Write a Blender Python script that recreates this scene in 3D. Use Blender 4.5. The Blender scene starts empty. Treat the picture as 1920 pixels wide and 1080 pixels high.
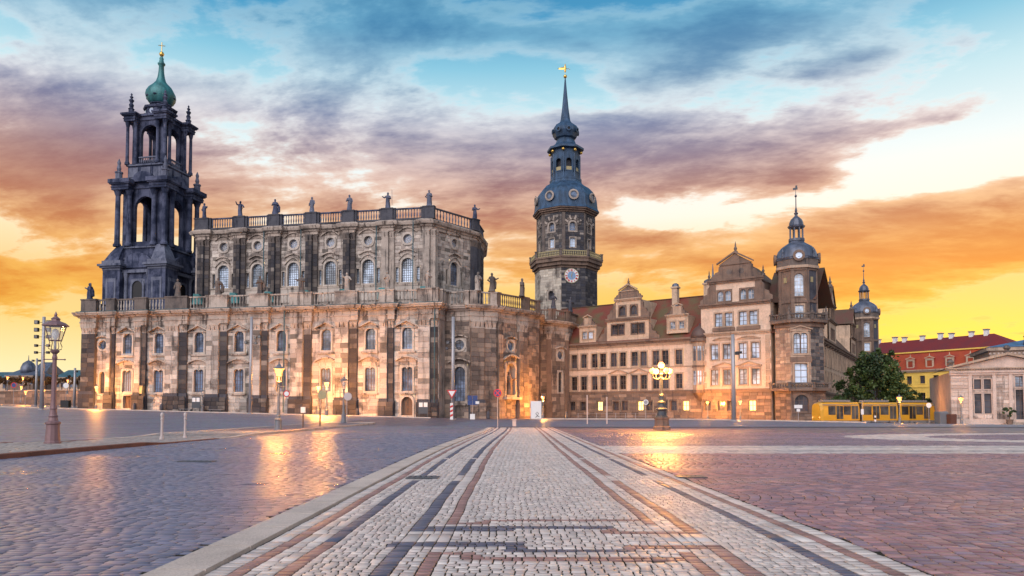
import bpy, math, random
import numpy as np
from mathutils import Vector, Matrix
random.seed(7)
rng = np.random.default_rng(7)
SC = bpy.context.scene
COL = SC.collection
rad = math.radians
PI = math.pi

# ---------------------------------------------------------------- camera
FPX, PITCH, CAMH, HORIZON = 1400.0, rad(2.5), 1.3, 772.0
PPY = HORIZON - FPX * math.tan(PITCH)
cam = bpy.data.cameras.new('camera')
cam.sensor_width = 36.0
cam.lens = FPX / 1920 * 36
cam.shift_y = (PPY - 540) / 1920
cam.clip_start = 0.1
cam.clip_end = 6000
cam_ob = bpy.data.objects.new('camera', cam)
COL.objects.link(cam_ob)
cam_ob.location = (0, 0, CAMH)
cam_ob.rotation_euler = (PI / 2 + PITCH, 0, 0)
SC.camera = cam_ob
SC.view_settings.view_transform = 'Standard'
SC.view_settings.look = 'None'
SC.view_settings.exposure = 0.22
SC.view_settings.gamma = 1.0
SC.cycles.max_bounces = 5
SC.cycles.diffuse_bounces = 3
SC.cycles.glossy_bounces = 3
SC.cycles.transmission_bounces = 3
SC.cycles.sample_clamp_indirect = 6.0
SC.cycles.use_denoising = True


def at(px, py, Y):
    """world point at distance Y that a surveyor would read off bearing px, py"""
    a, b = px - 960.0, PPY - py
    yw = FPX * math.cos(PITCH) - b * math.sin(PITCH)
    zz = FPX * math.sin(PITCH) + b * math.cos(PITCH)
    t = Y / yw
    return Vector((a * t, Y, CAMH + zz * t))


def lin(c):
    if isinstance(c, str):
        c = tuple(int(c[i:i + 2], 16) / 255 for i in (0, 2, 4))
    return tuple((x / 12.92 if x <= .04045 else ((x + .055) / 1.055) ** 2.4) for x in c[:3])


# ---------------------------------------------------------------- node helper
class V:
    """a socket with arithmetic"""
    def __init__(s, nb, sock): s.nb, s.s = nb, sock
    def __add__(s, o): return s.nb.m('ADD', s, o)
    def __radd__(s, o): return s.nb.m('ADD', o, s)
    def __sub__(s, o): return s.nb.m('SUBTRACT', s, o)
    def __rsub__(s, o): return s.nb.m('SUBTRACT', o, s)
    def __mul__(s, o): return s.nb.m('MULTIPLY', s, o)
    def __rmul__(s, o): return s.nb.m('MULTIPLY', o, s)
    def __truediv__(s, o): return s.nb.m('DIVIDE', s, o)


class NB:
    def __init__(s, tree):
        s.t = tree
        tree.nodes.clear()
    def n(s, typ): return s.t.nodes.new('ShaderNode' + typ)
    def put(s, sock, val):
        if isinstance(val, V): s.t.links.new(val.s, sock)
        elif val is not None:
            if isinstance(val, (tuple, list)) and len(val) == 3 and len(sock.default_value) == 4: val = (*val, 1)
            sock.default_value = val
    def m(s, op, *a, clamp=False):
        n = s.n('Math'); n.operation = op; n.use_clamp = clamp
        for i, x in enumerate(a): s.put(n.inputs[i], x)
        return V(s, n.outputs[0])
    def smooth(s, x, a, b, lo=0., hi=1.):
        n = s.n('MapRange'); n.interpolation_type = 'SMOOTHSTEP'
        for i, q in enumerate((x, a, b, lo, hi)): s.put(n.inputs[i], q)
        return V(s, n.outputs[0])
    def mix(s, f, a, b, mode='MIX'):
        n = s.n('MixRGB'); n.blend_type = mode
        s.put(n.inputs[0], f); s.put(n.inputs[1], a); s.put(n.inputs[2], b)
        return V(s, n.outputs[0])
    def ramp(s, f, stops):
        n = s.n('ValToRGB'); e = n.color_ramp.elements
        while len(e) < len(stops): e.new(0.5)
        for el, (p, c) in zip(e, stops):
            el.position = p; el.color = (*c[:3], 1) if isinstance(c, (tuple, list)) else (c, c, c, 1)
        s.put(n.inputs[0], f)
        return V(s, n.outputs[0])
    def noise(s, vec, scale, detail=4, rough=.55, dist=0., lac=2.0):
        n = s.n('TexNoise'); s.put(n.inputs['Vector'], vec)
        n.inputs['Scale'].default_value = scale; n.inputs['Detail'].default_value = detail
        n.inputs['Roughness'].default_value = rough; n.inputs['Distortion'].default_value = dist
        n.inputs['Lacunarity'].default_value = lac
        return V(s, n.outputs[0])
    def comb(s, x, y, z):
        n = s.n('CombineXYZ')
        for i, q in enumerate((x, y, z)): s.put(n.inputs[i], q)
        return V(s, n.outputs[0])
    def sep(s, v):
        n = s.n('SeparateXYZ'); s.put(n.inputs[0], v)
        return [V(s, o) for o in n.outputs]
    def pos(s): return V(s, s.n('NewGeometry').outputs['Position'])
    def scale(s, v, sc):
        n = s.n('Mapping'); s.put(n.inputs['Vector'], v); n.inputs['Scale'].default_value = sc
        return V(s, n.outputs[0])
    def attr(s, name):
        n = s.n('Attribute'); n.attribute_name = name
        return V(s, n.outputs['Color'])
    def bump(s, h, strength=.5, dist=.05):
        n = s.n('Bump'); s.put(n.inputs['Height'], h)
        n.inputs['Strength'].default_value = strength; n.inputs['Distance'].default_value = dist
        return V(s, n.outputs[0])
    def out(s, sock):
        o = s.n('OutputMaterial'); s.t.links.new(sock, o.inputs[0])
    def pbr(s, color, rough=.7, metal=0., normal=None, spec=.5, emit=None, estr=0., coat=0.):
        n = s.n('BsdfPrincipled')
        s.put(n.inputs['Base Color'], color); s.put(n.inputs['Roughness'], rough)
        s.put(n.inputs['Metallic'], metal); s.put(n.inputs['Specular IOR Level'], spec)
        if normal: s.put(n.inputs['Normal'], normal)
        if emit is not None:
            s.put(n.inputs['Emission Color'], emit); n.inputs['Emission Strength'].default_value = estr
        if coat: n.inputs['Coat Weight'].default_value = coat
        s.out(n.outputs[0])
        return n


def material(name, fn):
    m = bpy.data.materials.new(name); m.use_nodes = True
    fn(NB(m.node_tree))
    return m


# ---------------------------------------------------------------- world: sunset sky with clouds
SUN_AZ, SUN_EL = rad(30), rad(2.5)
world = bpy.data.worlds.new('World'); SC.world = world; world.use_nodes = True
nb = NB(world.node_tree)
tc = nb.n('TexCoord')
dx, dy, dz = nb.sep(V(nb, tc.outputs['Generated']))
DEG = 180 / PI
el = nb.m('ARCSINE', nb.m('MINIMUM', nb.m('MAXIMUM', dz, -1.), 1.)) * DEG
az = nb.m('ARCTAN2', dx, dy) * DEG
upel = nb.m('MAXIMUM', el, 0.)
e01 = nb.m('DIVIDE', upel, 90., clamp=True)


def eramp(stops):
    return nb.ramp(e01, [(e / 90., lin(c)) for e, c in stops])


front = eramp([(0, 'fdf2d2'), (3, 'fce9b0'), (6, 'f7d688'), (9, 'f6cd84'), (12, 'fce2b4'), (14.5, 'fdf1e2'), (18, 'e6f1f2'), (22, 'bfe0e9'), (25, '86c3db'),
               (28, '4597c2'), (33, '2670a2'), (55, '2a6590'), (90, '254f78')])
back = eramp([(0, 'b7aab0'), (6, 'c9b9b6'), (14, 'b9bfcb'), (25, '96afc6'), (45, '5f8cb0'), (90, '35648f')])
facing = nb.smooth(nb.m('COSINE', az / DEG), -0.35, 0.75)
base = nb.mix(facing, back, front)
# clearer yellow towards the sun
sunside = nb.m('EXPONENT', nb.m('POWER', (az - 30.) / 15., 2.) * -1.)
low = nb.m('EXPONENT', nb.m('POWER', (el - 4.0) / 2.6, 2.) * -1.)
gold = nb.m('EXPONENT', nb.m('POWER', (az - 12.) / 22., 2.) * -1.)
base = nb.mix(gold * nb.m('EXPONENT', nb.m('POWER', (el - 6.5) / 3.6, 2.) * -1.) * .75, base, lin('f8bc2c'))
base = nb.mix(sunside * low * .9, base, lin('f2d838'))
# cloud domain: layers high up, foreshortened towards the horizon
den = nb.m('MAXIMUM', dz, 0.0) + 0.16
cx, cy = dx / den, dy / den
pv = nb.comb(cx * .95 + cy * .12, cy * .8, 0.)
warp = nb.noise(pv, 1.3, 1, .5)
pv2 = nb.comb(cx * .95 + cy * .12 + warp * .5, cy * .85 + warp * .25, 3.1)
big = nb.noise(pv2, 1.15, 6, .60)
fine = nb.noise(nb.comb(cx * .8 + cy * .3 + warp * .25, cy * 1.35, 7.7), 5.4, 6, .66)


azel = nb.comb(az, el, 0.)


def blob(px, py, wx, wy, tilt=0.):
    a0 = math.degrees(math.atan2(px - 960, FPX))
    e0 = math.degrees(math.atan2(772 - py, math.hypot(FPX, px - 960)))
    wa, we = wx / 24.4 * 1.9, wy / 24.4 * 1.9
    mp = nb.n('Mapping'); mp.vector_type = 'TEXTURE'
    nb.put(mp.inputs['Vector'], azel)
    mp.inputs['Location'].default_value = (a0, e0, 0)
    mp.inputs['Rotation'].default_value = (0, 0, math.atan(tilt))
    mp.inputs['Scale'].default_value = (wa, we, 1)
    g = nb.n('TexGradient'); g.gradient_type = 'QUADRATIC_SPHERE'
    world.node_tree.links.new(mp.outputs[0], g.inputs[0])
    return V(nb, g.outputs['Fac'])


dens = big * 1.3 - .20
for px, py, wx, wy, amp, tilt in [
        (90, 190, 240, 90, .34, -.10), (60, 320, 280, 75, .34, 0), (420, 335, 380, 62, .34, -.02), (700, 265, 280, 80, .30, -.10), (1020, 270, 220, 70, .26, 0),
        (1310, 275, 280, 80, .40, -.04), (1520, 310, 130, 50, .24, 0), (1200, 140, 130, 32, .26, 0), (880, 55, 420, 42, .26, .02), (1450, 40, 330, 52, .30, .02),
        (1690, 490, 380, 54, .36, .02), (1190, 445, 120, 24, .34, 0), (1640, 95, 130, 26, .26, .06), (1840, 65, 90, 26, .24, .08), (1740, 215, 130, 22, .20, .05), (1740, 300, 190, 50, -.26, 0), (1500, 165, 200, 30, -.16, .1),
        (1720, 395, 170, 24, .22, 0), (1880, 345, 90, 24, .22, 0), (170, 405, 300, 48, .36, -.03), (120, 515, 330, 42, .32, .02), (960, 400, 170, 90, .34, 0), (640, 400, 200, 60, .25, 0), (1000, 520, 140, 30, .2, 0),
        (620, 90, 130, 26, .16, .12), (330, 150, 160, 24, .16, .1), (1330, 395, 190, 34, -.12, .03), (1340, 490, 200, 18, .16, 0)]:
    dens = nb.m('MULTIPLY_ADD', blob(px, py, wx, wy, tilt), amp, dens)
dens = dens + (fine - .5) * .52
mask = nb.smooth(dens, .495, .575)
mott = nb.noise(nb.comb(cx * 1.1 + warp * .6, cy * 1.3 + warp * .3, 1.7), 2.6, 4, .6)
core = nb.smooth(dens + (mott - .5) * .5, .50, .86)
cedge = eramp([(0, 'f8d070'), (4, 'f7c658'), (8, 'f4b647'), (11, 'f0b05c'), (14, 'eab888'), (16.5, 'e2b8a2'), (18.5, 'dcc2bc'), (21, 'd6d2d8'), (24, 'b4cfdd'), (27, '76b0cd'), (32, '458bb2'), (60, '3c6b90')])
ccore = eramp([(0, 'eeb445'), (4, 'e8a030'), (7, 'e08a22'), (9.5, 'd97f28'), (12, 'c67438'), (14.5, 'a65c44'), (17, '8c5a5e'), (19, '776480'), (21.5, '65719a'), (24.5, '5583aa'), (28, '3a7aa6'), (33, '2a668e'), (60, '345f82')])
cback = eramp([(0, '9c96a4'), (10, '9a98a8'), (30, '7f92aa'), (90, '4c6f90')])
ccol = nb.mix(nb.m('MULTIPLY', core, 1.0) * (nb.smooth(fine, .25, .75) * .35 + .65), cedge, ccore)
ccol = nb.mix(facing, cback, ccol)
sky = nb.mix(mask * .94, base, ccol)
# a bright fringe where thin cloud catches light
fr = nb.smooth(dens, .46, .54) - nb.smooth(dens, .54, .64)
sky = nb.mix(nb.m('MAXIMUM', fr, 0.) * facing * .28, sky, eramp([(0, 'fcc44a'), (8, 'fdd08a'), (14, 'fff0dc'), (22, 'eff6f8'), (30, '9cc9dc'), (90, '7ba6c4')]))
nish = nb.n('TexSky'); nish.sky_type = 'NISHITA'; nish.sun_disc = False
nish.sun_elevation = SUN_EL; nish.sun_rotation = SUN_AZ
nish.dust_density = 2.0
sk = nb.mix(1., sky, nb.mix(1., V(nb, nish.outputs[0]), (.012, .012, .012), 'MULTIPLY'), 'ADD')
bg = nb.n('Background'); nb.put(bg.inputs[0], sk); bg.inputs[1].default_value = .92
wo = nb.n('OutputWorld'); world.node_tree.links.new(bg.outputs[0], wo.inputs[0])
world.cycles.sampling_method = 'MANUAL'; world.cycles.sample_map_resolution = 512

# one broad, soft sun: fill added behind the camera to lift facades, shadows without edges
fill_sun = bpy.data.lights.new('fill_sun', 'SUN'); fill_sun.energy = 2.7; fill_sun.angle = rad(70); fill_sun.color = (1., .92, .91)
fill_sun_ob = bpy.data.objects.new('fill_sun', fill_sun); COL.objects.link(fill_sun_ob)
fill_sun_ob.rotation_euler = (rad(52), 0, rad(-22))
# ---------------------------------------------------------------- mesh helper
class MB:
    def __init__(s, M=None): s.v, s.f, s.c, s.M = [], [], [], M
    def add(s, vs, fs, col=None):
        b = len(s.v)
        if s.M is not None: vs = [tuple(s.M @ Vector(p)) for p in vs]
        s.v += [tuple(p) for p in vs]
        s.f += [tuple(i + b for i in f) for f in fs]
        s.c += [col] * len(vs)
        return s
    def box(s, x0, x1, y0, y1, z0, z1, col=None):
        return s.add([(x0, y0, z0), (x1, y0, z0), (x1, y1, z0), (x0, y1, z0), (x0, y0, z1), (x1, y0, z1), (x1, y1, z1), (x0, y1, z1)],
                     [(0, 3, 2, 1), (4, 5, 6, 7), (0, 1, 5, 4), (1, 2, 6, 5), (2, 3, 7, 6), (3, 0, 4, 7)], col)
    def prism(s, poly, z0, z1, scale=1., c=(0, 0), col=None):
        n = len(poly)
        top = [(c[0] + (x - c[0]) * scale, c[1] + (y - c[1]) * scale, z1) for x, y in poly]
        return s.add([(x, y, z0) for x, y in poly] + top,
                     [tuple(range(n))[::-1], tuple(range(n, 2 * n))] + [(i, (i + 1) % n, n + (i + 1) % n, n + i) for i in range(n)], col)
    def extr(s, poly, y0, y1, col=None):
        """polygon in x,z pushed along y"""
        n = len(poly)
        return s.add([(x, y0, z) for x, z in poly] + [(x, y1, z) for x, z in poly],
                     [tuple(range(n)), tuple(range(n, 2 * n))[::-1]] + [(i, n + i, n + (i + 1) % n, (i + 1) % n) for i in range(n)], col)
    def lathe(s, prof, n=12, c=(0, 0), ph=0., col=None, cap=True, lobes=0, amp=0.):
        vs, fs = [], []
        for r, z in prof:
            for k in range(n):
                a = ph + 2 * PI * k / n
                q = r * (1 + amp * math.cos(lobes * a)) if lobes else r
                vs.append((c[0] + q * math.cos(a), c[1] + q * math.sin(a), z))
        for i in range(len(prof) - 1):
            for k in range(n):
                fs.append((i * n + k, i * n + (k + 1) % n, (i + 1) * n + (k + 1) % n, (i + 1) * n + k))
        if cap:
            fs.append(tuple(range(n))[::-1]); m = (len(prof) - 1) * n; fs.append(tuple(range(m, m + n)))
        return s.add(vs, fs, col)
    def tube(s, pts, rs, n=8, col=None):
        pts = [Vector(p) for p in pts]
        if not isinstance(rs, (list, tuple)): rs = [rs] * len(pts)
        vs, fs = [], []
        ref = Vector((0, 0, 1))
        for i, p in enumerate(pts):
            d = (pts[min(i + 1, len(pts) - 1)] - pts[max(i - 1, 0)]).normalized()
            r0 = ref if abs(d.dot(ref)) < .95 else Vector((1, 0, 0))
            a = d.cross(r0).normalized(); b = a.cross(d).normalized()
            for k in range(n):
                t = 2 * PI * k / n
                vs.append(p + (a * math.cos(t) + b * math.sin(t)) * rs[i])
        for i in range(len(pts) - 1):
            for k in range(n):
                fs.append((i * n + k, i * n + (k + 1) % n, (i + 1) * n + (k + 1) % n, (i + 1) * n + k))
        fs.append(tuple(range(n))[::-1]); m = (len(pts) - 1) * n; fs.append(tuple(range(m, m + n)))
        return s.add(vs, fs, col)
    def sweep(s, prof, path, closed=False, col=None):
        """profile (outward, z) along a plan path; outward is to the right of travel"""
        n = len(path); nrm = []
        seg = []
        for i in range(n if closed else n - 1):
            p, q = path[i], path[(i + 1) % n]
            L = math.hypot(q[0] - p[0], q[1] - p[1]) or 1e-6
            seg.append(((q[1] - p[1]) / L, -(q[0] - p[0]) / L))
        for i in range(n):
            if closed: a, b = seg[i - 1], seg[i]
            else: a, b = seg[max(i - 1, 0)], seg[min(i, n - 2)]
            mx, my = a[0] + b[0], a[1] + b[1]
            k = 1 + a[0] * b[0] + a[1] * b[1]
            k = max(k, .35)
            nrm.append((mx / k, my / k))
        vs, fs = [], []
        m = len(prof)
        for (x, y), (nx, ny) in zip(path, nrm):
            for o, z in prof: vs.append((x + nx * o, y + ny * o, z))
        for i in range(n if closed else n - 1):
            j = (i + 1) % n
            for k in range(m):
                k2 = (k + 1) % m
                fs.append((i * m + k, j * m + k, j * m + k2, i * m + k2))
        if not closed:
            fs.append(tuple(range(m))); fs.append(tuple(range((n - 1) * m, n * m))[::-1])
        return s.add(vs, fs, col)
    def mesh(s, name, mat=None, smooth=False):
        me = bpy.data.meshes.new(name)
        me.from_pydata(s.v, [], s.f)
        if mat: me.materials.append(mat)
        if any(c is not None for c in s.c):
            at_ = me.color_attributes.new('Col', 'FLOAT_COLOR', 'POINT')
            arr = np.ones((len(s.v), 4), np.float32)
            arr[:, :3] = [c if c is not None else (.3, .3, .3) for c in s.c]
            at_.data.foreach_set('color', arr.ravel())
        if smooth: me.polygons.foreach_set('use_smooth', [True] * len(me.polygons))
        return me
    def build(s, name, mat, parent=None, loc=(0, 0, 0), rz=0., smooth=False):
        return place(s.mesh(name, mat, smooth), name, parent, loc, rz)


def place(me, name, parent=None, loc=(0, 0, 0), rz=0.):
    o = bpy.data.objects.new(name, me); COL.objects.link(o)
    o.location = loc; o.rotation_euler = (0, 0, rz)
    if parent: o.parent = parent
    return o


def thing(name, label, cat, loc=(0, 0, 0), rz=0., group=None):
    return tag(place(None, name, None, loc, rz), label, cat, group)


def tag(o, label, cat, group=None):
    o['label'] = label; o['category'] = cat
    if group: o['group'] = group
    return o


def struct(o): o['kind'] = 'structure'; return o
def stuff(o): o['kind'] = 'stuff'; return o


def copy_tree(o, parent=None, loc=None, rz=None):
    c = o.copy(); COL.objects.link(c); c.parent = parent
    if loc is not None: c.location = loc
    if rz is not None: c.rotation_euler = (0, 0, rz)
    for ch in list(o.children): copy_tree(ch, c)
    return c


def frame(P, Q):
    d = (Q[0] - P[0], Q[1] - P[1]); L = math.hypot(*d)
    a = math.atan2(d[1], d[0])
    return Matrix.Translation((P[0], P[1], 0)) @ Matrix.Rotation(a, 4, 'Z'), L, a


def sstep(x, a, b):
    t = min(max((x - a) / (b - a), 0), 1)
    return t * t * (3 - 2 * t)


def G(x, y):
    """height of the ground: the square rises to the river bridge on the left and sinks a little to the right"""
    return max(0., -x - 5) * .0235 * sstep(y, 48, 125) - max(0., x - 32) * .018 * sstep(y, 55, 125)


# ---------------------------------------------------------------- materials
def soot_stone(name, col=None, dark=(.035, .033, .036), amount=.5, streak=.5, rough=.85, scale=.35, bscale=6., lo=.42, hi=.72):
    def fn(n):
        p = n.pos()
        base = n.attr('Col') if col is None else n.mix(n.noise(p, .8, 3), tuple(c * .78 for c in col), tuple(min(1, c * 1.2) for c in col))
        big = n.noise(p, scale, 5, .62)
        st = n.noise(n.scale(p, (1.3, 1.3, .09)), 1.3, 5, .65)
        k = n.smooth(big, lo, hi) * amount + n.smooth(st, .53, .64) * streak
        k = n.m('MINIMUM', k, .95)
        c = n.mix(k, base, dark)
        g = n.noise(p, bscale, 4, .65)
        c = n.mix(.55, c, n.ramp(g, [(.2, .35), (.8, 1.0)]), 'MULTIPLY')
        c = n.mix(.35, c, c, 'ADD')
        n.pbr(c, rough, normal=n.bump(g, .5, .06), spec=.25)
    return material(name, fn)


def plain(name, col, rough=.6, metal=0., var=.25, scale=3., bump=.2, spec=.4):
    def fn(n):
        p = n.pos(); g = n.noise(p, scale, 5, .6)
        c = n.mix(g, tuple(x * (1 - var) for x in col), tuple(min(1., x * (1 + var)) for x in col))
        n.pbr(c, rough, metal, n.bump(n.noise(p, scale * 6, 3), bump, .02), spec)
    return material(name, fn)


def glassy(name, col, rough=.1, spec=.8, tint=None):
    def fn(n):
        p = n.pos(); g = n.noise(p, .3, 3, .6)
        c = n.mix(n.smooth(g, .38, .62), tuple(x * .35 for x in col), tuple(x * 1.7 for x in col))
        n.pbr(c, rough, 0., n.bump(n.noise(p, 1.3, 2), .16, .08), spec)
    return material(name, fn)


def glow(name, col, strength, base=(.8, .6, .3)):
    def fn(n): n.pbr(base, .4, emit=col, estr=strength)
    return material(name, fn)


def roof_tile(name, col, col2):
    def fn(n):
        p = n.pos(); x, y, z = n.sep(p)
        g = n.noise(p, .25, 5, .6); h = n.noise(p, 5., 3)
        c = n.mix(n.smooth(g, .38, .66), col, col2)
        c = n.mix(.5, c, n.ramp(h, [(.25, .5), (.75, 1.)]), 'MULTIPLY')
        w = n.m('FRACT', z * 3.2)
        n.pbr(c, .75, normal=n.bump(w, .5, .06), spec=.3)
    return material(name, fn)


def metal_roof(name, col, ribs=0.9, rough=.45):
    def fn(n):
        p = n.pos(); g = n.noise(n.scale(p, (1, 1, .3)), .9, 5, .6)
        c = n.mix(n.smooth(g, .3, .75), tuple(x * .55 for x in col), tuple(min(1, x * 1.35) for x in col))
        n.pbr(c, rough, .15, n.bump(g, .15, .1), .5)
    return material(name, fn)


M = {}
M['sand_attr'] = soot_stone('sandstone_blocks', None, amount=.6, streak=.5, lo=.49, hi=.62, dark=(.055, .047, .045))
M['sand'] = soot_stone('sandstone', (.38, .315, .27), amount=.6, streak=.6)
M['sand_light'] = soot_stone('sandstone_pale', (.48, .41, .355), amount=.35, streak=.4)
M['sand_warm'] = soot_stone('sandstone_cornice', (.43, .35, .295), amount=.75, streak=.8, dark=(.065, .05, .045))
M['sand_dark'] = soot_stone('sandstone_sooty', (.15, .12, .105), amount=.7, streak=.45, dark=(.025, .026, .032))
M['sand_black'] = soot_stone('sandstone_black', (.075, .075, .09), amount=.7, streak=.4, dark=(.018, .02, .03))
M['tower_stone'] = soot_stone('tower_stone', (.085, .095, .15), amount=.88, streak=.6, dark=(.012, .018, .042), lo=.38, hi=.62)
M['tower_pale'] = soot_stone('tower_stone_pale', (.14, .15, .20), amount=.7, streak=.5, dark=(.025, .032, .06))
M['copper'] = metal_roof('copper_patina', lin('3a7678'), rough=.5)
M['copper_dark'] = metal_roof('copper_dark', lin('46646c'), rough=.5)
M['slate_blue'] = metal_roof('slate_blue', (.035, .075, .14), rough=.5)
M['slate_grey'] = metal_roof('slate_grey', (.10, .115, .16), rough=.4)
M['gold'] = plain('gold', (.75, .48, .12), .3, .9, .1)
M['gold_paint'] = plain('gold_paint', (.36, .30, .16), .5, 0.1, .15)
M['plaster'] = soot_stone('plaster_peach', (.58, .43, .33), amount=.16, streak=.16, dark=(.2, .14, .10), bscale=3.)
M['plaster_pale'] = soot_stone('plaster_pale', (.50, .36, .26), amount=.3, streak=.35, dark=(.14, .11, .09), bscale=3.)
M['trim'] = soot_stone('stone_trim', (.40, .29, .215), amount=.35, streak=.35)
M['brown_stone'] = soot_stone('brown_stone', (.19, .13, .10), amount=.55, streak=.45, dark=(.05, .04, .04))
M['brown_attr'] = soot_stone('brown_stone_blocks', None, amount=.3, streak=.3)
M['roof_red'] = roof_tile('roof_tile_red', (.20, .05, .035), (.13, .10, .05))
M['roof_red2'] = roof_tile('roof_tile_lit', (.42, .075, .03), (.33, .05, .035))  # lit look of the lower mansard slope put into a brighter tile colour
M['roof_red3'] = roof_tile('roof_tile_deep', (.20, .028, .03), (.16, .03, .035))
M['roof_brown'] = roof_tile('roof_tile_brown', (.13, .06, .045), (.10, .075, .05))
M['roof_blue'] = metal_roof('roof_blue', (.06, .14, .27), rough=.5)
M['yellow_plaster'] = soot_stone('yellow_plaster', (.76, .50, .11), amount=.12, streak=.1, dark=(.35, .22, .06))
M['glass_blue'] = glassy('window_glass_blue', (.11, .15, .23), .12, .9)
M['glass_pale'] = glassy('window_glass_pale', (.36, .44, .55), .18, .6)
M['glass_dark'] = glassy('window_glass_dark', (.045, .045, .055), .1, .8)
M['glass_lit'] = glow('window_lit', (1., .68, .22), 2.2)
M['frame_dark'] = plain('window_bars_dark', (.03, .03, .04), .5)
M['frame_brown'] = plain('window_bars_brown', (.11, .07, .055), .6)
M['frame_white'] = plain('window_bars_white', (.55, .50, .46), .6)
M['wood_door'] = plain('wood_door', (.13, .075, .05), .6, scale=8.)
M['iron'] = plain('iron_paint', (.06, .07, .085), .4, .3, .2, 8., spec=.5)
M['iron_green'] = plain('iron_grey_blue', (.16, .175, .20), .45, .2, .2, 8.)
M['steel'] = plain('steel_grey', (.36, .345, .36), .4, .4, .15, 6.)
M['white_paint'] = plain('white_paint', (.75, .73, .72), .5, 0, .08)
M['red_paint'] = plain('red_paint', (.55, .035, .035), .45, 0, .1)
M['blue_paint'] = plain('blue_paint', (.03, .06, .19), .45, 0, .1)
M['black'] = plain('black_paint', (.012, .012, .014), .5)
M['grey_box'] = plain('grey_enamel', (.19, .19, .20), .5)
M['lamp_glow'] = glow('lamp_glow', (1., .40, .06), 6., (1, .8, .5))
M['globe_glow'] = glow('globe_glow', (1., .27, .018), 3.4, (1, .8, .5))
M['lit_pane'] = glow('lit_lantern_glass', (1., .24, .012), 3.0, (1, .8, .5))
M['lamp_far'] = glow('lamp_far', (1., .50, .10), 16., (1, .8, .5))


def fglass(n):
    b = n.n('BsdfPrincipled'); t = n.n('BsdfTransparent'); x = n.n('MixShader')
    b.inputs['Base Color'].default_value = (.75, .78, .8, 1); b.inputs['Roughness'].default_value = .08
    x.inputs[0].default_value = .75
    n.t.links.new(b.outputs[0], x.inputs[1]); n.t.links.new(t.outputs[0], x.inputs[2])
    n.out(x.outputs[0])


M['clear_glass'] = material('lantern_glass', fglass)

# ---------------------------------------------------------------- windows
def c_rect(w, h): return [(-w / 2, 0), (w / 2, 0), (w / 2, h), (-w / 2, h)]


def c_arch(w, h, rise=None, n=8):
    r = w / 2; rise = r if rise is None else rise
    p = [(-r, 0), (r, 0)]
    return p + [(r * math.cos(PI * i / n), h - rise + rise * math.sin(PI * i / n)) for i in range(n + 1)]


def c_twin(w, h, n=4):
    r = w / 4; p = [(-w / 2, 0), (w / 2, 0)]
    for cx in (r, -r): p += [(cx + r * math.cos(PI * i / n), h - r * .8 + r * .8 * math.sin(PI * i / n)) for i in range(n + 1)]
    return p


def c_oval(w, h, n=16): return [(w / 2 * math.cos(2 * PI * i / n), h / 2 + h / 2 * math.sin(2 * PI * i / n)) for i in range(n)]


def bbox(c):
    xs = [p[0] for p in c]; zs = [p[1] for p in c]
    return min(xs), max(xs), min(zs), max(zs)


def surround(contour, band=.3, proud=.12, depth=.45, pad=.05, col=None):
    """stone surround of a window: fills the square hole round the contour, adds an architrave and the reveal"""
    mb = MB(); n = len(contour)
    x0, x1, z0, z1 = bbox(contour)
    cx, cz = (x0 + x1) / 2, (z0 + z1) / 2
    def outer(p, m):
        dx_, dz_ = p[0] - cx, p[1] - cz
        hw, hh = (x1 - x0) / 2 + m, (z1 - z0) / 2 + m
        k = min(hw / abs(dx_) if abs(dx_) > 1e-6 else 1e9, hh / abs(dz_) if abs(dz_) > 1e-6 else 1e9)
        return (cx + dx_ * k, cz + dz_ * k)
    def off(p, m):
        dx_, dz_ = p[0] - cx, p[1] - cz
        L = math.hypot(dx_ / (x1 - x0), dz_ / (z1 - z0)) or 1
        return (p[0] + m * (1 if dx_ > 1e-3 else -1 if dx_ < -1e-3 else 0) * min(1, abs(dx_) / ((x1 - x0) * .35)),
                p[1] + m * (1 if dz_ > 0 else -1) * min(1, abs(dz_) / ((z1 - z0) * .42)))
    vs, fs = [], []
    # rings: 0 rect edge flush, 1 band outer flush, 2 band outer proud, 3 contour proud, 4 contour deep
    rings = [([outer(p, band + pad) for p in contour], .0), ([off(p, band) for p in contour], 0.), ([off(p, band) for p in contour], -proud),
             (contour, -proud), (contour, depth)]
    for pts, y in rings: vs += [(x, y, z) for x, z in pts]
    for r in range(len(rings) - 1):
        for i in range(n):
            j = (i + 1) % n
            fs.append((r * n + i, r * n + j, (r + 1) * n + j, (r + 1) * n + i))
    mb.add(vs, fs, col)
    return mb


def pane_mesh(contour, y):
    mb = MB(); n = len(contour)
    mb.add([(x, y, z) for x, z in contour], [tuple(range(n))])
    return mb


def inside_top(contour, x):
    """highest and lowest z of the contour at x"""
    zs = []
    n = len(contour)
    for i in range(n):
        a, b = contour[i], contour[(i + 1) % n]
        if (a[0] - x) * (b[0] - x) <= 0 and abs(a[0] - b[0]) > 1e-6:
            zs.append(a[1] + (b[1] - a[1]) * (x - a[0]) / (b[0] - a[0]))
    return (min(zs), max(zs)) if zs else None


def inside_x(contour, z):
    xs = []
    n = len(contour)
    for i in range(n):
        a, b = contour[i], contour[(i + 1) % n]
        if (a[1] - z) * (b[1] - z) <= 0 and abs(a[1] - b[1]) > 1e-6:
            xs.append(a[0] + (b[0] - a[0]) * (z - a[1]) / (b[1] - a[1]))
    return (min(xs), max(xs)) if xs else None


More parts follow.
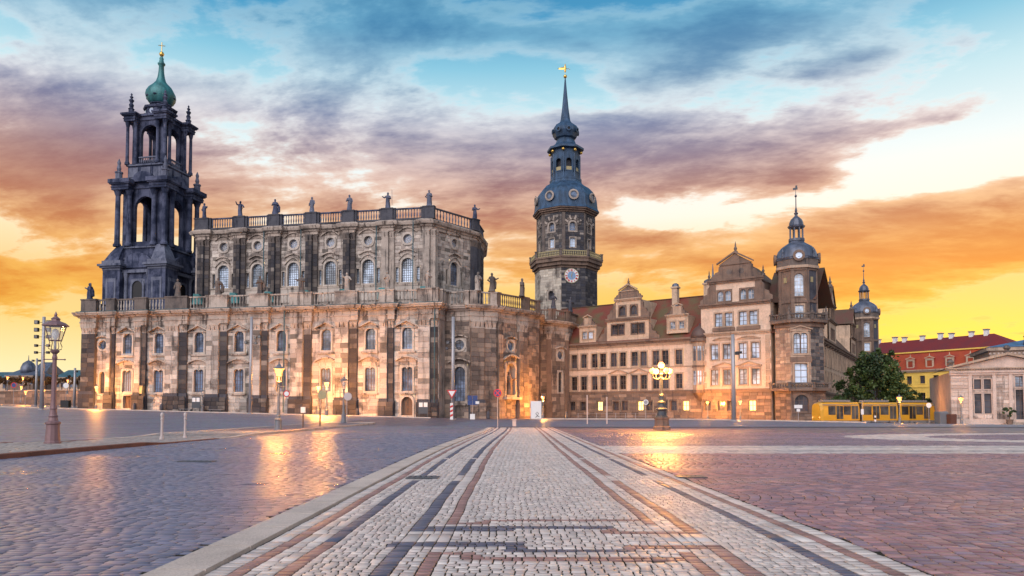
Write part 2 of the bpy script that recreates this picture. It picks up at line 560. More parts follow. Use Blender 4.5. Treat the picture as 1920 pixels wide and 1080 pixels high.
def bars_mesh(contour, nx, nz, y, t=.06, wide=None):
    """one glazing lattice: upright and cross bars and a frame following the opening"""
    mb = MB(); x0, x1, z0, z1 = bbox(contour)
    for i in range(1, nx):
        x = x0 + (x1 - x0) * i / nx + .0007
        r = inside_top(contour, x)
        tt = wide if (wide and i * 2 == nx) else t
        if r: mb.box(x - tt / 2, x + tt / 2, y - .04, y + .03, r[0], r[1])
    for i in range(1, nz):
        z = z0 + (z1 - z0) * i / nz + .0011
        r = inside_x(contour, z)
        if r: mb.box(r[0], r[1], y - .035, y + .025, z - t / 2, z + t / 2)
    n = len(contour); cx, cz = (x0 + x1) / 2, (z0 + z1) / 2
    inn = [(cx + (px - cx) * (1 - 2.4 * t / (x1 - x0)), cz + (pz - cz) * (1 - 2.4 * t / (z1 - z0))) for px, pz in contour]
    mb.add([(x, y - .045, z) for x, z in contour] + [(x, y - .045, z) for x, z in inn], [(i, (i + 1) % n, n + (i + 1) % n, n + i) for i in range(n)])
    return mb


class Win:
    """a window kind: meshes built once, placed many times"""
    def __init__(s, contour, nx, nz, band=.3, proud=.12, depth=.45, stone='sand_light', glass='glass_blue', bars='frame_dark', extras=(), t=.06, wide=None, name='window'):
        s.name = name
        s.me = surround(contour, band, proud, depth).mesh(name, M[stone])
        s.pane = pane_mesh(contour, depth - .08).mesh('pane', M[glass])
        s.bars = bars_mesh(contour, nx, nz, depth - .1, t, wide).mesh('glazing_bars', M[bars]) if nx else None
        s.extras = extras      # (name, mesh)
        s.box = bbox(contour); s.pad = band + .05
    def hole(s, u, z):
        x0, x1, z0, z1 = s.box; p = s.pad - .02
        return (u + x0 - p, u + x1 + p, z + z0 - p, z + z1 + p)
    def put(s, parent, loc, rz=0., glass=None):
        o = place(s.me, s.name, parent, loc, rz)
        pm = s.pane
        if glass:
            key = s.name + glass + str(id(s))
            if key not in _panes:
                pm = s.pane.copy(); pm.materials.clear(); pm.materials.append(M[glass]); _panes[key] = pm
            pm = _panes[key]
        place(pm, 'pane', o)
        if s.bars: place(s.bars, 'glazing_bars', o)
        for nm, me in s.extras: place(me, nm, o)
        return o


_panes = {}


def put_fr(win, root, fr, u, z, y=0., glass=None):
    Mx, L, a = fr
    p = Mx @ Vector((u, y, z))
    return win.put(root, p, a, glass)


def tri_ped(w, h, z, d=.5, t=.22):
    """open triangular hood"""
    mb = MB()
    mb.extr([(-w / 2, z), (-w / 2, z + t), (0, z + h + t), (w / 2, z + t), (w / 2, z), (0, z + h * .96)], -d, .02)
    mb.box(-w / 2 * .86, w / 2 * .86, -d * .45, .02, z - .18, z - .02)
    return mb


def seg_ped(w, h, z, d=.5, t=.25, n=10, close=True):
    mb = MB()
    top = [(-w / 2 + w * i / n, z + h * math.sin(PI * i / n) + t) for i in range(n + 1)]
    bot = [(-w / 2 + w * i / n, z + h * math.sin(PI * i / n)) for i in range(n + 1)][::-1]
    mb.extr(top + bot, -d, .02)
    if close: mb.extr([(-w / 2 * .9, z - .02)] + [(x * .9, q) for x, q in bot[::-1]][1:-1] + [(w / 2 * .9, z - .02)], -d * .4, .02)
    return mb


def grid_wall(mb, x0, x1, z0, z1, holes, y=0., col=None):
    xs = sorted({x0, x1} | {min(max(h[i], x0), x1) for h in holes for i in (0, 1)})
    zs = sorted({z0, z1} | {min(max(h[i], z0), z1) for h in holes for i in (2, 3)})
    idx = {}
    vs, fs = [], []
    def vid(i, k):
        if (i, k) not in idx: idx[(i, k)] = len(vs); vs.append((xs[i], y, zs[k]))
        return idx[(i, k)]
    for i in range(len(xs) - 1):
        for k in range(len(zs) - 1):
            cx_, cz_ = (xs[i] + xs[i + 1]) / 2, (zs[k] + zs[k + 1]) / 2
            if any(h[0] < cx_ < h[1] and h[2] < cz_ < h[3] for h in holes): continue
            fs.append((vid(i, k), vid(i + 1, k), vid(i + 1, k + 1), vid(i, k + 1)))
    mb.add(vs, fs, col)


def vnoise(x, y, s=0):
    def h(i, j): return (math.sin(i * 127.1 + j * 311.7 + s * 74.7) * 43758.5453) % 1
    i, j = math.floor(x), math.floor(y); u, v = x - i, y - j
    u, v = u * u * (3 - 2 * u), v * v * (3 - 2 * v)
    return (h(i, j) * (1 - u) + h(i + 1, j) * u) * (1 - v) + (h(i, j + 1) * (1 - u) + h(i + 1, j + 1) * u) * v


class Blocks:
    """ashlar facing: every stone a small bevelled block"""
    def __init__(s): s.items = []
    def wall(s, fr, x0, x1, z0, z1, holes, ch=.85, bl=1.4, pal=None, y=0., seed=0):
        zs = sorted({z0, z1} | {min(max(h[i], z0), z1) for h in holes for i in (2, 3)})
        rows = []
        for a, b in zip(zs, zs[1:]):
            if b - a < .08: continue
            n = max(1, round((b - a) / ch))
            rows += [(a + (b - a) * i / n, a + (b - a) * (i + 1) / n) for i in range(n)]
        for ri, (a, b) in enumerate(rows):
            segs = [(x0, x1)]
            for h in holes:
                if h[2] < (a + b) / 2 < h[3]:
                    ns = []
                    for p, q in segs:
                        if h[1] <= p or h[0] >= q: ns.append((p, q)); continue
                        if h[0] > p: ns.append((p, h[0]))
                        if h[1] < q: ns.append((h[1], q))
                    segs = ns
            for p, q in segs:
                if q - p < .1: continue
                n = max(1, round((q - p) / bl)); w = (q - p) / n
                cuts = [p] + [p + w * i + (w * random.uniform(-.22, .22)) for i in range(1, n)] + [q]
                for i in range(n):
                    c = pal(cuts[i], (a + b) / 2, seed)
                    s.items.append((fr, cuts[i], cuts[i + 1], a, b, y, random.uniform(0, .035), c))
    def one(s, mb, it):
        fr, x0, x1, z0, z1, y, pr, c = it
        g, e = .012, .035
        mb.M = fr[0]
        yo = y - .05 - pr
        mb.add([(x0 + g, y, z0 + g), (x1 - g, y, z0 + g), (x1 - g, y, z1 - g), (x0 + g, y, z1 - g),
                (x0 + g + e, yo, z0 + g + e), (x1 - g - e, yo, z0 + g + e), (x1 - g - e, yo, z1 - g - e), (x0 + g + e, yo, z1 - g - e)],
               [(4, 5, 6, 7), (0, 1, 5, 4), (1, 2, 6, 5), (2, 3, 7, 6), (3, 0, 4, 7)], c)
    def build(s, root, mat, n=300, name='stone_block'):
        s.items.sort(key=lambda it: -(it[2] - it[1]) * (it[4] - it[3]))
        for it in s.items[:n]:
            mb = MB(); s.one(mb, it); mb.M = None
            mb.build(name, mat, root)
        mb = MB()
        for it in s.items[n:]: s.one(mb, it)
        if mb.v: stuff(mb.build(name + 's', mat, root))


def pal_church(x, z, seed):
    n = vnoise(x * .22 + seed * 9.1, z * .28, seed) * .6 + vnoise(x * .7, z * .9 + 5, seed + 3) * .4
    r = random.random()
    if r < .05 + max(0, n - .60) * 2.4: b = random.choice([(.14, .12, .105), (.18, .155, .135), (.22, .19, .165)])
    elif r < .35: b = (.30, .25, .22)
    else: b = random.choice([(.46, .395, .345), (.43, .37, .33), (.50, .435, .38), (.40, .345, .31)])
    k = random.uniform(.85, 1.12) * (1.12 - .45 * max(0, n - .35))
    return tuple(q * k for q in b)


def pal_apse(x, z, seed):
    n = vnoise(x * .3 + seed * 9.1, z * .25, seed)
    b = random.choice([(.29, .215, .17), (.24, .18, .145), (.19, .145, .12), (.33, .25, .20), (.15, .115, .10)])
    k = random.uniform(.8, 1.15) * (1.2 - .5 * n)
    return tuple(q * k for q in b)


def shade(b, lo, hi):
    k = random.uniform(lo, hi)
    return tuple(q * k for q in b)


def pal_mixdark(x, z, seed):
    b = random.choice([(.05, .045, .05), (.075, .065, .065), (.11, .09, .08), (.04, .038, .045), (.06, .05, .05)] if random.random() < .93 else [(.15, .125, .11), (.20, .17, .15)])
    return shade(b, .75, 1.2)


def pal_dark(x, z, seed):
    b = random.choice([(.045, .045, .055), (.06, .058, .066), (.09, .085, .09), (.035, .037, .05)] if random.random() < .93 else [(.22, .19, .17)])
    k = random.uniform(.75, 1.25)
    return tuple(q * k for q in b)


# ---------------------------------------------------------------- balustrade pieces
BAL = {}
def baluster_mesh(h, mat):
    k = (round(h, 2), mat)
    if k not in BAL:
        BAL[k] = MB().lathe([(.13, 0), (.13, .08 * h), (.08, .14 * h), (.17, .36 * h), (.15, .5 * h), (.075, .74 * h), (.12, .86 * h), (.13, h)], 6).mesh('baluster', M[mat])
    return BAL[k]


def balustrade(root, P, Q, z, h, n, mat, bmat=None, t=.32):
    """rails and n balusters between two plan points"""
    fr = frame(P, Q); L = fr[1]
    mb = MB(fr[0])
    mb.box(0, L, -t / 2, t / 2, z, z + .22); mb.build('bottom_rail', M[mat], root)
    mb = MB(fr[0])
    mb.box(0, L, -t / 2 - .06, t / 2 + .06, z + h - .28, z + h); mb.build('top_rail', M[mat], root)
    bm = baluster_mesh(h - .5, bmat or mat)
    for i in range(n):
        p = fr[0] @ Vector((L * (i + .5) / n, 0, z + .22))
        place(bm, 'baluster', root, p)


def pedestal(root, x, y, z, h, w, d, mat, rz=0., name='pedestal'):
    mb = MB()
    mb.box(-w / 2, w / 2, -d / 2, d / 2, 0, h - .26)
    mb.box(-w / 2 - .1, w / 2 + .1, -d / 2 - .1, d / 2 + .1, h - .26 + .001, h)
    mb.box(-w / 2 - .08, w / 2 + .08, -d / 2 - .08, d / 2 + .08, -.001, .22)
    return mb.build(name, M[mat], root, (x, y, z), rz)


# ---------------------------------------------------------------- statues
def statue_mesh(seed, arms, wide=1.):
    """robed figure one unit tall, facing -y"""
    r = random.Random(seed)
    mb = MB()
    n = 14
    prof = [(0, .17, .15), (.05, .17, .15), (.055, .145, .125), (.15, .14, .12), (.28, .125, .11), (.42, .118, .10), (.52, .112, .092), (.60, .118, .092),
            (.68, .132, .095), (.75, .14, .088), (.79, .118, .075), (.815, .06, .055), (.835, .045, .045), (.855, .052, .056), (.89, .062, .068), (.93, .064, .07),
            (.965, .05, .056), (.99, .025, .03), (1., .006, .006)]
    ph, sw = r.uniform(0, 6), r.uniform(-.03, .03)
    vs, fs = [], []
    for z, rx, ry in prof:
        f = 1. if .055 <= z <= .62 else (.5 if z < .76 and z > .62 else 0)
        ox = sw * math.sin(z * 3.4); oy = -.02 * math.sin(z * 3)
        if z > .82: oy -= .012
        for k in range(n):
            a = 2 * PI * k / n
            q = 1 + f * (.13 * math.sin(4 * a + ph + z * 5) + .06 * math.sin(7 * a - ph * 2 + z * 9))
            vs.append((ox + rx * wide * q * math.cos(a) if z < .8 else ox + rx * math.cos(a), oy + ry * q * math.sin(a), z))
    for i in range(len(prof) - 1):
        for k in range(n): fs.append((i * n + k, i * n + (k + 1) % n, (i + 1) * n + (k + 1) % n, (i + 1) * n + k))
    fs.append(tuple(range(n))[::-1]); m = (len(prof) - 1) * n; fs.append(tuple(range(m, m + n)))
    mb.add(vs, fs)
    for sgn, pose in zip((-1, 1), arms):
        sh = (sgn * .115, 0, .75)
        if pose == 'raise': e, h = (sgn * .21, -.05, .76), (sgn * .27, -.09, .93)
        elif pose == 'out': e, h = (sgn * .22, -.05, .66), (sgn * .32, -.12, .72)
        elif pose == 'chest': e, h = (sgn * .18, -.04, .59), (sgn * .04, -.13, .64)
        elif pose == 'hip': e, h = (sgn * .22, .02, .6), (sgn * .13, -.06, .5)
        else: e, h = (sgn * .17, -.02, .58), (sgn * .16, -.08, .43)
        mb.tube([sh, e, h, tuple(h[i] + (h[i] - e[i]) * .2 for i in range(3))], [.055, .047, .034, .02], 7)
    return mb


def statue(label, loc, h, rz, seed, arms=('down', 'chest'), mat='sand_dark', extra=None, wide=1., group='robed stone figures on the church balustrades'):
    mb = statue_mesh(seed, arms, wide)
    o = mb.build('statue', M[mat], None, loc, rz, True)
    o.scale = (h, h, h)
    tag(o, label, 'statue', group)
    if extra == 'staff': MB().tube([(.29, -.1, .2), (.27, -.09, 1.12)], .012, 5).build('staff', M[mat], o)
    if extra == 'cross':
        m2 = MB().tube([(-.25, -.1, .06), (-.27, -.08, 1.1)], .014, 5); m2.tube([(-.37, -.085, .95), (-.17, -.085, .95)], .014, 5); m2.build('cross', M[mat], o)
    if extra == 'halo': MB().lathe([(.09, -.008), (.1, 0), (.09, .008)], 14).build('halo', M['gold'], o, (0, .03, 1.05))
    if extra == 'cloak': MB().tube([(.1, .05, .75), (.22, .06, .5), (.2, .08, .2), (.12, .06, .06)], [.06, .09, .1, .08], 7).build('cloak', M[mat], o)
    return o
# ---------------------------------------------------------------- ground
def m_ground(n):
    p = n.pos(); x, y, z = n.sep(p)
    v = n.n('TexVoronoi'); v.feature = 'F1'; v.inputs['Scale'].default_value = 1.
    n.put(v.inputs['Vector'], n.scale(p, (5.5, 3.6, 0.)))
    cell = V(n, v.outputs['Color']); d = V(n, v.outputs['Distance'])
    big = n.noise(p, .06, 4, .6); mid = n.noise(p, .6, 4, .6)
    c = n.mix(n.smooth(big, .35, .65), (.15, .125, .17), (.19, .135, .155))
    c = n.mix(.45, c, cell, 'OVERLAY')
    sx = n.n('SeparateColor'); n.put(sx.inputs[0], cell)
    c = n.mix(n.smooth(mid, .5, .75) * .35, c, (.06, .05, .055))
    c = n.mix(n.smooth(d, .35, .62) * .55, c, (.035, .033, .03))
    r = n.smooth(mid, .3, .7, .34, .52)
    n.pbr(c, r, normal=n.bump(1. - d, .35, .03), spec=.5)


M['ground'] = material('sett_ground', m_ground)
M['bed'] = plain('joint_earth', (.035, .03, .022), .95, 0, .5, 9., .6, .1)


def m_stone_top(rlo, rhi, spec=.5):
    def fn(n):
        p = n.pos(); g = n.noise(p, 45., 4, .65); b = n.noise(p, .9, 4, .6); w = n.noise(p, .35, 3, .55)
        c = n.mix(.5, n.attr('Col'), n.ramp(g, [(.25, .72), (.75, 1.)]), 'MULTIPLY')
        c = n.mix(n.smooth(b, .55, .8) * .28, c, (.05, .042, .04))
        r = n.smooth(w, .35, .65, rlo, rhi)
        n.pbr(c, r, normal=n.bump(g, .25, .004), spec=spec)
    return fn


M['mosaic'] = material('mosaic_stone', m_stone_top(.42, .6))
M['sett'] = material('granite_sett', m_stone_top(.36, .52))
M['paver'] = material('clinker_paver', m_stone_top(.27, .40, .6))


def m_road(n):
    p = n.pos(); g = n.noise(p, 30., 4, .6); b = n.noise(n.scale(p, (.3, 1., 1.)), .5, 4, .6); q = n.noise(p, .12, 4, .6)
    v = n.n('TexVoronoi'); v.feature = 'F1'; v.inputs['Scale'].default_value = 1.
    n.put(v.inputs['Vector'], n.scale(p, (4.6, 3.2, 0.)))
    d = V(n, v.outputs['Distance'])
    c = n.mix(n.smooth(b, .35, .7), (.17, .165, .22), (.25, .23, .28))
    c = n.mix(.35, c, V(n, v.outputs['Color']), 'OVERLAY')
    c = n.mix(n.smooth(d, .38, .62) * .5, c, (.05, .048, .06))
    c = n.mix(n.smooth(q, .45, .7) * .35, c, (.10, .085, .10))
    n.pbr(c, n.smooth(b, .3, .7, .38, .56), normal=n.bump(1. - d + g * .2, .3, .02), spec=.5)


M['road'] = material('road_surface', m_road)
M['kerb'] = soot_stone('kerb_granite', (.50, .42, .37), amount=.3, streak=0., scale=.9, bscale=40.)
M['kerb_red'] = soot_stone('kerb_red_stone', (.20, .085, .06), amount=.4, streak=0., scale=1.2, bscale=30.)


def axis(lo, hi, fine_lo, fine_hi, st, k):
    a = list(np.arange(fine_lo, fine_hi + .1, st))
    q = fine_lo
    s_ = st
    while q > lo: s_ *= k; q -= s_; a.insert(0, max(q, lo))
    q = fine_hi; s_ = st
    while q < hi: s_ *= k; q += s_; a.append(min(q, hi))
    return a


def Gc(x, y): return G(max(-190., min(150., x)), y)


def sheet(name, xs, ys, dz, mat, keep=None):
    vs, fs = [], []
    for y in ys:
        for x in xs: vs.append((x, y, Gc(x, y) + dz))
    n = len(xs)
    for j in range(len(ys) - 1):
        for i in range(n - 1):
            if keep and not keep((xs[i] + xs[i + 1]) / 2, (ys[j] + ys[j + 1]) / 2): continue
            fs.append((j * n + i, j * n + i + 1, (j + 1) * n + i + 1, (j + 1) * n + i))
    return struct(MB().add(vs, fs).build(name, mat))


sheet('ground', axis(-2500, 2500, -200, 160, 8, 1.5), axis(-300, 2600, -8, 240, 6, 1.5), -.04, M['ground'])
NEAR = 46.
bed = struct(MB().add([(-20, 1.4, -.016), (38, 1.4, -.016), (38, NEAR, -.016), (-20, NEAR, -.016)], [(0, 1, 2, 3)]).build('pavement_bed', M['bed']))
sheet('road', list(np.arange(-6, 121, 6.)), list(np.arange(64, 113, 4.)), .004, M['road'])
sheet('left_road', list(np.arange(-140, -18, 6.)) + [-19.2], list(np.arange(12, 133, 5.)), -.006, M['road'])
sheet('bay_road', [-14, -8, -1.9], list(np.arange(NEAR, 70, 3.)), -.006, M['road'])


# ---------------------------------------------------------------- paving stones
def stones_mesh(cx, cy, hw, hd, ang, z, col, bev=.008, depth=.017):
    n = len(cx)
    jit = rng.uniform(-.06, .06, (n, 8))
    sx = np.array([-1, 1, 1, -1]); sy = np.array([-1, -1, 1, 1])
    lx = sx[None] * hw[:, None] * (1 + jit[:, :4]); ly = sy[None] * hd[:, None] * (1 + jit[:, 4:])
    ca, sa = np.cos(ang)[:, None], np.sin(ang)[:, None]
    v = np.zeros((n, 8, 3), np.float32)
    v[:, :4, 0] = cx[:, None] + lx * ca - ly * sa; v[:, :4, 1] = cy[:, None] + lx * sa + ly * ca; v[:, :4, 2] = z[:, None] - depth
    kx = 1 - bev / hw[:, None]; ky = 1 - bev / hd[:, None]
    v[:, 4:, 0] = cx[:, None] + lx * kx * ca - ly * ky * sa; v[:, 4:, 1] = cy[:, None] + lx * kx * sa + ly * ky * ca
    v[:, 4:, 2] = z[:, None] + rng.uniform(-.0012, .0012, (n, 4))
    return v


FQ = np.array([[4, 5, 6, 7], [0, 1, 5, 4], [1, 2, 6, 5], [2, 3, 7, 6], [3, 0, 4, 7]])


def np_mesh(name, v, col, mat):
    n = len(v)
    me = bpy.data.meshes.new(name)
    me.vertices.add(n * 8); me.vertices.foreach_set('co', v.reshape(-1))
    f = (FQ[None] + (np.arange(n) * 8)[:, None, None]).reshape(-1, 4).astype(np.int32)
    me.loops.add(f.size); me.loops.foreach_set('vertex_index', f.reshape(-1))
    me.polygons.add(len(f)); me.polygons.foreach_set('loop_start', np.arange(0, f.size, 4, dtype=np.int32))
    me.polygons.foreach_set('loop_total', np.full(len(f), 4, np.int32))
    me.update(calc_edges=True)
    a = me.color_attributes.new('Col', 'FLOAT_COLOR', 'POINT')
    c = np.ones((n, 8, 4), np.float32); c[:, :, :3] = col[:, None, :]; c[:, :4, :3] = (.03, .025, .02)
    a.data.foreach_set('color', c.reshape(-1))
    me.materials.append(mat)
    return me


def lay(parent, piece, cx, cy, hw, hd, ang, col, mat, z0=0., n_parts=300, bev=.008):
    cx, cy = np.asarray(cx), np.asarray(cy)
    z = z0 + rng.uniform(-.003, .003, len(cx))
    v = stones_mesh(cx, cy, np.asarray(hw), np.asarray(hd), np.asarray(ang), z, col, bev)
    col = np.asarray(col, np.float32)
    inview = (np.abs(cx) < cy * .68) & (cy > 5.75)
    key = np.where(inview, cx ** 2 + cy ** 2, 1e9)
    order = np.argsort(key)
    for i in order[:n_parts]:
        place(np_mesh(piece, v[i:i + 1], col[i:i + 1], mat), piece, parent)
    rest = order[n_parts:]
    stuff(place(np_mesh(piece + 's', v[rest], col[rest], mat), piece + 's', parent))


# --- mosaic promenade: white stones with red and blue-black key bands
CX = .45
def band(x, y):
    a = abs(x - CX)
    if 2.59 < a < 2.72: return 'r'
    if 2.20 < a < 2.34:
        if 14.2 < y < 15.3 or 20.6 < y < 21.1: return None
        return 'd' if (x > CX or y > 7.6) else 'r'
    up = y > 8.0
    if up:
        if 1.42 < a < 1.58 and y > (8.2 if x < CX else 8.04) and not (14.2 < y < 15.3 or 20.6 < y < 21.1): return 'd' if x < CX else 'r'
        if 1.09 < a < 1.22 and y > 8.70: return 'r'
        if 8.20 < y < 8.58 and (-1.15 < x < .05): return 'd'
        if 8.38 < y < 8.58 and -.02 < x < 1.15: return 'd'
        if 8.04 < y < 8.20 and 1.0 < x < 2.05: return 'r'
        if 8.20 < y < 8.58 and 1.02 < x < 1.15: return 'r'
        if 8.70 < y < 8.86 and -.8 < x < -.30: return 'r'
        if 8.70 < y < 8.95 and -.42 < x < -.30: return 'r'
        if 8.95 < y < 9.10 and -.36 < x < 1.52: return 'r'
    else:
        if 1.42 < a < 1.58 and y < (7.54 if x < CX else 7.37): return 'd' if x < CX else 'r'
        if 1.09 < a < 1.22 and y < 7.0: return 'r'
        if 7.28 < y < 7.54 and -1.2 < x < .10: return 'd'
        if 7.0 < y < 7.30 and -.03 < x < .10: return 'd'
        if 7.0 < y < 7.14 and .0 < x < 1.15: return 'd'
        if 7.14 < y < 7.37 and 1.05 < x < 2.05: return 'r'
        if 6.88 < y < 7.0 and -.82 < x < -.30: return 'r'
        if 6.58 < y < 6.90 and -.42 < x < -.30: return 'r'
        if 6.58 < y < 6.77 and -.36 < x < 1.7: return 'r'
    return None


WHITE = [(.62, .54, .50), (.56, .49, .46), (.68, .60, .555), (.50, .44, .42), (.60, .50, .465)]
RED = [(.30, .165, .15), (.34, .19, .165), (.26, .145, .135), (.36, .215, .19)]
DARK = [(.095, .098, .145), (.115, .115, .165), (.08, .085, .125), (.14, .135, .18)]


def rows(x0, x1, y0, y1, w, d, wob=.02, grow=0.):
    """courses of stones; returns centres and half sizes"""
    out = []
    y = y0
    while y < y1:
        dd = d * (1 + grow * max(0, y - 12) / 20)
        ww = w * (1 + grow * max(0, y - 12) / 20)
        x = x0 + random.uniform(-ww, 0)
        ph = random.uniform(0, 6)
        while x < x1:
            q = ww * random.uniform(.75, 1.25)
            cxx = x + q / 2
            if x0 - .01 < cxx < x1 and abs(cxx) < .75 * y + 6:
                out.append((cxx, y + dd / 2 + wob * math.sin(cxx * 2.1 + y * 1.3) + wob * .6 * math.sin(cxx * 5 + y * .7), q / 2, dd / 2))
            x += q
        y += dd
    return out


path = struct(MB().add([(-2.45, 2.2, -.009), (3.35, 2.2, -.009), (3.35, 62, -.009), (-1.55, 62, -.009), (-2.1, 38, -.009), (-2.45, 20, -.009)], [(0, 1, 2, 3, 4, 5)]).build('mosaic_path', M['bed']))
XE = [-2.45, -2.27, -2.14, -1.89, -1.75, -1.13, -0.97, -0.77, -0.64, 1.54, 1.67, 1.87, 2.03, 2.65, 2.79, 3.04, 3.17, 3.35]
YE = [2.8, 6.58, 6.77, 6.88, 7.0, 7.14, 7.28, 7.37, 7.54, 8.04, 8.2, 8.38, 8.58, 8.70, 8.86, 8.95, 9.10, 14.2, 15.3, 20.6, 21.1, 62.]
st, c_, a_ = [], [], []
for xa, xb in zip(XE, XE[1:]):
    wide = xb - xa > .4
    for ya, yb in zip(YE, YE[1:]):
        cuts_ = [ya]
        if wide or yb - ya > 1.:
            y = ya
            while True:
                y += (.088 if wide else .105) * random.uniform(.85, 1.2) * (1 + .8 * max(0, y - 12) / 20)
                if y > yb - .06: break
                cuts_.append(y)
        cuts_.append(yb)
        for y0_, y1_ in zip(cuts_, cuts_[1:]):
            sc_ = 1 + .8 * max(0, y0_ - 12) / 20
            nst_ = max(1, round((xb - xa) / (.095 * sc_ if wide else .13 * sc_)))
            qs = [xa] + [xa + (xb - xa) * (k + random.uniform(-.26, .26)) / nst_ for k in range(1, nst_)] + [xb]
            for x0_, x1_ in zip(qs, qs[1:]):
                x, y = (x0_ + x1_) / 2, (y0_ + y1_) / 2
                wv = (.03 * math.sin(x * 2.1 + y * 1.3) + .02 * math.sin(x * 5 + y * .7)) if (wide and yb - ya > 1.) else 0
                st.append((x, y + wv * min(1, (x - xa) * 4, (xb - x) * 4), (x1_ - x0_) / 2, (y1_ - y0_) / 2))
                k = random.uniform(.8, 1.15)
                c_.append([q * k for q in random.choice({'r': RED, 'd': DARK, None: WHITE}[band(x, y)])])
                a_.append(random.uniform(-.11, .11) + .12 * math.sin(x * 2 + y * 1.7) if (wide and yb - ya > 1.) else random.uniform(-.03, .03))
st = np.array(st)
far_ = np.clip((st[:, 1] - 20) / 40, 0, 1); far_ = far_ * far_ * (3 - 2 * far_)
st[:, 0] += .9 * far_ * (3.35 - st[:, 0]) / 5.8 + .018 * np.sin(st[:, 1] * .9) * np.clip(3.3 - np.abs(st[:, 0] - .45), 0, .5) + .006 * np.sin(st[:, 1] * 2.7)
st[:, 2] *= 1 - .9 * far_ / 5.8
g_ = .0033
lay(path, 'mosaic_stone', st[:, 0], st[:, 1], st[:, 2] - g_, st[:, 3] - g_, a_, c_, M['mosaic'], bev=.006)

# --- kerb of the promenade
kerb = struct(MB().add([(-2.9, 2.2, -.013), (-2.46, 2.2, -.013), (-1.56, 62, -.013), (-2.9, 62, -.013)], [(0, 1, 2, 3)]).build('path_kerb', M['bed']))
y = 2.6
while y < 61:
    L = random.uniform(1.0, 1.45)
    mb = MB(); j = random.uniform(-.006, .006); sa_, sb_ = .9 * sstep(y, 20, 60), .9 * sstep(y + L, 20, 60)
    mb.add([(-2.895 + sa_, y + .008, -.06), (-2.465 + sa_, y + .008, -.06), (-2.465 + sb_, y + L - .008, -.06), (-2.895 + sb_, y + L - .008, -.06),
            (-2.88 + j + sa_, y + .016, .035), (-2.475 + j + sa_, y + .016, .03), (-2.475 - j + sb_, y + L - .016, .03), (-2.88 - j + sb_, y + L - .016, .035)],
           [(4, 5, 6, 7), (0, 1, 5, 4), (1, 2, 6, 5), (2, 3, 7, 6), (3, 0, 4, 7)])
    mb.build('kerb_stone', M['kerb'], kerb); y += L

# --- right: red granite setts laid in sweeping arcs
setts = struct(MB().add([(3.36, 1.6, -.010), (37, 1.6, -.010), (37, NEAR - .2, -.010), (3.36, NEAR - .2, -.010)], [(0, 1, 2, 3)]).build('sett_square', M['bed']))
SETT = [(.33, .165, .175), (.36, .185, .185), (.29, .16, .185), (.25, .17, .215), (.39, .215, .215), (.24, .145, .175)]
FAR_S = [(.22, .155, .20), (.25, .17, .20), (.20, .15, .20)]


def is_white(x, y):
    if 23.4 < y < 28.6: return True
    e = math.hypot((x - 33) / 16., (y - 37.5) / 8.)
    return .74 < e < 1.0 or e < .35


rs, cw, aw = [], [], []
def arc(y): return .42 * math.sin(y * .62) + .16 * math.sin(y * 1.7 + 1.)
col_x = -2.
while col_x < 38:
    wq = .165 * random.uniform(.94, 1.06) * (1 + .012 * max(0, col_x - 8))
    y = 2.6 + random.uniform(0, .15)
    while y < NEAR - .4:
        dq = .15 * random.uniform(.8, 1.25) * (1 + .9 * max(0, y - 11) / 20)
        x = col_x + wq / 2 + arc(y) * (1 + .05 * col_x) + .22 * (y - 8) * .25
        yc = y + dq / 2
        y += dq
        if x - wq / 2 < 3.37:
            if x + wq / 2 < 3.43: continue
            hw_ = (x + wq / 2 - 3.37) / 2
            if not is_white(x, yc) and yc > 2.6: rs.append((3.37 + hw_, yc, hw_, dq / 2)); aw.append(0.); cw.append(shade(random.choice(SETT if yc < 24 else FAR_S), .75, 1.25))
            continue
        if x > 36.5 or abs(x) > .75 * yc + 6: continue
        if is_white(x, yc): continue
        sl = (arc(yc + .1) - arc(yc - .1)) / .2 + .055
        rs.append((x, yc, wq / 2, dq / 2)); aw.append(-math.atan(sl) + random.uniform(-.05, .05))
        cw.append(shade(random.choice(SETT if yc < 24 else FAR_S), .75, 1.25))
    col_x += wq
for x, y, hw, hd in rows(3.36, 36, 23.4, NEAR - .3, .2, .17, 0., .5):
    if not is_white(x, y): continue
    ln = any(abs(y - q) < .12 for q in (24.3, 25.1, 27.6)) and x > 7
    rs.append((x, y, hw, hd)); aw.append(random.uniform(-.05, .05)); cw.append(shade(random.choice(DARK if ln else WHITE), .8, 1.15))
rs = np.array(rs)
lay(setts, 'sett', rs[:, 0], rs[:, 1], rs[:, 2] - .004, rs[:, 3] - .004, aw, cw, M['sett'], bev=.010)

# --- left: blue-grey clinker pavers
pav = struct(MB().add([(-14.1, 1.6, -.011), (-2.9, 1.6, -.011), (-2.2, NEAR, -.011), (-14.1, NEAR, -.011)], [(0, 1, 2, 3)]).build('paver_road', M['bed']))
PAV = [(.18, .18, .26), (.21, .205, .28), (.155, .165, .245), (.20, .18, .245), (.135, .145, .215)]
rs = np.array([q for q in rows(-14.05, -2.1, 2.6, NEAR, .20, .105, .0, .9) if q[0] + q[2] * .6 < -2.9 + .9 * sstep(q[1], 20, 60)])
cw = [shade(random.choice(PAV), .88, 1.12) for _ in rs]
lay(pav, 'paver', rs[:, 0], rs[:, 1], rs[:, 2] - .003, rs[:, 3] - .003, rng.uniform(-.012, .012, len(rs)), cw, M['paver'], bev=.006)

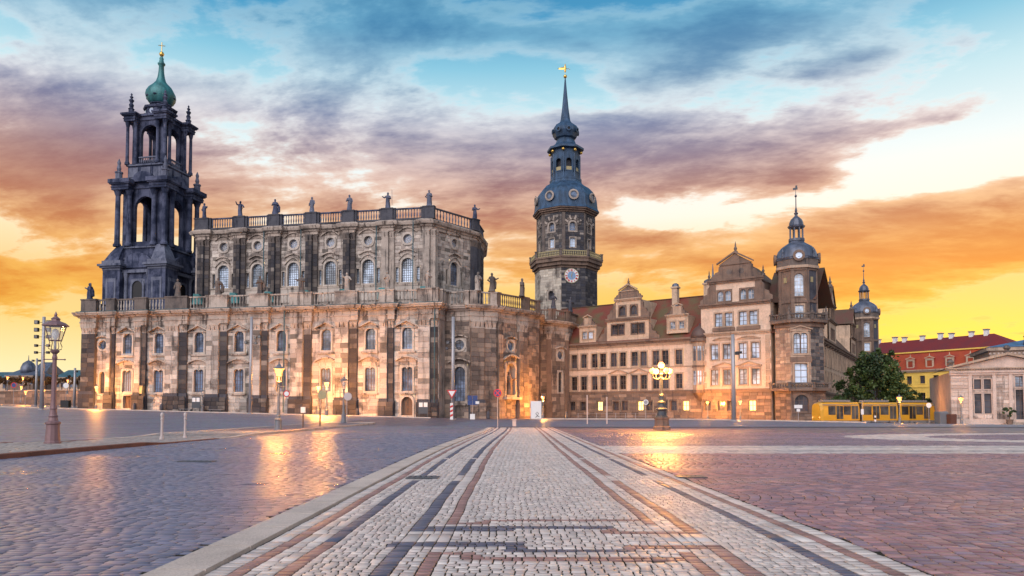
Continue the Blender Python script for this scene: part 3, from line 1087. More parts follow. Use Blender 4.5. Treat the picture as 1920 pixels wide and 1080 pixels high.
# --- left: raised footway between the two roads with its kerb stones
def isl(y): return .13 if y < 28.5 else (.13 - .10 * sstep(y, 28.5, 31) if y < 38 else .03 + .10 * sstep(y, 38, 41))
ys = list(np.arange(15, 77.1, 1.))
vs, fs = [], []
for y in ys:
    xl = -19.1 if y < 70 else -19.1 + (y - 70) * .3
    for x in (xl, -14.25): vs.append((x, y, isl(y) - .012 + Gc(x, y)))
for j in range(len(ys) - 1): fs.append((2 * j, 2 * j + 1, 2 * j + 3, 2 * j + 2))
island = struct(MB().add(vs, fs).build('footway', M['ground']))
rs = [q for q in rows(-19.0, -14.27, 16, 46, .16, .13, .01, .8)]
cw = [shade(random.choice(WHITE), .45, .68) for _ in rs]
zz = np.array([isl(q[1]) for q in rs]); rs = np.array(rs)
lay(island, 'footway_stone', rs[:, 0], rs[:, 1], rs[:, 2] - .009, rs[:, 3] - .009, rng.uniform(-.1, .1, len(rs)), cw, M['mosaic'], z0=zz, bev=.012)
for side, xa, xb, dep in ((0, -14.26, -13.98, .2), (1, -19.36, -19.1, .2)):
    y = 15.
    while y < 76:
        L = random.uniform(1.3, 2.1)
        za, zb = isl(y), isl(min(y + L, 76)); k = random.uniform(-.012, .012)
        ga, gb = Gc(xa, y), Gc(xa, y + L)
        mb = MB().add([(xa, y + .01, -dep + ga), (xb, y + .01, -dep + ga), (xb, y + L - .01, -dep + gb), (xa, y + L - .01, -dep + gb), (xa + .01, y + .02, za + .008 + ga), (xb - .03 + k, y + .02, za + ga),
                       (xb - .03 - k, y + L - .02, zb + gb), (xa + .01, y + L - .02, zb + .008 + gb)], [(4, 5, 6, 7), (0, 1, 5, 4), (1, 2, 6, 5), (2, 3, 7, 6), (3, 0, 4, 7)])
        mb.build('kerb_stone', M['kerb_red'] if y < 34 else M['kerb'], island); y += L
mb = MB(); mb.box(-19.3, -13.99, 76.0, 76.28, -.1, .16 + G(-16, 76)); mb.build('kerb_stone', M['kerb'], island)
# kerb along the church and the palace pavements
def kerb_line(name, P, Q, mat='kerb', w=.3, h=.13, step=2.0):
    n = max(1, int(math.hypot(Q[0] - P[0], Q[1] - P[1]) / step))
    fr = frame(P, Q); root = None
    mb = MB()
    root = struct(place(None, name))
    for i in range(n):
        u0, u1 = fr[1] * i / n, fr[1] * (i + 1) / n
        p = fr[0] @ Vector((u0, 0, 0)); q = fr[0] @ Vector((u1, 0, 0))
        b = MB(fr[0]); g0, g1 = Gc(p.x, p.y), Gc(q.x, q.y)
        b.add([(u0 + .01, 0, g0 - .2), (u1 - .01, 0, g1 - .2), (u1 - .01, w, g1 - .2), (u0 + .01, w, g0 - .2), (u0 + .015, .015, g0 + h), (u1 - .015, .015, g1 + h), (u1 - .015, w - .015, g1 + h), (u0 + .015, w - .015, g0 + h)],
              [(4, 5, 6, 7), (0, 1, 5, 4), (1, 2, 6, 5), (2, 3, 7, 6), (3, 0, 4, 7)])
        b.M = None
        b.build('kerb_stone', M[mat], root)


kerb_line('church_kerb', (-120, 150), (-14, 128.5))
kerb_line('palace_kerb', (4, 133), (56, 118))
# iron gratings / drain covers in the paving
for i, (x, y, w, d) in enumerate([(-1.75, 14.75, .62, .5), (3.55, 14.9, .55, .5), (-8.2, 19.5, .9, .35)]):
    mb = MB(); mb.box(-w / 2, w / 2, -d / 2, -d / 2 + .05, 0, .02); mb.box(-w / 2, w / 2, d / 2 - .05, d / 2, 0, .02)
    mb.box(-w / 2, -w / 2 + .05, -d / 2 + .05, d / 2 - .05, 0, .02); mb.box(w / 2 - .05, w / 2, -d / 2 + .05, d / 2 - .05, 0, .02)
    root = thing('drain_cover', ['iron drain cover beside the kerb of the mosaic path', 'iron drain cover where mosaic path meets red setts', 'long iron drain slot in the blue grey road'][i], 'drain', (x, y, .004))
    mb.build('frame', M['iron'], root)
    for k in range(5):
        u = -w / 2 + .05 + (w - .1) * (k + .5) / 5
        MB().box(u - (w - .1) / 14, u + (w - .1) / 14, -d / 2 + .052, d / 2 - .052, .002, .016).build('bar', M['iron'], root)
# ---------------------------------------------------------------- the church
CA, CB = at(152, 700, 153.5), at(823, 700, 139.0)
CROT = math.atan2(CB.y - CA.y, CB.x - CA.x)
church = thing('church', 'long sooty baroque sandstone church with balustrades, tall open tower and rounded end', 'church', (CA.x, CA.y, 0), CROT)
CM = Matrix.Translation((CA.x, CA.y, 0)) @ Matrix.Rotation(CROT, 4, 'Z')
L1 = 76.47
ZC, ZB, ZT = 20.2, 21.75, 24.4       # under cornice, balustrade foot, balustrade top
WU = [10.76, 17.94, 26.88, 35.62, 44.62, 53.96, 62.97, 70.29]
PILS = [(.5, 3.7), (6.3, 8.0), (12.85, 15.25), (19.75, 24.4), (28.85, 33.2), (38.2, 41.9), (46.8, 51.0), (56.1, 60.4), (65.1, 67.7), (72.6, 76.3)]
w_up = Win(c_arch(2.0, 4.1), 3, 7, .36, .16, .55, 'sand_light', 'glass_blue', 'frame_dark', t=.05, extras=[
    ('pediment', tri_ped(4.6, 1.15, 4.15, .75).mesh('pediment', M['sand_warm'])), ('sill', MB().box(-1.7, 1.7, -.42, .02, -.72, -.38).mesh('sill', M['sand_warm']))])
w_lo = Win(c_twin(2.1, 4.5), 4, 6, .34, .15, .55, 'sand_light', 'glass_blue', 'frame_brown', t=.05, wide=.12, extras=[
    ('pediment', seg_ped(4.5, .75, 5.6, .65).mesh('pediment', M['sand_warm'])), ('sill', MB().box(-1.6, 1.6, -.36, .02, -.66, -.36).mesh('sill', M['sand_warm']))])
w_oval = Win(c_oval(1.9, 1.9), 2, 2, .36, .18, .5, 'sand_light', 'glass_blue', 'frame_dark', t=.05, extras=[
    ('pediment', seg_ped(3.4, .5, 2.15, .5, close=False).mesh('pediment', M['sand_warm']))])
w_apse = Win(c_arch(2.3, 6.6), 4, 8, .45, .2, .6, 'sand_warm', 'glass_blue', 'frame_dark', t=.05, extras=[
    ('pediment', seg_ped(4.6, .8, 7.2, .7, close=False).mesh('pediment', M['sand_warm'])), ('sill', MB().box(-1.8, 1.8, -.4, .02, -.8, -.5).mesh('sill', M['sand_warm']))])


def door_parts(root, p, rz, w=2.2, h=3.6):
    con = c_arch(w, h)
    o = surround(con, .35, .18, .6).build('door', M['sand_light'], root, p, rz)
    x = pane_mesh(con, .5).build('leaf', M['wood_door'], o)
    for sx in (-1, 1):
        for k in range(3):
            MB().box(sx * w * .25 - w * .17, sx * w * .25 + w * .17, .44, .5, .25 + k * .9, .25 + k * .9 + .7).build('door_panel', M['wood_door'], o)
    MB().box(-.05, .05, .42, .5, 0, h - .1).build('door_post', M['wood_door'], o)
    for k in range(2): MB().box(-1.6 - .3 * k, 1.6 + .3 * k, -.9 - .4 * k, -.1, -.2 - .17 * (k + 1), -.2 - .17 * k - .002).build('step', M['sand_light'], o)
    return con


blk = Blocks()
fr0 = frame((0, 0), (L1, 0))
holes = []
for i, u in enumerate(WU):
    holes += [w_up.hole(u, 13.1), w_lo.hole(u, 5.2)]
holes += [w_oval.hole(5.0, 14.0), (3.75, 6.25, 2.0, 9.6)]
w_side = Win(c_arch(1.3, 4.5), 2, 6, .3, .12, .5, 'sand_light', 'glass_dark', 'frame_dark', t=.05)
holes[-1] = w_side.hole(5.0, 5.0)
DZ = {0: 2.0, 7: .62}
for k, z in DZ.items():
    u = WU[k] + (.3 if k == 0 else 0); holes.append((u - 1.5, u + 1.5, z - .3, z + 4.0))
holes[-2] = (WU[0] + .3 - 1.05 - .38, WU[0] + .3 + 1.05 + .38, 2.0 - .38 + .05, 2.0 + 3.0 + .38)
holes[-1] = (WU[7] - 1.1 - .38, WU[7] + 1.1 + .38, .62 - .33, .62 + 3.5 + .38)
# clean holes must not overlap the lower windows
wall = MB()
grid_wall(wall, 0, L1, -1, ZC + .2, holes, .0)
wall.build('wall', M['sand'], church)
blk.wall(fr0, 0, L1, -.5, ZC - 1.0, holes, .78, 1.5, pal_church, 0., 1)
for u in WU:
    put_fr(w_up, church, fr0, u, 13.1); put_fr(w_lo, church, fr0, u, 5.2)
put_fr(w_oval, church, fr0, 5.0, 14.0); put_fr(w_side, church, fr0, 5.0, 5.0)
door_parts(church, (WU[0] + .3, 0, 2.0), 0, 2.1, 3.0)
door_parts(church, (WU[7], 0, .62), 0, 2.2, 3.5)
# apron panels under the upper windows
for u in WU:
    mb = MB(); mb.box(u - 2.2, u + 2.2, -.14, .0, 11.75, 12.3); mb.box(u - 2.0, u + 2.0, -.09, .0, 10.95, 11.752); mb.build('apron', M['sand_light'], church)


def pilaster(root, fr, u0, u1, z0, z1, d, mat, dark_side=None, cap='sand_warm', base='sand_black', bh=3.4):
    mb = MB(fr[0])
    mb.box(u0, u1, -d, .0, z0 + bh, z1 - 1.5)
    o = mb.build('pilaster', M[mat], root)
    mb = MB(fr[0])
    w = u1 - u0
    mb.box(u0 - .12, u1 + .12, -d - .14, .0, z1 - .28, z1); mb.box(u0 - .02, u1 + .02, -d - .05, 0., z1 - 1.5, z1 - 1.25)
    for i in range(max(2, int(w / .7))):
        n = max(2, int(w / .7)); c = u0 + w * (i + .5) / n
        mb.add([(c - w / n * .38, -d, z1 - 1.25), (c + w / n * .38, -d, z1 - 1.25), (c + w / n * .46, -d - .22, z1 - .3), (c - w / n * .46, -d - .22, z1 - .3),
                (c - w / n * .38, 0, z1 - 1.25), (c + w / n * .38, 0, z1 - 1.25), (c + w / n * .46, 0, z1 - .3), (c - w / n * .46, 0, z1 - .3)],
               [(0, 1, 2, 3), (0, 3, 7, 4), (1, 5, 6, 2), (0, 4, 5, 1), (3, 2, 6, 7)])
    mb.build('capital', M[cap], o)
    mb = MB(fr[0])
    mb.box(u0 - .25, u1 + .25, -d - .3, 0., z0 - 1.2, z0 + bh - .5); mb.box(u0 - .12, u1 + .12, -d - .16, 0., z0 + bh - .501, z0 + bh)
    mb.build('pilaster_base', M[base], o)
    return o


PATH0 = [(-.3, .0)]
steps = []
for i, (a, b) in enumerate(PILS):
    g = max(.2, 2.1 * (1 - a / 80.))
    w = b - a
    if w > 3.9 or i in (5, 9):
        m_ = a + w * .62
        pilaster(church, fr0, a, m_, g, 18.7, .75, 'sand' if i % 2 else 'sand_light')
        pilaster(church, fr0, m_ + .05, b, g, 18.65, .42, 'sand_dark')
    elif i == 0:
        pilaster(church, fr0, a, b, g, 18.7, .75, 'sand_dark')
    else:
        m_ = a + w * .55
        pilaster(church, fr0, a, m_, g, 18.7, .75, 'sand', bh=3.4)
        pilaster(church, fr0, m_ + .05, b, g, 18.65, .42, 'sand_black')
    blk_fr = fr0
    # a few facing stones on the pilaster shafts
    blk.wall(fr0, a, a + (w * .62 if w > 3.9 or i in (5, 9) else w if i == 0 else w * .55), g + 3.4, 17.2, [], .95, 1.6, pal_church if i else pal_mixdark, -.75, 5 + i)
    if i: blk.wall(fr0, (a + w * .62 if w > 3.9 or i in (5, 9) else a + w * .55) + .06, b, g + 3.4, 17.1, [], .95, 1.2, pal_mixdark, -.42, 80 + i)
    blk.wall(fr0, a - .2, b + .2, g - .6, g + 2.8, [], .8, 1.4, pal_mixdark, -1.05, 95 + i)
    steps += [(a - .15, -.75), (b + .15, -.75)]
# entablature path stepping out over every pilaster
ent = [(-.25, 6.), (-.25, 0.)]
for i in range(0, len(steps), 2):
    a, b = steps[i][0], steps[i + 1][0]
    a = max(a, -.2 if i else -.249)
    ent += [(a, 0.), (a, -.75), (b, -.75), (b, 0.)]
ent = [p for k, p in enumerate(ent) if k == 0 or p != ent[k - 1]]
# apse ring
wm = lambda px, Y: (CM.inverted() @ Vector((*at(px, 700, Y).xy, 0))).xy
AP = [wm(833, 143), wm(880, 141.5), wm(930, 143.5), wm(985, 150), wm(1010, 154.5)]
AP = [tuple(p) for p in AP]
SACR = [tuple(wm(1006, 163)), tuple(wm(1035, 162.5)), tuple(wm(1065, 166)), tuple(wm(1090, 176)), tuple(wm(1092, 190))]
ent += [(L1, AP[0][1] + .2)]
ENT = [(0, 18.7), (.12, 18.7), (.12, 19.5), (.25, 19.52), (.25, 19.7), (.12, 19.72), (.12, 20.5), (.45, 20.55), (.5, 20.75), (1.0, 20.95), (1.1, 21.25), (1.22, 21.3), (1.25, 21.55), (.2, 21.7), (0, 21.7)]
MB().sweep(ENT, ent).build('entablature', M['sand_warm'], church)
MB().sweep([(-.1, 21.69), (.75, 21.69), (.75, 21.78), (-.1, 21.78)], ent).build('cornice_flashing', M['copper_dark'], church)


def seg_end(P, Q, z1, pal, seed, holes, win, pils=(), mat='sand', zc=ZC):
    fr = frame(P, Q)
    mb = MB(fr[0]); grid_wall(mb, 0, fr[1], -1, zc + .2, holes, 0.); mb.build('wall', M[mat], church)
    blk.wall(fr, 0, fr[1], -.4, zc - 1., holes, .8, 1.35, pal, 0., seed)
    return fr


# apse bays: recessed window bay, pilaster group, niche bay, curved end
mb = MB(); mb.add([(L1, 0, -1), (L1, AP[0][1], -1), (L1, AP[0][1], ZC + .2), (L1, 0, ZC + .2)], [(0, 1, 2, 3)]); mb.build('wall', M['sand'], church)
frA = frame(AP[0], AP[1]); u = frA[1] * .62
frA = seg_end(AP[0], AP[1], ZC, pal_apse, 21, [w_apse.hole(u, 3.3), w_oval.hole(u, 13.1)], None)
put_fr(w_apse, church, frA, u, 3.3); put_fr(w_oval, church, frA, u, 13.1)
frB = seg_end(AP[1], AP[2], ZC, pal_apse, 22, [], None)
pilaster(church, frB, .1, frB[1] * .52, .2, 18.7, .7, 'brown_stone')
pilaster(church, frB, frB[1] * .54, frB[1] - .1, .2, 18.65, .4, 'brown_stone', base='brown_stone')
frC = frame(AP[2], AP[3]); u = frC[1] * .48
NICHE = Win(c_arch(2.6, 6.2), 0, 0, .4, .2, 1.2, 'sand_warm', 'sand_warm', extras=[
    ('pediment', seg_ped(4.8, .9, 6.8, .7, close=False).mesh('pediment', M['sand_warm'])), ('sill', MB().box(-2.2, 2.2, -1.1, .02, -.9, -.45).mesh('sill', M['sand_warm']))], name='niche')
frC = seg_end(AP[2], AP[3], ZC, pal_apse, 23, [NICHE.hole(u, 4.6), w_oval.hole(u, 13.3)], None)
put_fr(NICHE, church, frC, u, 4.6); put_fr(w_oval, church, frC, u, 13.3)
NP = CM @ (frC[0] @ Vector((u, .35, 4.6)))
pilaster(church, frC, frC[1] - 2.6, frC[1] - .1, .2, 18.7, .65, 'brown_stone', base='brown_stone')
pilaster(church, frC, .3, 1.6, .2, 18.65, .4, 'brown_stone', base='brown_stone')
frD = seg_end(AP[3], AP[4], ZC, pal_apse, 24, [], None)
MB().add([(*AP[4], -1), (AP[4][0] - 1, AP[4][1] + 9, -1), (AP[4][0] - 1, AP[4][1] + 9, ZC), (*AP[4], ZC)], [(0, 1, 2, 3)]).build('wall', M['brown_stone'], church)
apath = [(AP[0][0] - .4, AP[0][1]), AP[0]]
for fr, a, b, d in ((frB, 0, frB[1], .55), (frC, frC[1] - 2.7, frC[1], .5)):
    for u, o in ((a, 0), (a, -d), (b, -d), (b, 0)):
        p = fr[0] @ Vector((u + (.01 if o else 0), o, 0)); apath.append((p.x, p.y))
apath += [AP[4], (AP[4][0] - 1, AP[4][1] + 8)]
MB().sweep(ENT, apath).build('entablature', M['sand_warm'], church)
# rounded sacristy at the far end
for k in range(4):
    P, Q = SACR[k], SACR[k + 1]
    hs = []
    fr = frame(P, Q)
    if k in (1, 2): hs = [w_oval.hole(fr[1] / 2, 12.8), w_side.hole(fr[1] / 2, 5.6)]
    fr = seg_end(P, Q, ZC, pal_apse, 31 + k, hs, None)
    if hs: put_fr(w_oval, church, fr, fr[1] / 2, 12.8); put_fr(w_side, church, fr, fr[1] / 2, 5.6)
    if k < 3: pilaster(church, fr, fr[1] - 1.15, fr[1] - .15, .2, 18.6, .4, 'brown_stone', base='brown_stone')
MB().sweep([(o, z - .35) for o, z in ENT], SACR).build('entablature', M['sand_warm'], church)
# flat copper roofs behind the balustrades
MB().prism([(.5, .8), (L1 - .5, .8), (L1 - .2, AP[0][1] + .6), (AP[1][0], AP[1][1] + .8), (AP[2][0] - .4, AP[2][1] + .8), (AP[3][0] - .8, AP[3][1]), (AP[4][0] - 1, AP[4][1]), (86, 44), (.5, 44)],
           20.9, 21.72).build('aisle_roof', M['copper_dark'], church)
MB().prism([(p[0] - .6 * (i > 1), p[1] + .8) for i, p in enumerate(SACR)] + [(88, 50)], 20.7, 21.3).build('sacristy_roof', M['copper_dark'], church)
# left end wall of the church
MB().add([(0, 0, -1), (0, 44, -1), (0, 44, ZC + .2), (0, 0, ZC + .2)], [(0, 1, 2, 3)]).build('end_wall', M['sand_dark'], church)

# lower balustrade
AH = ZT - ZB
def bal_run(pts_u, fr, y, z, h, mat, bmat, per=.85):
    pass
cuts = []
for i, (a, b) in enumerate(PILS): cuts.append(((a + b) / 2, (b - a) + .3))
prev = None
for i, (c, w) in enumerate(cuts):
    y = -.35
    dk = 'sand_dark' if i < 4 else 'sand_warm'
    pedestal(church, c, y, ZB, AH, w, 1.15, dk)
    if prev is not None:
        a, b = prev, c - w / 2
        m = 1.0 if b - a > 5 else .4
        if m == 1.0:
            pedestal(church, a + .45, y + .2, ZB, AH - .05, .9, .6, dk, name='pier'); pedestal(church, b - .45, y + .2, ZB, AH - .05, .9, .6, dk, name='pier')
            a, b = a + .9, b - .9
        balustrade(church, (a, y + .2), (b, y + .2), ZB, AH - .1, max(3, round((b - a) / .68)), dk, 'sand' if i > 3 else 'sand_light')
    prev = c + w / 2
balustrade(church, (-.1, 9), (-.1, 1), ZB, AH - .1, 10, 'sand_dark')
def ring_bal(pts, z, h, mat, per, pw):
    for P, Q in zip(pts, pts[1:]):
        fr = frame(P, Q)
        if fr[1] < 2.2: pedestal(church, (P[0] + Q[0]) / 2, (P[1] + Q[1]) / 2, z, h, fr[1], .7, mat, fr[2]); continue
        A = fr[0] @ Vector((pw, 0, 0)); B = fr[0] @ Vector((fr[1] - pw, 0, 0))
        pa_, pb_ = fr[0] @ Vector((pw / 2, -.05, 0)), fr[0] @ Vector((fr[1] - pw / 2, -.05, 0))
        pedestal(church, pa_.x, pa_.y, z, h, pw - .02, .8, mat, fr[2]); pedestal(church, pb_.x, pb_.y, z, h, pw - .02, .8, mat, fr[2])
        balustrade(church, (A.x, A.y), (B.x, B.y), z, h - .08, max(3, round((B - A).length / .62)), mat)


inset = lambda P, k=.0: P
pedestal(church, L1 - .1, 1.9, ZB, AH, 1.1, 2.4, 'sand_warm')
ring_bal([AP[0], AP[1]], ZB, AH, 'sand_warm', .6, .9)
ring_bal([AP[1], AP[2]], ZB, AH, 'sand_warm', .6, 1.3)
ring_bal([AP[2], AP[3]], ZB, AH, 'brown_stone', .6, .9)
ring_bal([AP[3], AP[4]], ZB, AH, 'brown_stone', .6, .9)
ring_bal(SACR[:4], ZB - .4, AH - .2, 'brown_stone', .6, .8)

# ---- nave
NS = 17.0
NP_U = [14.6, 16.4, 25.3, 33.7, 42.5, 51.2, 60.0, 69.2]
NW_U = [21.2, 29.5, 38.1, 46.8, 55.5, 64.4]
N0, N1 = 14.2, 69.6
NZ0, NZC, NZB, NZT = 21., 40.6, 42.2, 44.9
w_nave = Win(c_arch(2.7, 5.2), 6, 10, .32, .16, .7, 'sand_light', 'glass_pale', 'frame_dark', t=.06, extras=[
    ('pediment', seg_ped(4.0, .7, 6.2, .5, close=False).mesh('pediment', M['sand_warm'])),
    ('hood', seg_ped(3.9, 1.5, 4.6, .35, .22, close=False).mesh('hood', M['sand']))])
w_sl = Win(c_rect(.72, 3.2), 2, 6, .14, .1, .6, 'sand_light', 'glass_pale', 'frame_dark', t=.05)
w_rose = Win(c_oval(2.0, 2.0), 0, 0, .42, .22, .6, 'sand_light', 'glass_blue', extras=[
    ('hood', seg_ped(4.2, 1.0, 2.35, .45, .25, close=False).mesh('hood', M['sand_warm']))])
rose = MB()
for k in range(8):
    a = 2 * PI * k / 8; rose.tube([(.25 * math.cos(a), .48, 1 + .25 * math.sin(a)), (.98 * math.cos(a), .48, 1 + .98 * math.sin(a))], .035, 5)
for r_ in (.28, .66):
    rose.tube([(r_ * math.cos(2 * PI * k / 14), .47, 1 + r_ * math.sin(2 * PI * k / 14)) for k in range(15)], .035, 5)
w_rose.bars = rose.mesh('tracery', M['frame_white'])
frN = frame((0, NS), (90, NS))
NWM = [(N0, NS), (N1, NS)]
NA = tuple(wm(892, 168)); NBp = tuple(wm(906, 178)); NC_ = (NBp[0] - 3, NBp[1] + 12)
hs = []
for u in NW_U: hs += [w_nave.hole(u, 28.9), w_sl.hole(u - 2.35, 28.95), w_sl.hole(u + 2.35, 28.95), w_rose.hole(u, 37.2)]
mb = MB(frN[0]); grid_wall(mb, N0, N1, NZ0, NZC + .2, hs, 0.); mb.build('nave_wall', M['sand'], church)
blk.wall(frN, N0, N1, 27.4, NZC - .9, hs, .8, 1.4, pal_church, 0., 41)
for u in NW_U:
    put_fr(w_nave, church, frN, u, 28.9); put_fr(w_rose, church, frN, u, 37.2)
    for q in (-2.35, 2.35): put_fr(w_sl, church, frN, u + q, 28.95)
    mb = MB(frN[0]); mb.box(u - 3.1, u + 3.1, -.3, 0, 28.1, 28.5); mb.build('sill', M['sand_warm'], church)
    mb = MB(frN[0]); mb.box(u - 3.0, u + 3.0, -.22, 0, 25.2, 28.098); mb.build('apron', M['sand_light'], church)
frE = frame((N1, NS), NA); ue = frE[1] * .5
hs = [w_nave.hole(ue, 28.9), w_sl.hole(ue - 2.35, 28.95), w_sl.hole(ue + 2.35, 28.95), w_rose.hole(ue, 37.2)]
mb = MB(frE[0]); grid_wall(mb, 0, frE[1], NZ0, NZC + .2, hs, 0.); mb.build('nave_wall', M['sand'], church)
blk.wall(frE, 0, frE[1], 24, NZC - .9, hs, .8, 1.4, pal_church, 0., 42)
put_fr(w_nave, church, frE, ue, 28.9, glass='glass_blue'); put_fr(w_rose, church, frE, ue, 37.2)
for q in (-2.35, 2.35): put_fr(w_sl, church, frE, ue + q, 28.95, glass='glass_blue')
frF = frame(NA, NBp)
mb = MB(frF[0]); grid_wall(mb, 0, frF[1], NZ0, NZC + .2, [], 0.); mb.build('nave_wall', M['sand_dark'], church)
blk.wall(frF, 0, frF[1], 22, NZC - .9, [], .8, 1.2, pal_dark, 0., 43)
MB().add([(N0, NS, NZ0), (N0, NS + 26, NZ0), (N0, NS + 26, NZC), (N0, NS, NZC)], [(0, 1, 2, 3)]).build('nave_wall', M['sand_dark'], church)
nst = []
for i, u in enumerate(NP_U):
    dk = 'sand_black' if i < 6 else 'sand'
    if i == 0:
        pilaster(church, frN, u, u + 1.0, 22.6, 39.9, .5, 'sand', cap='sand_dark', base='sand_dark', bh=3.0); nst.append((u - .2, u + .9)); continue
    a, b = u - 1.15, u + 1.15
    pilaster(church, frN, a, a + 1.5, 22.6, 39.9, 1.0, dk, cap='sand_dark' if i < 6 else 'sand', base='sand_dark', bh=3.0)
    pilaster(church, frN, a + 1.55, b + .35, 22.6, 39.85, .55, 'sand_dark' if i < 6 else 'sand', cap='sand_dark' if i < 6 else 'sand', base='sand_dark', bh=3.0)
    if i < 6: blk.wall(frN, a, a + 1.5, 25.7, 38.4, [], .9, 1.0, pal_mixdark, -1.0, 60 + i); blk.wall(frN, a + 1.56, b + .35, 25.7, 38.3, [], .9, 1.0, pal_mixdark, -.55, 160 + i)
    nst.append((a - .1, b + .4))
    # copper scroll at the buttress foot
    mb = MB(frN[0]); mb.extr([(a - .5, 25.2), (a + 1.9, 25.2), (a + 1.7, 26.4), (a + 1.1, 27.5), (a - .2, 27.6), (a - .35, 26.4)], -1.9, -.95); mb.build('buttress_cap', M['copper'], church)
pilaster(church, frE, frE[1] - 2.0, frE[1] - .3, 22.6, 39.9, .7, 'sand_black', cap='sand_dark', base='sand_dark', bh=3.0)
pilaster(church, frE, .2, 1.5, 22.6, 39.9, .5, 'sand', cap='sand', base='sand', bh=3.0)
pilaster(church, frF, .8, 2.6, 22.6, 39.9, .6, 'sand_black', cap='sand_dark', base='sand_dark', bh=3.0)
npath = [(N0, NS + 12), (N0, NS)]
for a, b in nst[1:]: npath += [(max(a, N0 + .05), NS), (max(a, N0 + .05), NS - .8), (b, NS - .8), (b, NS)]
npath[-2:] = [(N1 + .3, NS - .8)]
npath = npath[:-1] + [(N1 + .2, NS - .4), NA, NBp, NC_]
NENT = [(0, 39.9), (.1, 39.9), (.1, 40.5), (.35, 40.6), (.4, 40.9), (.9, 41.1), (1.05, 41.5), (1.1, 41.75), (.2, 42.2), (0, 42.2)]
MB().sweep(NENT, npath).build('nave_entablature', M['sand_warm'], church)
MB().prism([(N0, NS), (N1, NS), NA, NBp, NC_, (N0, NS + 26)], NZC, 42.25).build('nave_roof', M['slate_grey'], church)
NH = NZT - NZB
pts = [(N0 + .3, 1.0)] + [(u, 2.6) for u in NP_U[1:]]
prev = None
for u, w in [(NP_U[0] + .1, .9)] + [(u, 2.5) for u in NP_U[1:]]:
    pedestal(church, u, NS - .3, NZB, NH, w, 1.1, 'sand_black')
    if prev is not None and u - w / 2 - prev > 1.5:
        a, b = prev + .5, u - w / 2 - .5
        pedestal(church, prev + .25, NS - .15, NZB, NH - .03, .5, .7, 'sand_black', name='pier'); pedestal(church, u - w / 2 - .25, NS - .15, NZB, NH - .03, .5, .7, 'sand_black', name='pier')
        balustrade(church, (a, NS - .15), (b, NS - .15), NZB, NH - .1, 9, 'tower_stone', 'tower_pale')
        MB().box(a - .5, b + .5, NS - .5, NS + .1, NZB - .001, NZB + .35).build('parapet_foot', M['sand_black'], church)
    prev = u + w / 2
A = frE[0] @ Vector((1.2, -.1, 0)); B = frE[0] @ Vector((frE[1] - 1.6, -.1, 0))
balustrade(church, (A.x, A.y), (B.x, B.y), NZB, NH - .1, 12, 'sand_black', 'tower_pale')
C2 = frE[0] @ Vector((frE[1] - .6, -.1, 0)); pedestal(church, C2.x, C2.y, NZB, NH, 2.2, 1.2, 'sand_black', frE[2])
A = frF[0] @ Vector((1.6, 0, 0)); balustrade(church, (A.x, A.y), NBp, NZB, NH - .1, 8, 'sand_black')
# drain pipes
for u, y, z0, z1 in [(45.6, -.9, 1.2, 21.5), (75.9, -1.0, .5, 21.5), (65.9, 16.0, 22, 42), (57.6, 16.2, 22, 42), (40.4, 15.8, 22, 42), (31.6, 15.8, 22, 42)]:
    MB().tube([(u, y, z0), (u, y, z1)], .11, 6).build('drainpipe', M['copper_dark'], church)

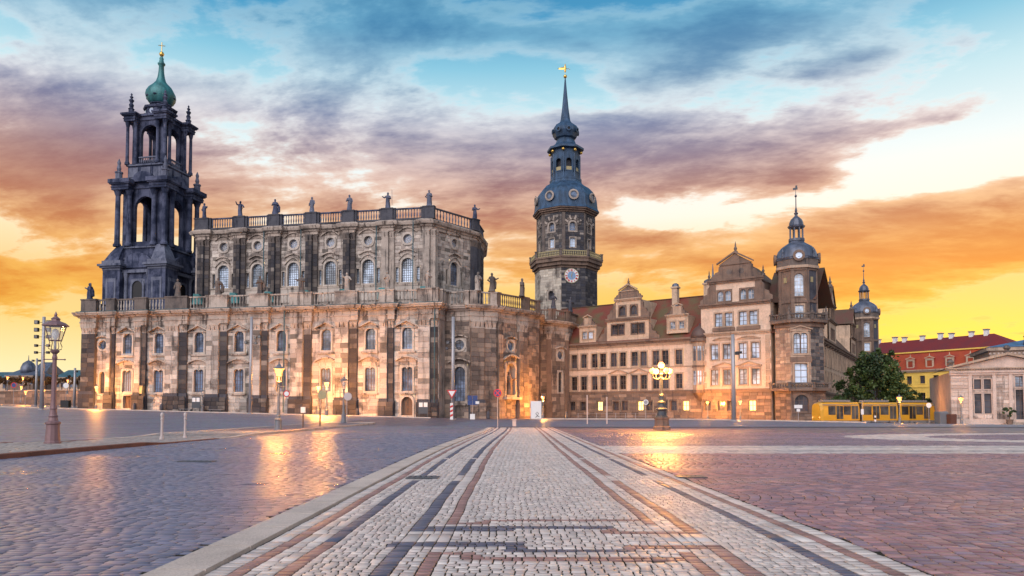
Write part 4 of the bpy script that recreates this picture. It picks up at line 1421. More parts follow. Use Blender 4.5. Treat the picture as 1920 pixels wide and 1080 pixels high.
# ---- church tower: stacked open stages, clustered corner columns, onion dome
TW = (CM.inverted() @ Vector((*at(297, 400, 175).xy, 0)))
tower = place(None, 'tower', church, (TW.x, TW.y, 0))
def stage(z0, z1, w, pier, arch_w, arch_h, col_r, cap_h=1.8, out=.55, mat='tower_stone', sill=1.2):
    """open stage: four piers with columns, arched openings through all sides, broken cornice"""
    hw = w / 2
    for sx in (-1, 1):
        for sy in (-1, 1):
            mb = MB(); cx_, cy_ = sx * (hw - pier / 2), sy * (hw - pier / 2)
            mb.box(cx_ - pier / 2, cx_ + pier / 2, cy_ - pier / 2, cy_ + pier / 2, z0, z1 - cap_h); mb.build('pier', M[mat], tower)
            for dx_, dy_ in ((sx * (hw + out), sy * (hw + out)), (sx * (hw + out * .75), sy * (hw - pier)), (sx * (hw - pier), sy * (hw + out * .75))):
                h = z1 - cap_h - z0
                MB().lathe([(col_r * 1.45, z0), (col_r * 1.45, z0 + .5), (col_r * 1.15, z0 + .7), (col_r, z0 + 1.0), (col_r * .88, z1 - cap_h - 1.2), (col_r * 1.0, z1 - cap_h - 1.1),
                            (col_r * 1.5, z1 - cap_h - .15), (col_r * 1.5, z1 - cap_h)], 10, (dx_, dy_)).build('column', M[mat], tower)
            q = out + col_r * 1.7
            b = MB(); x0, x1 = sorted((sx * (hw - pier * 1.25), sx * (hw + q))); y0, y1 = sorted((sy * (hw - pier * 1.25), sy * (hw + q)))
            for k, (e, a0, a1) in enumerate(((0, 0, .55), (.12, .55, .75), (.0, .75, 1.25), (.35, 1.25, 1.5), (.55, 1.5, cap_h))):
                b.box(x0 - e, x1 + e, y0 - e, y1 + e, z1 - cap_h + a0 + (.002 if k else 0), z1 - cap_h + a1)
            b.build('cornice_block', M[mat], tower)
    con = c_arch(arch_w, arch_h)
    for k in range(4):
        a = k * PI / 2
        mb = MB(Matrix.Rotation(a, 4, 'Z'))
        fw = w - 2 * pier
        n = len(con)
        rectp = []
        zt = z1 - z0 - cap_h * .3
        for x, z in con:
            kx = fw / 2 / abs(x) if abs(x) > .01 else 99; kz = (zt - arch_h * .5) / max(z - arch_h * .5, .01) if z > arch_h * .5 else 99
            t = min(kx, kz)
            rectp.append((x * t, arch_h * .5 + (z - arch_h * .5) * t) if z > 0 else (fw / 2 * (1 if x > 0 else -1), 0))
        for yy, sgn in ((-hw + .5, 1), (-hw + 1.3, -1)):
            vs = [(x, yy, z0 + sill + z) for x, z in con[1:] + con[:1]] + [(x, yy, min(z0 + sill + z, z1 - .3)) for x, z in rectp[1:] + rectp[:1]]
            mb.add(vs, [(i, i + 1, n + i + 1, n + i) for i in range(n - 1)])
        cc = con[1:] + con[:1]
        mb.add([(x, -hw + .5, z0 + sill + z) for x, z in cc] + [(x, -hw + 1.3, z0 + sill + z) for x, z in cc], [(i, i + 1, n + i + 1, n + i) for i in range(n - 1)])
        mb.box(-fw / 2 - .2, fw / 2 + .2, -hw + .3, -hw + 1.4, z0 - .2, z0 + sill)
        mb.box(-fw / 2 - .3, fw / 2 + .3, -hw + .25, -hw + 1.4, z1 - cap_h + .6, z1 - .4)
        mb.box(-fw / 2 - .3, fw / 2 + .3, -hw - .15, -hw + 1.4, z1 - .41, z1)
        mb.build('arch_wall', M[mat], tower)
    MB().box(-hw - .1, hw + .1, -hw - .1, hw + .1, z1 - .35, z1 + .15).build('floor_slab', M[mat], tower)


# base stages hidden in part by the balustrade
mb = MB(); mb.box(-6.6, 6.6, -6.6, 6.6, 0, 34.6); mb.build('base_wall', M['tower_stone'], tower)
for sx in (-1, 1):
    for sy in (-1, 1):
        x0, x1 = sorted((sx * 3.6, sx * 8.0)); y0, y1 = sorted((sy * 3.6, sy * 8.0))
        mb = MB(); mb.box(x0, x1, y0, y1, 18, 33.4); mb.build('corner_pier', M['tower_stone'], tower)
        mb = MB()
        for e, a0, a1 in ((.1, 33.4, 33.9), (.5, 33.902, 34.3), (.85, 34.302, 34.8), (.2, 34.802, 35.6)): mb.box(x0 - e, x1 + e, y0 - e, y1 + e, a0, a1)
        mb.build('cornice_block', M['tower_pale'], tower)
        # volute stepping back to the stage above
        mb = MB(); mb.add([(sx * 7.9, sy * 7.9, 35.6), (sx * 4.2, sy * 7.9, 35.6), (sx * 4.2, sy * 4.2, 35.6), (sx * 7.9, sy * 4.2, 35.6),
                           (sx * 7.0, sy * 7.0, 37.6), (sx * 4.2, sy * 7.0, 37.6), (sx * 4.2, sy * 4.2, 37.6), (sx * 7.0, sy * 4.2, 37.6),
                           (sx * 6.0, sy * 6.0, 39.4), (sx * 4.2, sy * 6.0, 39.4), (sx * 4.2, sy * 4.2, 39.4), (sx * 6.0, sy * 4.2, 39.4)],
                          [(0, 1, 5, 4), (1, 2, 6, 5), (2, 3, 7, 6), (3, 0, 4, 7), (4, 5, 9, 8), (5, 6, 10, 9), (6, 7, 11, 10), (7, 4, 8, 11), (8, 9, 10, 11)])
        mb.build('volute', M['tower_pale'] if sx * sy < 0 else M['tower_stone'], tower)
for k in range(4):
    R4 = Matrix.Rotation(k * PI / 2, 4, 'Z')
    mb = MB(R4); mb.extr([(-3.4, 34.0), (3.4, 34.0), (3.4, 35.2)] + [(3.4 * math.cos(PI * i / 8), 35.2 + 2.2 * math.sin(PI * i / 8)) for i in range(1, 8)] + [(-3.4, 35.2)], -7.0, -6.0); mb.build('pediment', M['tower_stone'], tower)
    mb = MB(R4); con = c_arch(2.6, 6.0); mb.add([(x, -6.65, 25 + z) for x, z in con], [tuple(range(len(con)))]); mb.build('doorway', M['black'], tower)
mb = MB(); mb.box(-5.9, 5.9, -5.9, 5.9, 34.6, 39.2); mb.build('plinth', M['tower_stone'], tower)
stage(39.2, 54.6, 10.6, 2.1, 5.2, 10.6, .6, 2.4, .75)
for k in range(4):
    R4 = Matrix.Rotation(k * PI / 2, 4, 'Z')
    mb = MB(R4); mb.extr([(-2.7, 54.2), (2.7, 54.2)] + [(2.7 * math.cos(PI * i / 8), 54.4 + 2.2 * math.sin(PI * i / 8)) for i in range(0, 9)], -5.9, -4.4); mb.build('pediment', M['tower_stone'], tower)
mb = MB(); mb.box(-4.7, 4.7, -4.7, 4.7, 54.6, 58.8); mb.build('plinth', M['tower_stone'], tower)
for sx in (-1, 1):
    for sy in (-1, 1):
        MB().lathe([(.75, 54.6), (.75, 56.2), (.9, 56.3), (.9, 56.6), (.35, 56.8), (.5, 57.4), (.32, 58.2), (.42, 58.8), (.1, 59.6), (.0, 59.8)], 8, (sx * 6.0, sy * 6.0)).build('urn', M['tower_pale'], tower)
stage(58.6, 70.6, 8.2, 1.25, 4.6, 8.4, .38, 1.9, .75)
for sx in (-1, 1):
    for sy in (-1, 1):
        MB().lathe([(.6, 70.6), (.6, 71.8), (.75, 71.9), (.4, 72.2), (.55, 72.9), (.3, 73.4), (.62, 74.0), (.2, 74.4), (.42, 74.8), (.12, 75.1), (.25, 75.4), (0, 75.8)], 8, (sx * 4.4, sy * 4.4)).build('finial', M['tower_stone'], tower)
MB().lathe([(4.1, 70.5), (4.1, 71.0), (3.5, 71.1), (3.3, 72.6), (3.7, 72.7), (3.9, 73.1), (3.0, 73.2), (2.5, 73.6), (2.2, 74.0), (2.5, 74.1), (2.5, 74.3), (2.0, 74.4)], 8, ph=PI / 8).build('drum', M['tower_stone'], tower)
for k in range(8):
    a = k * PI / 4
    mb = MB(Matrix.Rotation(a, 4, 'Z')); con = c_oval(1.1, 1.2); mb.add([(x, -3.24, 71.25 + z) for x, z in con], [tuple(range(16))]); mb.build('drum_window', M['glass_blue'], tower)
MB().lathe([(2.0, 74.20), (2.7, 74.70), (3.15, 75.60), (3.3, 76.40), (3.15, 77.30), (2.6, 78.30), (1.7, 79.20), (1.1, 80.00), (.8, 81.00), (.62, 82.30), (.55, 83.80), (.8, 84.10), (.85, 84.40), (.55, 84.70), (.42, 85.40), (.5, 85.60), (.3, 86.00), (.12, 86.20)],
           16, lobes=8, amp=.035).build('onion_dome', M['copper'], tower, smooth=True)
for k in range(8):
    a = k * PI / 4 + .2
    MB().lathe([(.34, -.1), (.42, .12), (.3, .24)], 10).build('dome_opening', M['tower_stone'], tower, (3.05 * math.cos(a), 3.05 * math.sin(a), 75.8))
MB().lathe([(0, -.62), (.35, -.5), (.6, 0), (.35, .5), (0, .62)], 14).build('gilded_ball', M['gold'], tower, (0, 0, 86.7), smooth=True)
mb = MB(); mb.tube([(0, 0, 87.2), (0, 0, 89.6)], .09, 6); mb.tube([(-.75, 0, 88.8), (.75, 0, 88.8)], .08, 6); mb.build('cross', M['gold'], tower, (0, 0, 0), .5)

# relief on the tower: string courses, panels, flanking half columns and figures
for k in range(4):
    R4 = Matrix.Rotation(k * PI / 2, 4, 'Z')
    for x in (-2.9, 2.9):
        mb = MB(R4); mb.lathe([(.62, 21.7), (.62, 22.6), (.45, 22.9), (.40, 31.6), (.6, 32.4), (.6, 32.8)], 10, (x, -6.75)); mb.build('half_column', M['tower_pale'], tower)
    for x in (-5.8, 5.8):
        mb = MB(R4); mb.box(x - 1.3, x + 1.3, -8.12, -8.0, 23.5, 31.5); mb.build('panel', M['tower_pale'], tower)
        mb = MB(R4); mb.box(x - .8, x + .8, -8.2, -8.12, 24.3, 30.7); mb.build('panel', M['tower_stone'], tower)
    mb = MB(R4); mb.box(-3.6, 3.6, -7.3, -6.6, 32.8, 33.5); mb.build('architrave', M['tower_pale'], tower)
    con = c_arch(3.4, 7.2); mb = surround(c_arch(2.6, 6.0), .45, .2, .0); mb.build('door_surround', M['tower_pale'], tower, R4 @ Vector((0, -6.68, 25)), k * PI / 2)
    for x in (-3.2, 0, 3.2):
        mb = MB(R4); mb.box(x - 1.2, x + 1.2, -4.84, -4.7, 55.6, 57.8); mb.build('panel', M['tower_pale'], tower)
    for z, w_, d_ in ((36.2, 5.9, .25), (38.7, 5.9, .3), (55.1, 4.7, .2), (58.2, 4.7, .3)):
        mb = MB(R4); mb.box(-w_ - d_, w_ + d_, -w_ - d_, -w_ + .1, z, z + .35); mb.build('string_course', M['tower_pale'], tower)
    for i in range(9):
        x = -2.0 + i * .5
        mb = MB(R4); mb.lathe([(.1, 59.0), (.16, 59.4), (.08, 59.9), (.12, 60.2)], 6, (x, -4.25)); mb.build('baluster', M['tower_pale'], tower)
    mb = MB(R4); mb.box(-2.2, 2.2, -4.45, -4.05, 60.2, 60.45); mb.build('top_rail', M['tower_pale'], tower)

for fr, a, b, d, sd in ((frB, .1, frB[1] * .52, .7, 701), (frB, frB[1] * .54, frB[1] - .1, .4, 702), (frC, frC[1] - 2.6, frC[1] - .1, .65, 703), (frC, .3, 1.6, .4, 704)):
    blk.wall(fr, a, b, 3.6, 17.15, [], .9, 1.2, pal_apse, -d, sd)
    blk.wall(fr, a - .2, b + .2, -.4, 3.0, [], .8, 1.3, pal_apse, -d - .3, sd + 10)
blk.build(church, M['sand_attr'], 300)

# ---- statues on the balustrades
def on_church(u, v, z): return CM @ Vector((u, v, z))
POSES = [('down', 'chest'), ('raise', 'hip'), ('chest', 'chest'), ('down', 'down'), ('hip', 'out'), ('chest', 'down'), ('out', 'chest'), ('hip', 'chest'), ('raise', 'out')]
nlab = ['slim stone figure on the far left corner of the upper balustrade', 'stone figure with raised arm, second along the upper balustrade', 'broad cloaked dark figure, third along the upper balustrade',
        'upright robed figure, fourth along the upper balustrade', 'robed figure, fifth along the upper balustrade above the church windows', 'figure holding something at its shoulder, sixth along the upper balustrade', 'robed pale figure with attribute at its feet, seventh along the upper balustrade']
for i, u in enumerate(NP_U[1:]):
    p = on_church(u, NS - .3, NZT - .02)
    statue(nlab[i], p, 3.5, CROT + random.uniform(-.3, .3), 100 + i, POSES[[4, 1, 2, 3, 5, 6, 7][i]], 'tower_stone' if i < 3 else 'tower_pale', {1: None, 2: 'cloak', 5: 'staff', 6: 'halo' if 0 else None}.get(i), 1.15 if i in (2, 6) else 1.)
p = CM @ Vector((C2.x, C2.y, NZT - .02)); statue('dark figure on the angled corner of the upper balustrade', p, 3.4, CROT + .6, 131, ('chest', 'out'), 'tower_stone')
p = CM @ Vector((NBp[0] - .6, NBp[1] - 1.2, NZT - 3.2)); statue('leaning figure at the right end of the upper balustrade', p, 3.6, CROT + 1.2, 133, ('out', 'hip'), 'tower_stone', 'cloak')
slab = ['squat winged figure group on the left end of the lower balustrade', None, None, 'bent draped figure before the first tall church window from the tower', 'brown robed figure before the second tall church window', 'broad cloaked figure on the lower balustrade before the third tall window',
        'draped figure on the lower balustrade below the fourth tall window', 'robed figure with mossy shoulders on the lower balustrade, middle', 'figure with outstretched arms before the last tall nave window', 'mossy robed figure at the corner of the lower balustrade']
for i, (c, w) in enumerate(cuts):
    if slab[i] is None: continue
    z = ZT - .02
    if i == 0:
        o = statue(slab[i], on_church(c - .2, -.35, z), 3.4, CROT - .4, 210, ('out', 'raise'), 'tower_stone', 'cloak', 1.5)
        MB().tube([(-.1, .06, .7), (-.3, .1, .62), (-.34, .12, .3), (-.26, .1, .1)], [.06, .12, .12, .05], 8).build('wing', M['tower_stone'], o)
    else:
        statue(slab[i], on_church(c, -.35, z), 3.6, CROT + random.uniform(-.4, .4), 200 + i, POSES[(i * 4) % 9], 'sand_dark' if i < 7 else 'sand', {4: 'cloak', 5: 'cloak', 7: None, 8: None}.get(i), 1.1)
ap = [(frB, frB[1] * .3, 'mossy robed figure left of the gap on the rounded church end', ('down', 'chest'), None, 'sand'), (frB, frB[1] * .82, 'dark striding figure alone against the yellow sky on the rounded end', ('hip', 'out'), 'cloak', 'sand_dark'),
      (frC, frC[1] - 1.3, 'burly dark figure on the rounded end before the clock tower', ('chest', 'hip'), 'cloak', 'sand_dark')]
for k, (fr, u, lab, arms, ex, mt) in enumerate(ap):
    p = fr[0] @ Vector((u, -.2, ZT - .02)); statue(lab, CM @ p, 3.7, CROT + fr[2] + .1, 240 + k, arms, mt, ex, 1.15)
fr = frame(SACR[1], SACR[2]); p = fr[0] @ Vector((fr[1] * .1, 0, ZT - .62)); statue('tall dark figure below the clock, left of two on the far rounded end', CM @ p, 3.6, CROT + .3, 251, ('chest', 'hip'), 'sand_black')
fr = frame(SACR[2], SACR[3]); p = fr[0] @ Vector((fr[1] * .2, 0, ZT - .62)); statue('tall dark figure with staff, right of two on the far rounded end', CM @ p, 3.5, CROT + .6, 252, ('out', 'chest'), 'sand_black', 'staff')
statue('stone figure standing in the lit wall niche of the rounded end', NP, 4.6, CROT + frC[2], 260, ('chest', 'out'), 'brown_stone', 'cross')
for k, (du, lab) in enumerate([(-5.2, 'left of two seated figures at the foot of the church tower'), (3.6, 'right of two figures at the foot of the church tower')]):
    statue(lab, on_church(TW.x + du + 7, TW.y - 9.2, 21.7), 5.2, CROT + .2, 270 + k, POSES[k + 4], 'tower_stone', 'cloak', 1.3)
# ---------------------------------------------------------------- clock tower
def octo(r, ph): return [(r * math.cos(ph + k * PI / 4), r * math.sin(ph + k * PI / 4)) for k in range(8)]


CT = at(1061, 540, 219)
CPH = rad(-102)
clock = thing('clock_tower', 'octagonal dark stone tower with clock, gilded gallery and blue spired dome', 'tower', (CT.x, CT.y, 0))
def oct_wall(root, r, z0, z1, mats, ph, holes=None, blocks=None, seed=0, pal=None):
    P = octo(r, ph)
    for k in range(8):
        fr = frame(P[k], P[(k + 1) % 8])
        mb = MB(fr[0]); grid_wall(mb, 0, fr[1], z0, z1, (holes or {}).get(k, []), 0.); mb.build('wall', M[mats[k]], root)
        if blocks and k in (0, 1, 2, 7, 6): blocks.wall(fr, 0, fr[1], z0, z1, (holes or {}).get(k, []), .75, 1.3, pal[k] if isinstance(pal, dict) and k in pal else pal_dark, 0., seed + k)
    return [frame(P[k], P[(k + 1) % 8]) for k in range(8)]


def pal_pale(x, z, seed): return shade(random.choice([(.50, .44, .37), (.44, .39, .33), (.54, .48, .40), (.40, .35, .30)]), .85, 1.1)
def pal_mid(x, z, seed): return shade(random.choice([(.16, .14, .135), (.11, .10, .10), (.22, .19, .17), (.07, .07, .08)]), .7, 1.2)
cblk = Blocks()
w_ct = Win(c_arch(1.7, 2.6), 2, 3, .3, .12, .6, 'sand', 'glass_dark', 'frame_dark')
f0 = frame(*octo(9.2, CPH)[:2])[1]
hol = {7: [w_ct.hole(f0 * .5, 33.2)]}
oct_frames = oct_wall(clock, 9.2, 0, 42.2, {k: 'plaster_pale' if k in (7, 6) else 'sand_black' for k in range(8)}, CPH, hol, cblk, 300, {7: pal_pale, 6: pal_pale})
put_fr(w_ct, clock, oct_frames[7], f0 * .5, 33.2)
for e, a, b, nm in ((.25, 42.2, 42.9, 'corbel_ring'), (.9, 42.9, 43.9, 'corbel_ring'), (1.5, 43.9, 44.9, 'corbel_ring'), (1.75, 44.9, 45.4, 'gallery_floor')):
    MB().prism(octo(9.2 + e, CPH), a + .002, b).build(nm, M['brown_stone'], clock)
P = octo(9.2 + 1.3, CPH)
for k in range(8):
    fr = frame(P[k], P[(k + 1) % 8]); L = fr[1]
    mb = MB(fr[0]); mb.box(.35, L - .35, -.1, .1, 45.4, 45.65); mb.box(.35, L - .35, -.12, .12, 46.75, 47.0); mb.build('gallery_rail', M['gold_paint'], clock)
    for i in range(14):
        u = .35 + (L - .7) * (i + .5) / 14
        q = fr[0] @ Vector((u, 0, 45.65)); place(baluster_mesh(1.1, 'gold_paint'), 'baluster', clock, q)
    pedestal(clock, *P[k], 45.4, 1.9, .7, .7, 'sand_dark', fr[2], 'gallery_post')
w_cu = Win(c_arch(1.9, 2.6), 2, 3, .4, .2, .7, 'sand', 'glass_blue', 'frame_white')
w_cl = Win(c_rect(1.6, 2.7), 2, 3, .28, .15, .6, 'sand', 'glass_pale', 'frame_white')
f1 = frame(*octo(8.5, CPH)[:2])[1]
hol = {k: [w_cu.hole(f1 / 2, 53.0), w_cl.hole(f1 / 2, 48.3)] for k in range(8)}
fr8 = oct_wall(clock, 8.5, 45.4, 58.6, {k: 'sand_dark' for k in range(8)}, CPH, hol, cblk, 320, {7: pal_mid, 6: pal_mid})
for k in range(8):
    put_fr(w_cu, clock, fr8[k], f1 / 2, 53.0); put_fr(w_cl, clock, fr8[k], f1 / 2, 48.3)
    # rusticated arch stones over the upper window
    for i in range(9):
        a = PI * (i + .5) / 9
        mb = MB(fr8[k][0] @ Matrix.Translation((f1 / 2, 0, 54.7)) @ Matrix.Rotation(-(a - PI / 2), 4, 'Y'))
        mb.box(-.28, .28, -.28, 0, 1.55, 2.5 + .35 * (i % 2)); mb.build('voussoir', M['sand' if i % 2 else 'sand_dark'], clock)
    mb = MB(fr8[k][0]); mb.box(.1, 1.0, -.3, 0, 45.4, 58.2); mb.build('corner_strip', M['sand_dark'], clock)
for e, a, b in ((.35, 58.4, 58.9), (.9, 58.9, 59.4), (1.35, 59.4, 59.8)): MB().prism(octo(8.5 + e, CPH), a + .003, b).build('cornice', M['brown_stone'], clock)
MB().lathe([(10.0, 59.75), (9.5, 60.6), (9.3, 62.5), (9.0, 64.2), (8.2, 65.8), (6.9, 67.2), (5.6, 68.0), (4.9, 68.6), (4.7, 69.4)], 8, ph=CPH).build('dome', M['slate_blue'], clock)
for k in range(8):
    a = CPH + PI / 8 + k * PI / 4
    o = MB().lathe([(1.35, 0), (1.5, -.45), (1.0, -.55), (1.0, .0)], 18, cap=False).build('oculus', M['sand'], clock)
    o.matrix_local = Matrix.Translation((8.75 * math.cos(a), 8.75 * math.sin(a), 63.2)) @ Matrix.Rotation(a + PI / 2, 4, 'Z') @ Matrix.Rotation(-PI / 2, 4, 'X')
    MB().lathe([(1.02, -.25), (1.02, -.2)], 18).build('pane', M['glass_blue'], o)
    # standing seams
    for j in range(-2, 3):
        pass
LR = 4.3
MB().prism(octo(LR + .5, CPH), 69.3, 69.9).build('lantern_foot', M['slate_blue'], clock)
MB().prism(octo(LR - 1.2, CPH), 69.9, 77.4).build('lantern_core', M['frame_dark'], clock)
P = octo(LR, CPH)
con = c_arch(1.7, 3.6)
for k in range(8):
    fr = frame(P[k], P[(k + 1) % 8]); L = fr[1]
    o = surround(con, .3, .12, .5, pad=(L - 1.7 - .6) / 2).build('lantern_arch', M['slate_blue'], clock, fr[0] @ Vector((L / 2, 0, 71.9)), fr[2])
    mb = MB(fr[0]); mb.box(0.02, L - .02, .02, .3, 69.9, 71.3); mb.build('lantern_panel', M['slate_blue'], clock)
    mb = MB(fr[0]); mb.box(0.02, L - .02, .02, .3, 75.5, 77.4); mb.build('lantern_panel', M['slate_blue'], clock)
    mb = MB(fr[0]); mb.box(L / 2 - .85, L / 2 + .85, .1, .25, 71.9, 73.0); mb.build('gilded_panel', M['gold_paint'], clock)
    MB().lathe([(.26, 69.9), (.2, 70.6), (.2, 77)], 6, P[k]).build('lantern_post', M['slate_blue'], clock)
    MB().lathe([(0, -.5), (.35, -.35), (.5, 0), (.35, .35), (0, .5)], 10).build('gilded_ball', M['gold'], clock, (P[k][0] * 1.08, P[k][1] * 1.08, 77.9), smooth=True)
MB().lathe([(4.2, 77.4), (4.2, 78.4), (5.5, 78.6), (5.5, 79.2), (4.4, 79.6), (3.2, 80.6), (2.7, 81.8), (2.6, 82.2), (3.3, 82.5), (4.0, 84.2), (4.0, 85.2), (3.3, 86.2), (2.2, 86.9), (1.6, 87.6), (1.35, 88.6)], 8, ph=CPH).build('upper_bulb', M['slate_blue'], clock)
for k in range(8):
    a = CPH + PI / 8 + k * PI / 4
    o = MB().lathe([(.62, 0), (.75, -.3), (.45, -.34), (.45, 0)], 12, cap=False).build('oculus', M['slate_blue'], clock)
    o.matrix_local = Matrix.Translation((3.75 * math.cos(a), 3.75 * math.sin(a), 84.3)) @ Matrix.Rotation(a + PI / 2, 4, 'Z') @ Matrix.Rotation(-PI / 2, 4, 'X')
    MB().lathe([(.46, -.12), (.46, -.08)], 12).build('pane', M['black'], o)
MB().lathe([(1.4, 88.5), (1.0, 91.5), (.62, 95.5), (.28, 99.5), (.12, 101.2)], 8, ph=CPH).build('spire', M['slate_blue'], clock)
MB().lathe([(0, -.55), (.4, -.4), (.55, 0), (.4, .4), (0, .55)], 12).build('gilded_ball', M['gold'], clock, (0, 0, 101.4), smooth=True)
mb = MB(); mb.tube([(0, 0, 101.8), (0, 0, 105.2)], .06, 6)
mb.box(-1.9, -.1, -.05, .05, 103.5, 104.0); mb.add([(-2.2, -.05, 103.9), (-.1, -.05, 104.4), (-.1, .05, 104.2), (-2.2, .05, 103.75)], [(0, 1, 2, 3)])
mb.lathe([(.0, 102.6), (.25, 102.8), (.35, 103.6), (.3, 104.5), (.15, 104.7), (.2, 105.0), (0, 105.3)], 8); mb.tube([(.1, 0, 103.9), (1.5, 0, 103.6)], .07, 6)
mb.build('weather_vane', M['gold'], clock)
# clock face on the dark front side
fr = oct_frames[0]
cf = place(None, 'clock_face', clock, fr[0] @ Vector((f0 * .42, -.12, 39.9)), fr[2])
def disc(r0, r1, y, n=32):
    mb = MB(); vs = []
    for k in range(n):
        a = 2 * PI * k / n
        for r in (r0, r1): vs.append((r * math.cos(a), y, r * math.sin(a)))
    mb.add(vs, [(2 * k, 2 * k + 1, 2 * ((k + 1) % n) + 1, 2 * ((k + 1) % n)) for k in range(n)]); return mb
MB().extr([(2.15 * math.cos(2 * PI * k / 32), 2.15 * math.sin(2 * PI * k / 32)) for k in range(32)], -.02, .15).build('dial_ring', M['gold_paint'], cf)
disc(1.2, 1.98, -.03).build('dial', M['white_paint'], cf)
disc(.0, 1.2, -.032).build('dial_centre', plain('dial_blue', (.20, .32, .50), .5), cf)
def strokes(txt):
    out = []; x = 0.
    for ch in txt:
        if ch == 'I': out.append(((x + .1, 0), (x + .1, 1))); x += .24
        elif ch == 'V': out += [((x, 1), (x + .25, 0)), ((x + .25, 0), (x + .5, 1))]; x += .6
        elif ch == 'X': out += [((x, 0), (x + .5, 1)), ((x, 1), (x + .5, 0))]; x += .6
    return out, x
for h, t in enumerate(['XII', 'I', 'II', 'III', 'IIII', 'V', 'VI', 'VII', 'VIII', 'IX', 'X', 'XI']):
    st_, w = strokes(t); a = -h * PI / 6
    mb = MB()
    for (xa, za), (xb, zb) in st_:
        pts = []
        for x, z in ((xa, za), (xb, zb)):
            lx, lz = (x - w / 2) * .55, 1.28 + z * .6
            pts.append((lx * math.cos(a) - lz * math.sin(a), -.05, lx * math.sin(a) + lz * math.cos(a)))
        mb.tube(pts, .055, 4)
    mb.build('numeral', M['red_paint'], cf)
for nm, ang, L in (('hour_hand', -rad(170), .95), ('minute_hand', -rad(10), 1.5)):
    MB().tube([(0, -.09, 0), (-L * math.sin(ang), -.09, L * math.cos(ang))], [.09, .03], 5).build(nm, M['gold'], cf)
cblk.build(clock, M['sand_attr'], 300)

# ---------------------------------------------------------------- the palace
PA, PB = at(1085, 700, 165), at(1455, 700, 140)
PROT = math.atan2(PB.y - PA.y, PB.x - PA.x)
PM = Matrix.Translation((PA.x, PA.y, 0)) @ Matrix.Rotation(PROT, 4, 'Z')
palace = thing('palace', 'peach plastered palace with red roof, stepped gables and domed corner turrets', 'palace', (PA.x, PA.y, 0), PROT)
frP = frame((0, 0), (60, 0))
w_p = Win(c_rect(1.45, 2.95), 2, 3, .26, .12, .4, 'trim', 'glass_dark', 'frame_brown', t=.07, wide=.14)
w_pp = Win(c_rect(1.5, 3.0), 2, 3, .26, .12, .4, 'trim', 'glass_pale', 'frame_brown', t=.07, wide=.12)
w_pg = Win(c_rect(1.35, 1.95), 2, 2, .24, .08, .5, 'brown_stone', 'glass_dark', 'frame_brown', t=.07)
w_pr3 = Win(c_rect(1.5, 2.6), 2, 3, .24, .12, .4, 'trim', 'glass_pale', 'frame_brown', t=.07)
w_pa = Win(c_arch(1.15, 2.0), 2, 2, .22, .12, .35, 'brown_stone', 'glass_pale', 'frame_white', t=.06)
w_pad = Win(c_arch(1.5, 2.0), 2, 2, .22, .12, .35, 'brown_stone', 'glass_dark', 'frame_brown', t=.06)
w_dm = Win(c_rect(1.1, 1.5), 2, 2, .2, .1, .3, 'trim', 'glass_pale', 'frame_white', t=.06)
w_dd = Win(c_rect(1.35, 2.1), 2, 2, .2, .1, .3, 'brown_stone', 'glass_dark', 'frame_brown', t=.08)
MU = [-3.2, -1.1, 1.37, 4.05, 6.16, 8.75, 10.91, 13.66, 15.75, 18.5, 20.6, 23.55]
GU = [-1.5, 1.2, 5.4, 9.3, 11.4, 15.0, 17.0, 20.4, 22.4, 25.0]
hs = [w_p.hole(u, 10.95) for u in MU] + [w_p.hole(u, 6.05) for u in MU] + [w_pg.hole(u, 1.55) for u in GU]
mb = MB(); grid_wall(mb, -8, 28.3, 5.3, 16.0, hs); mb.build('wall', M['plaster'], palace)
mb = MB(); grid_wall(mb, -8, 28.3, -1.5, 5.3, hs, -.15); mb.build('ground_floor_wall', M['brown_stone'], palace)
pblk = Blocks()
def pal_brown(x, z, seed): return shade(random.choice([(.22, .15, .115), (.17, .12, .095), (.26, .18, .135), (.13, .095, .08)]), .75, 1.2)
def pal_bay(x, z, seed): return shade(random.choice([(.40, .29, .22), (.34, .25, .19), (.30, .21, .165), (.44, .33, .25)]), .8, 1.15)
pblk.wall(frP, -8, 28.3, -.6, 5.0, hs, .6, 1.5, pal_brown, -.15, 400)
for i, u in enumerate(MU):
    put_fr(w_p, palace, frP, u, 10.95); put_fr(w_p, palace, frP, u, 6.05)
for u in GU: put_fr(w_pg, palace, frP, u, 1.55, -.15, 'glass_lit' if u in (5.4, 15.0, 25.0) else None)
def course(root, fr, u0, u1, z0, z1, d, mat, name='string_course', y=0.):
    mb = MB(fr[0]); h = z1 - z0
    mb.extr([], 0, 0) if 0 else None
    mb.box(u0, u1, y - d * .6, y, z0, z0 + h * .5); mb.box(u0, u1, y - d, y, z0 + h * .5 + .001, z1)
    return mb.build(name, M[mat], root)
course(palace, frP, -8, 28.3, 5.0, 5.7, .35, 'brown_stone'); course(palace, frP, -8, 28.3, 10.35, 10.6, .15, 'trim')
course(palace, frP, -8, 28.3, 15.0, 15.5, .25, 'trim'); course(palace, frP, -8, 28.3, 15.5, 16.3, .75, 'brown_stone', 'cornice')
for u in (9.83, 14.7, 19.55):
    o = tri_ped(4.6, .9, 9.35, .35, .18).build('pediment', M['trim'], palace, (u, 0, 0))
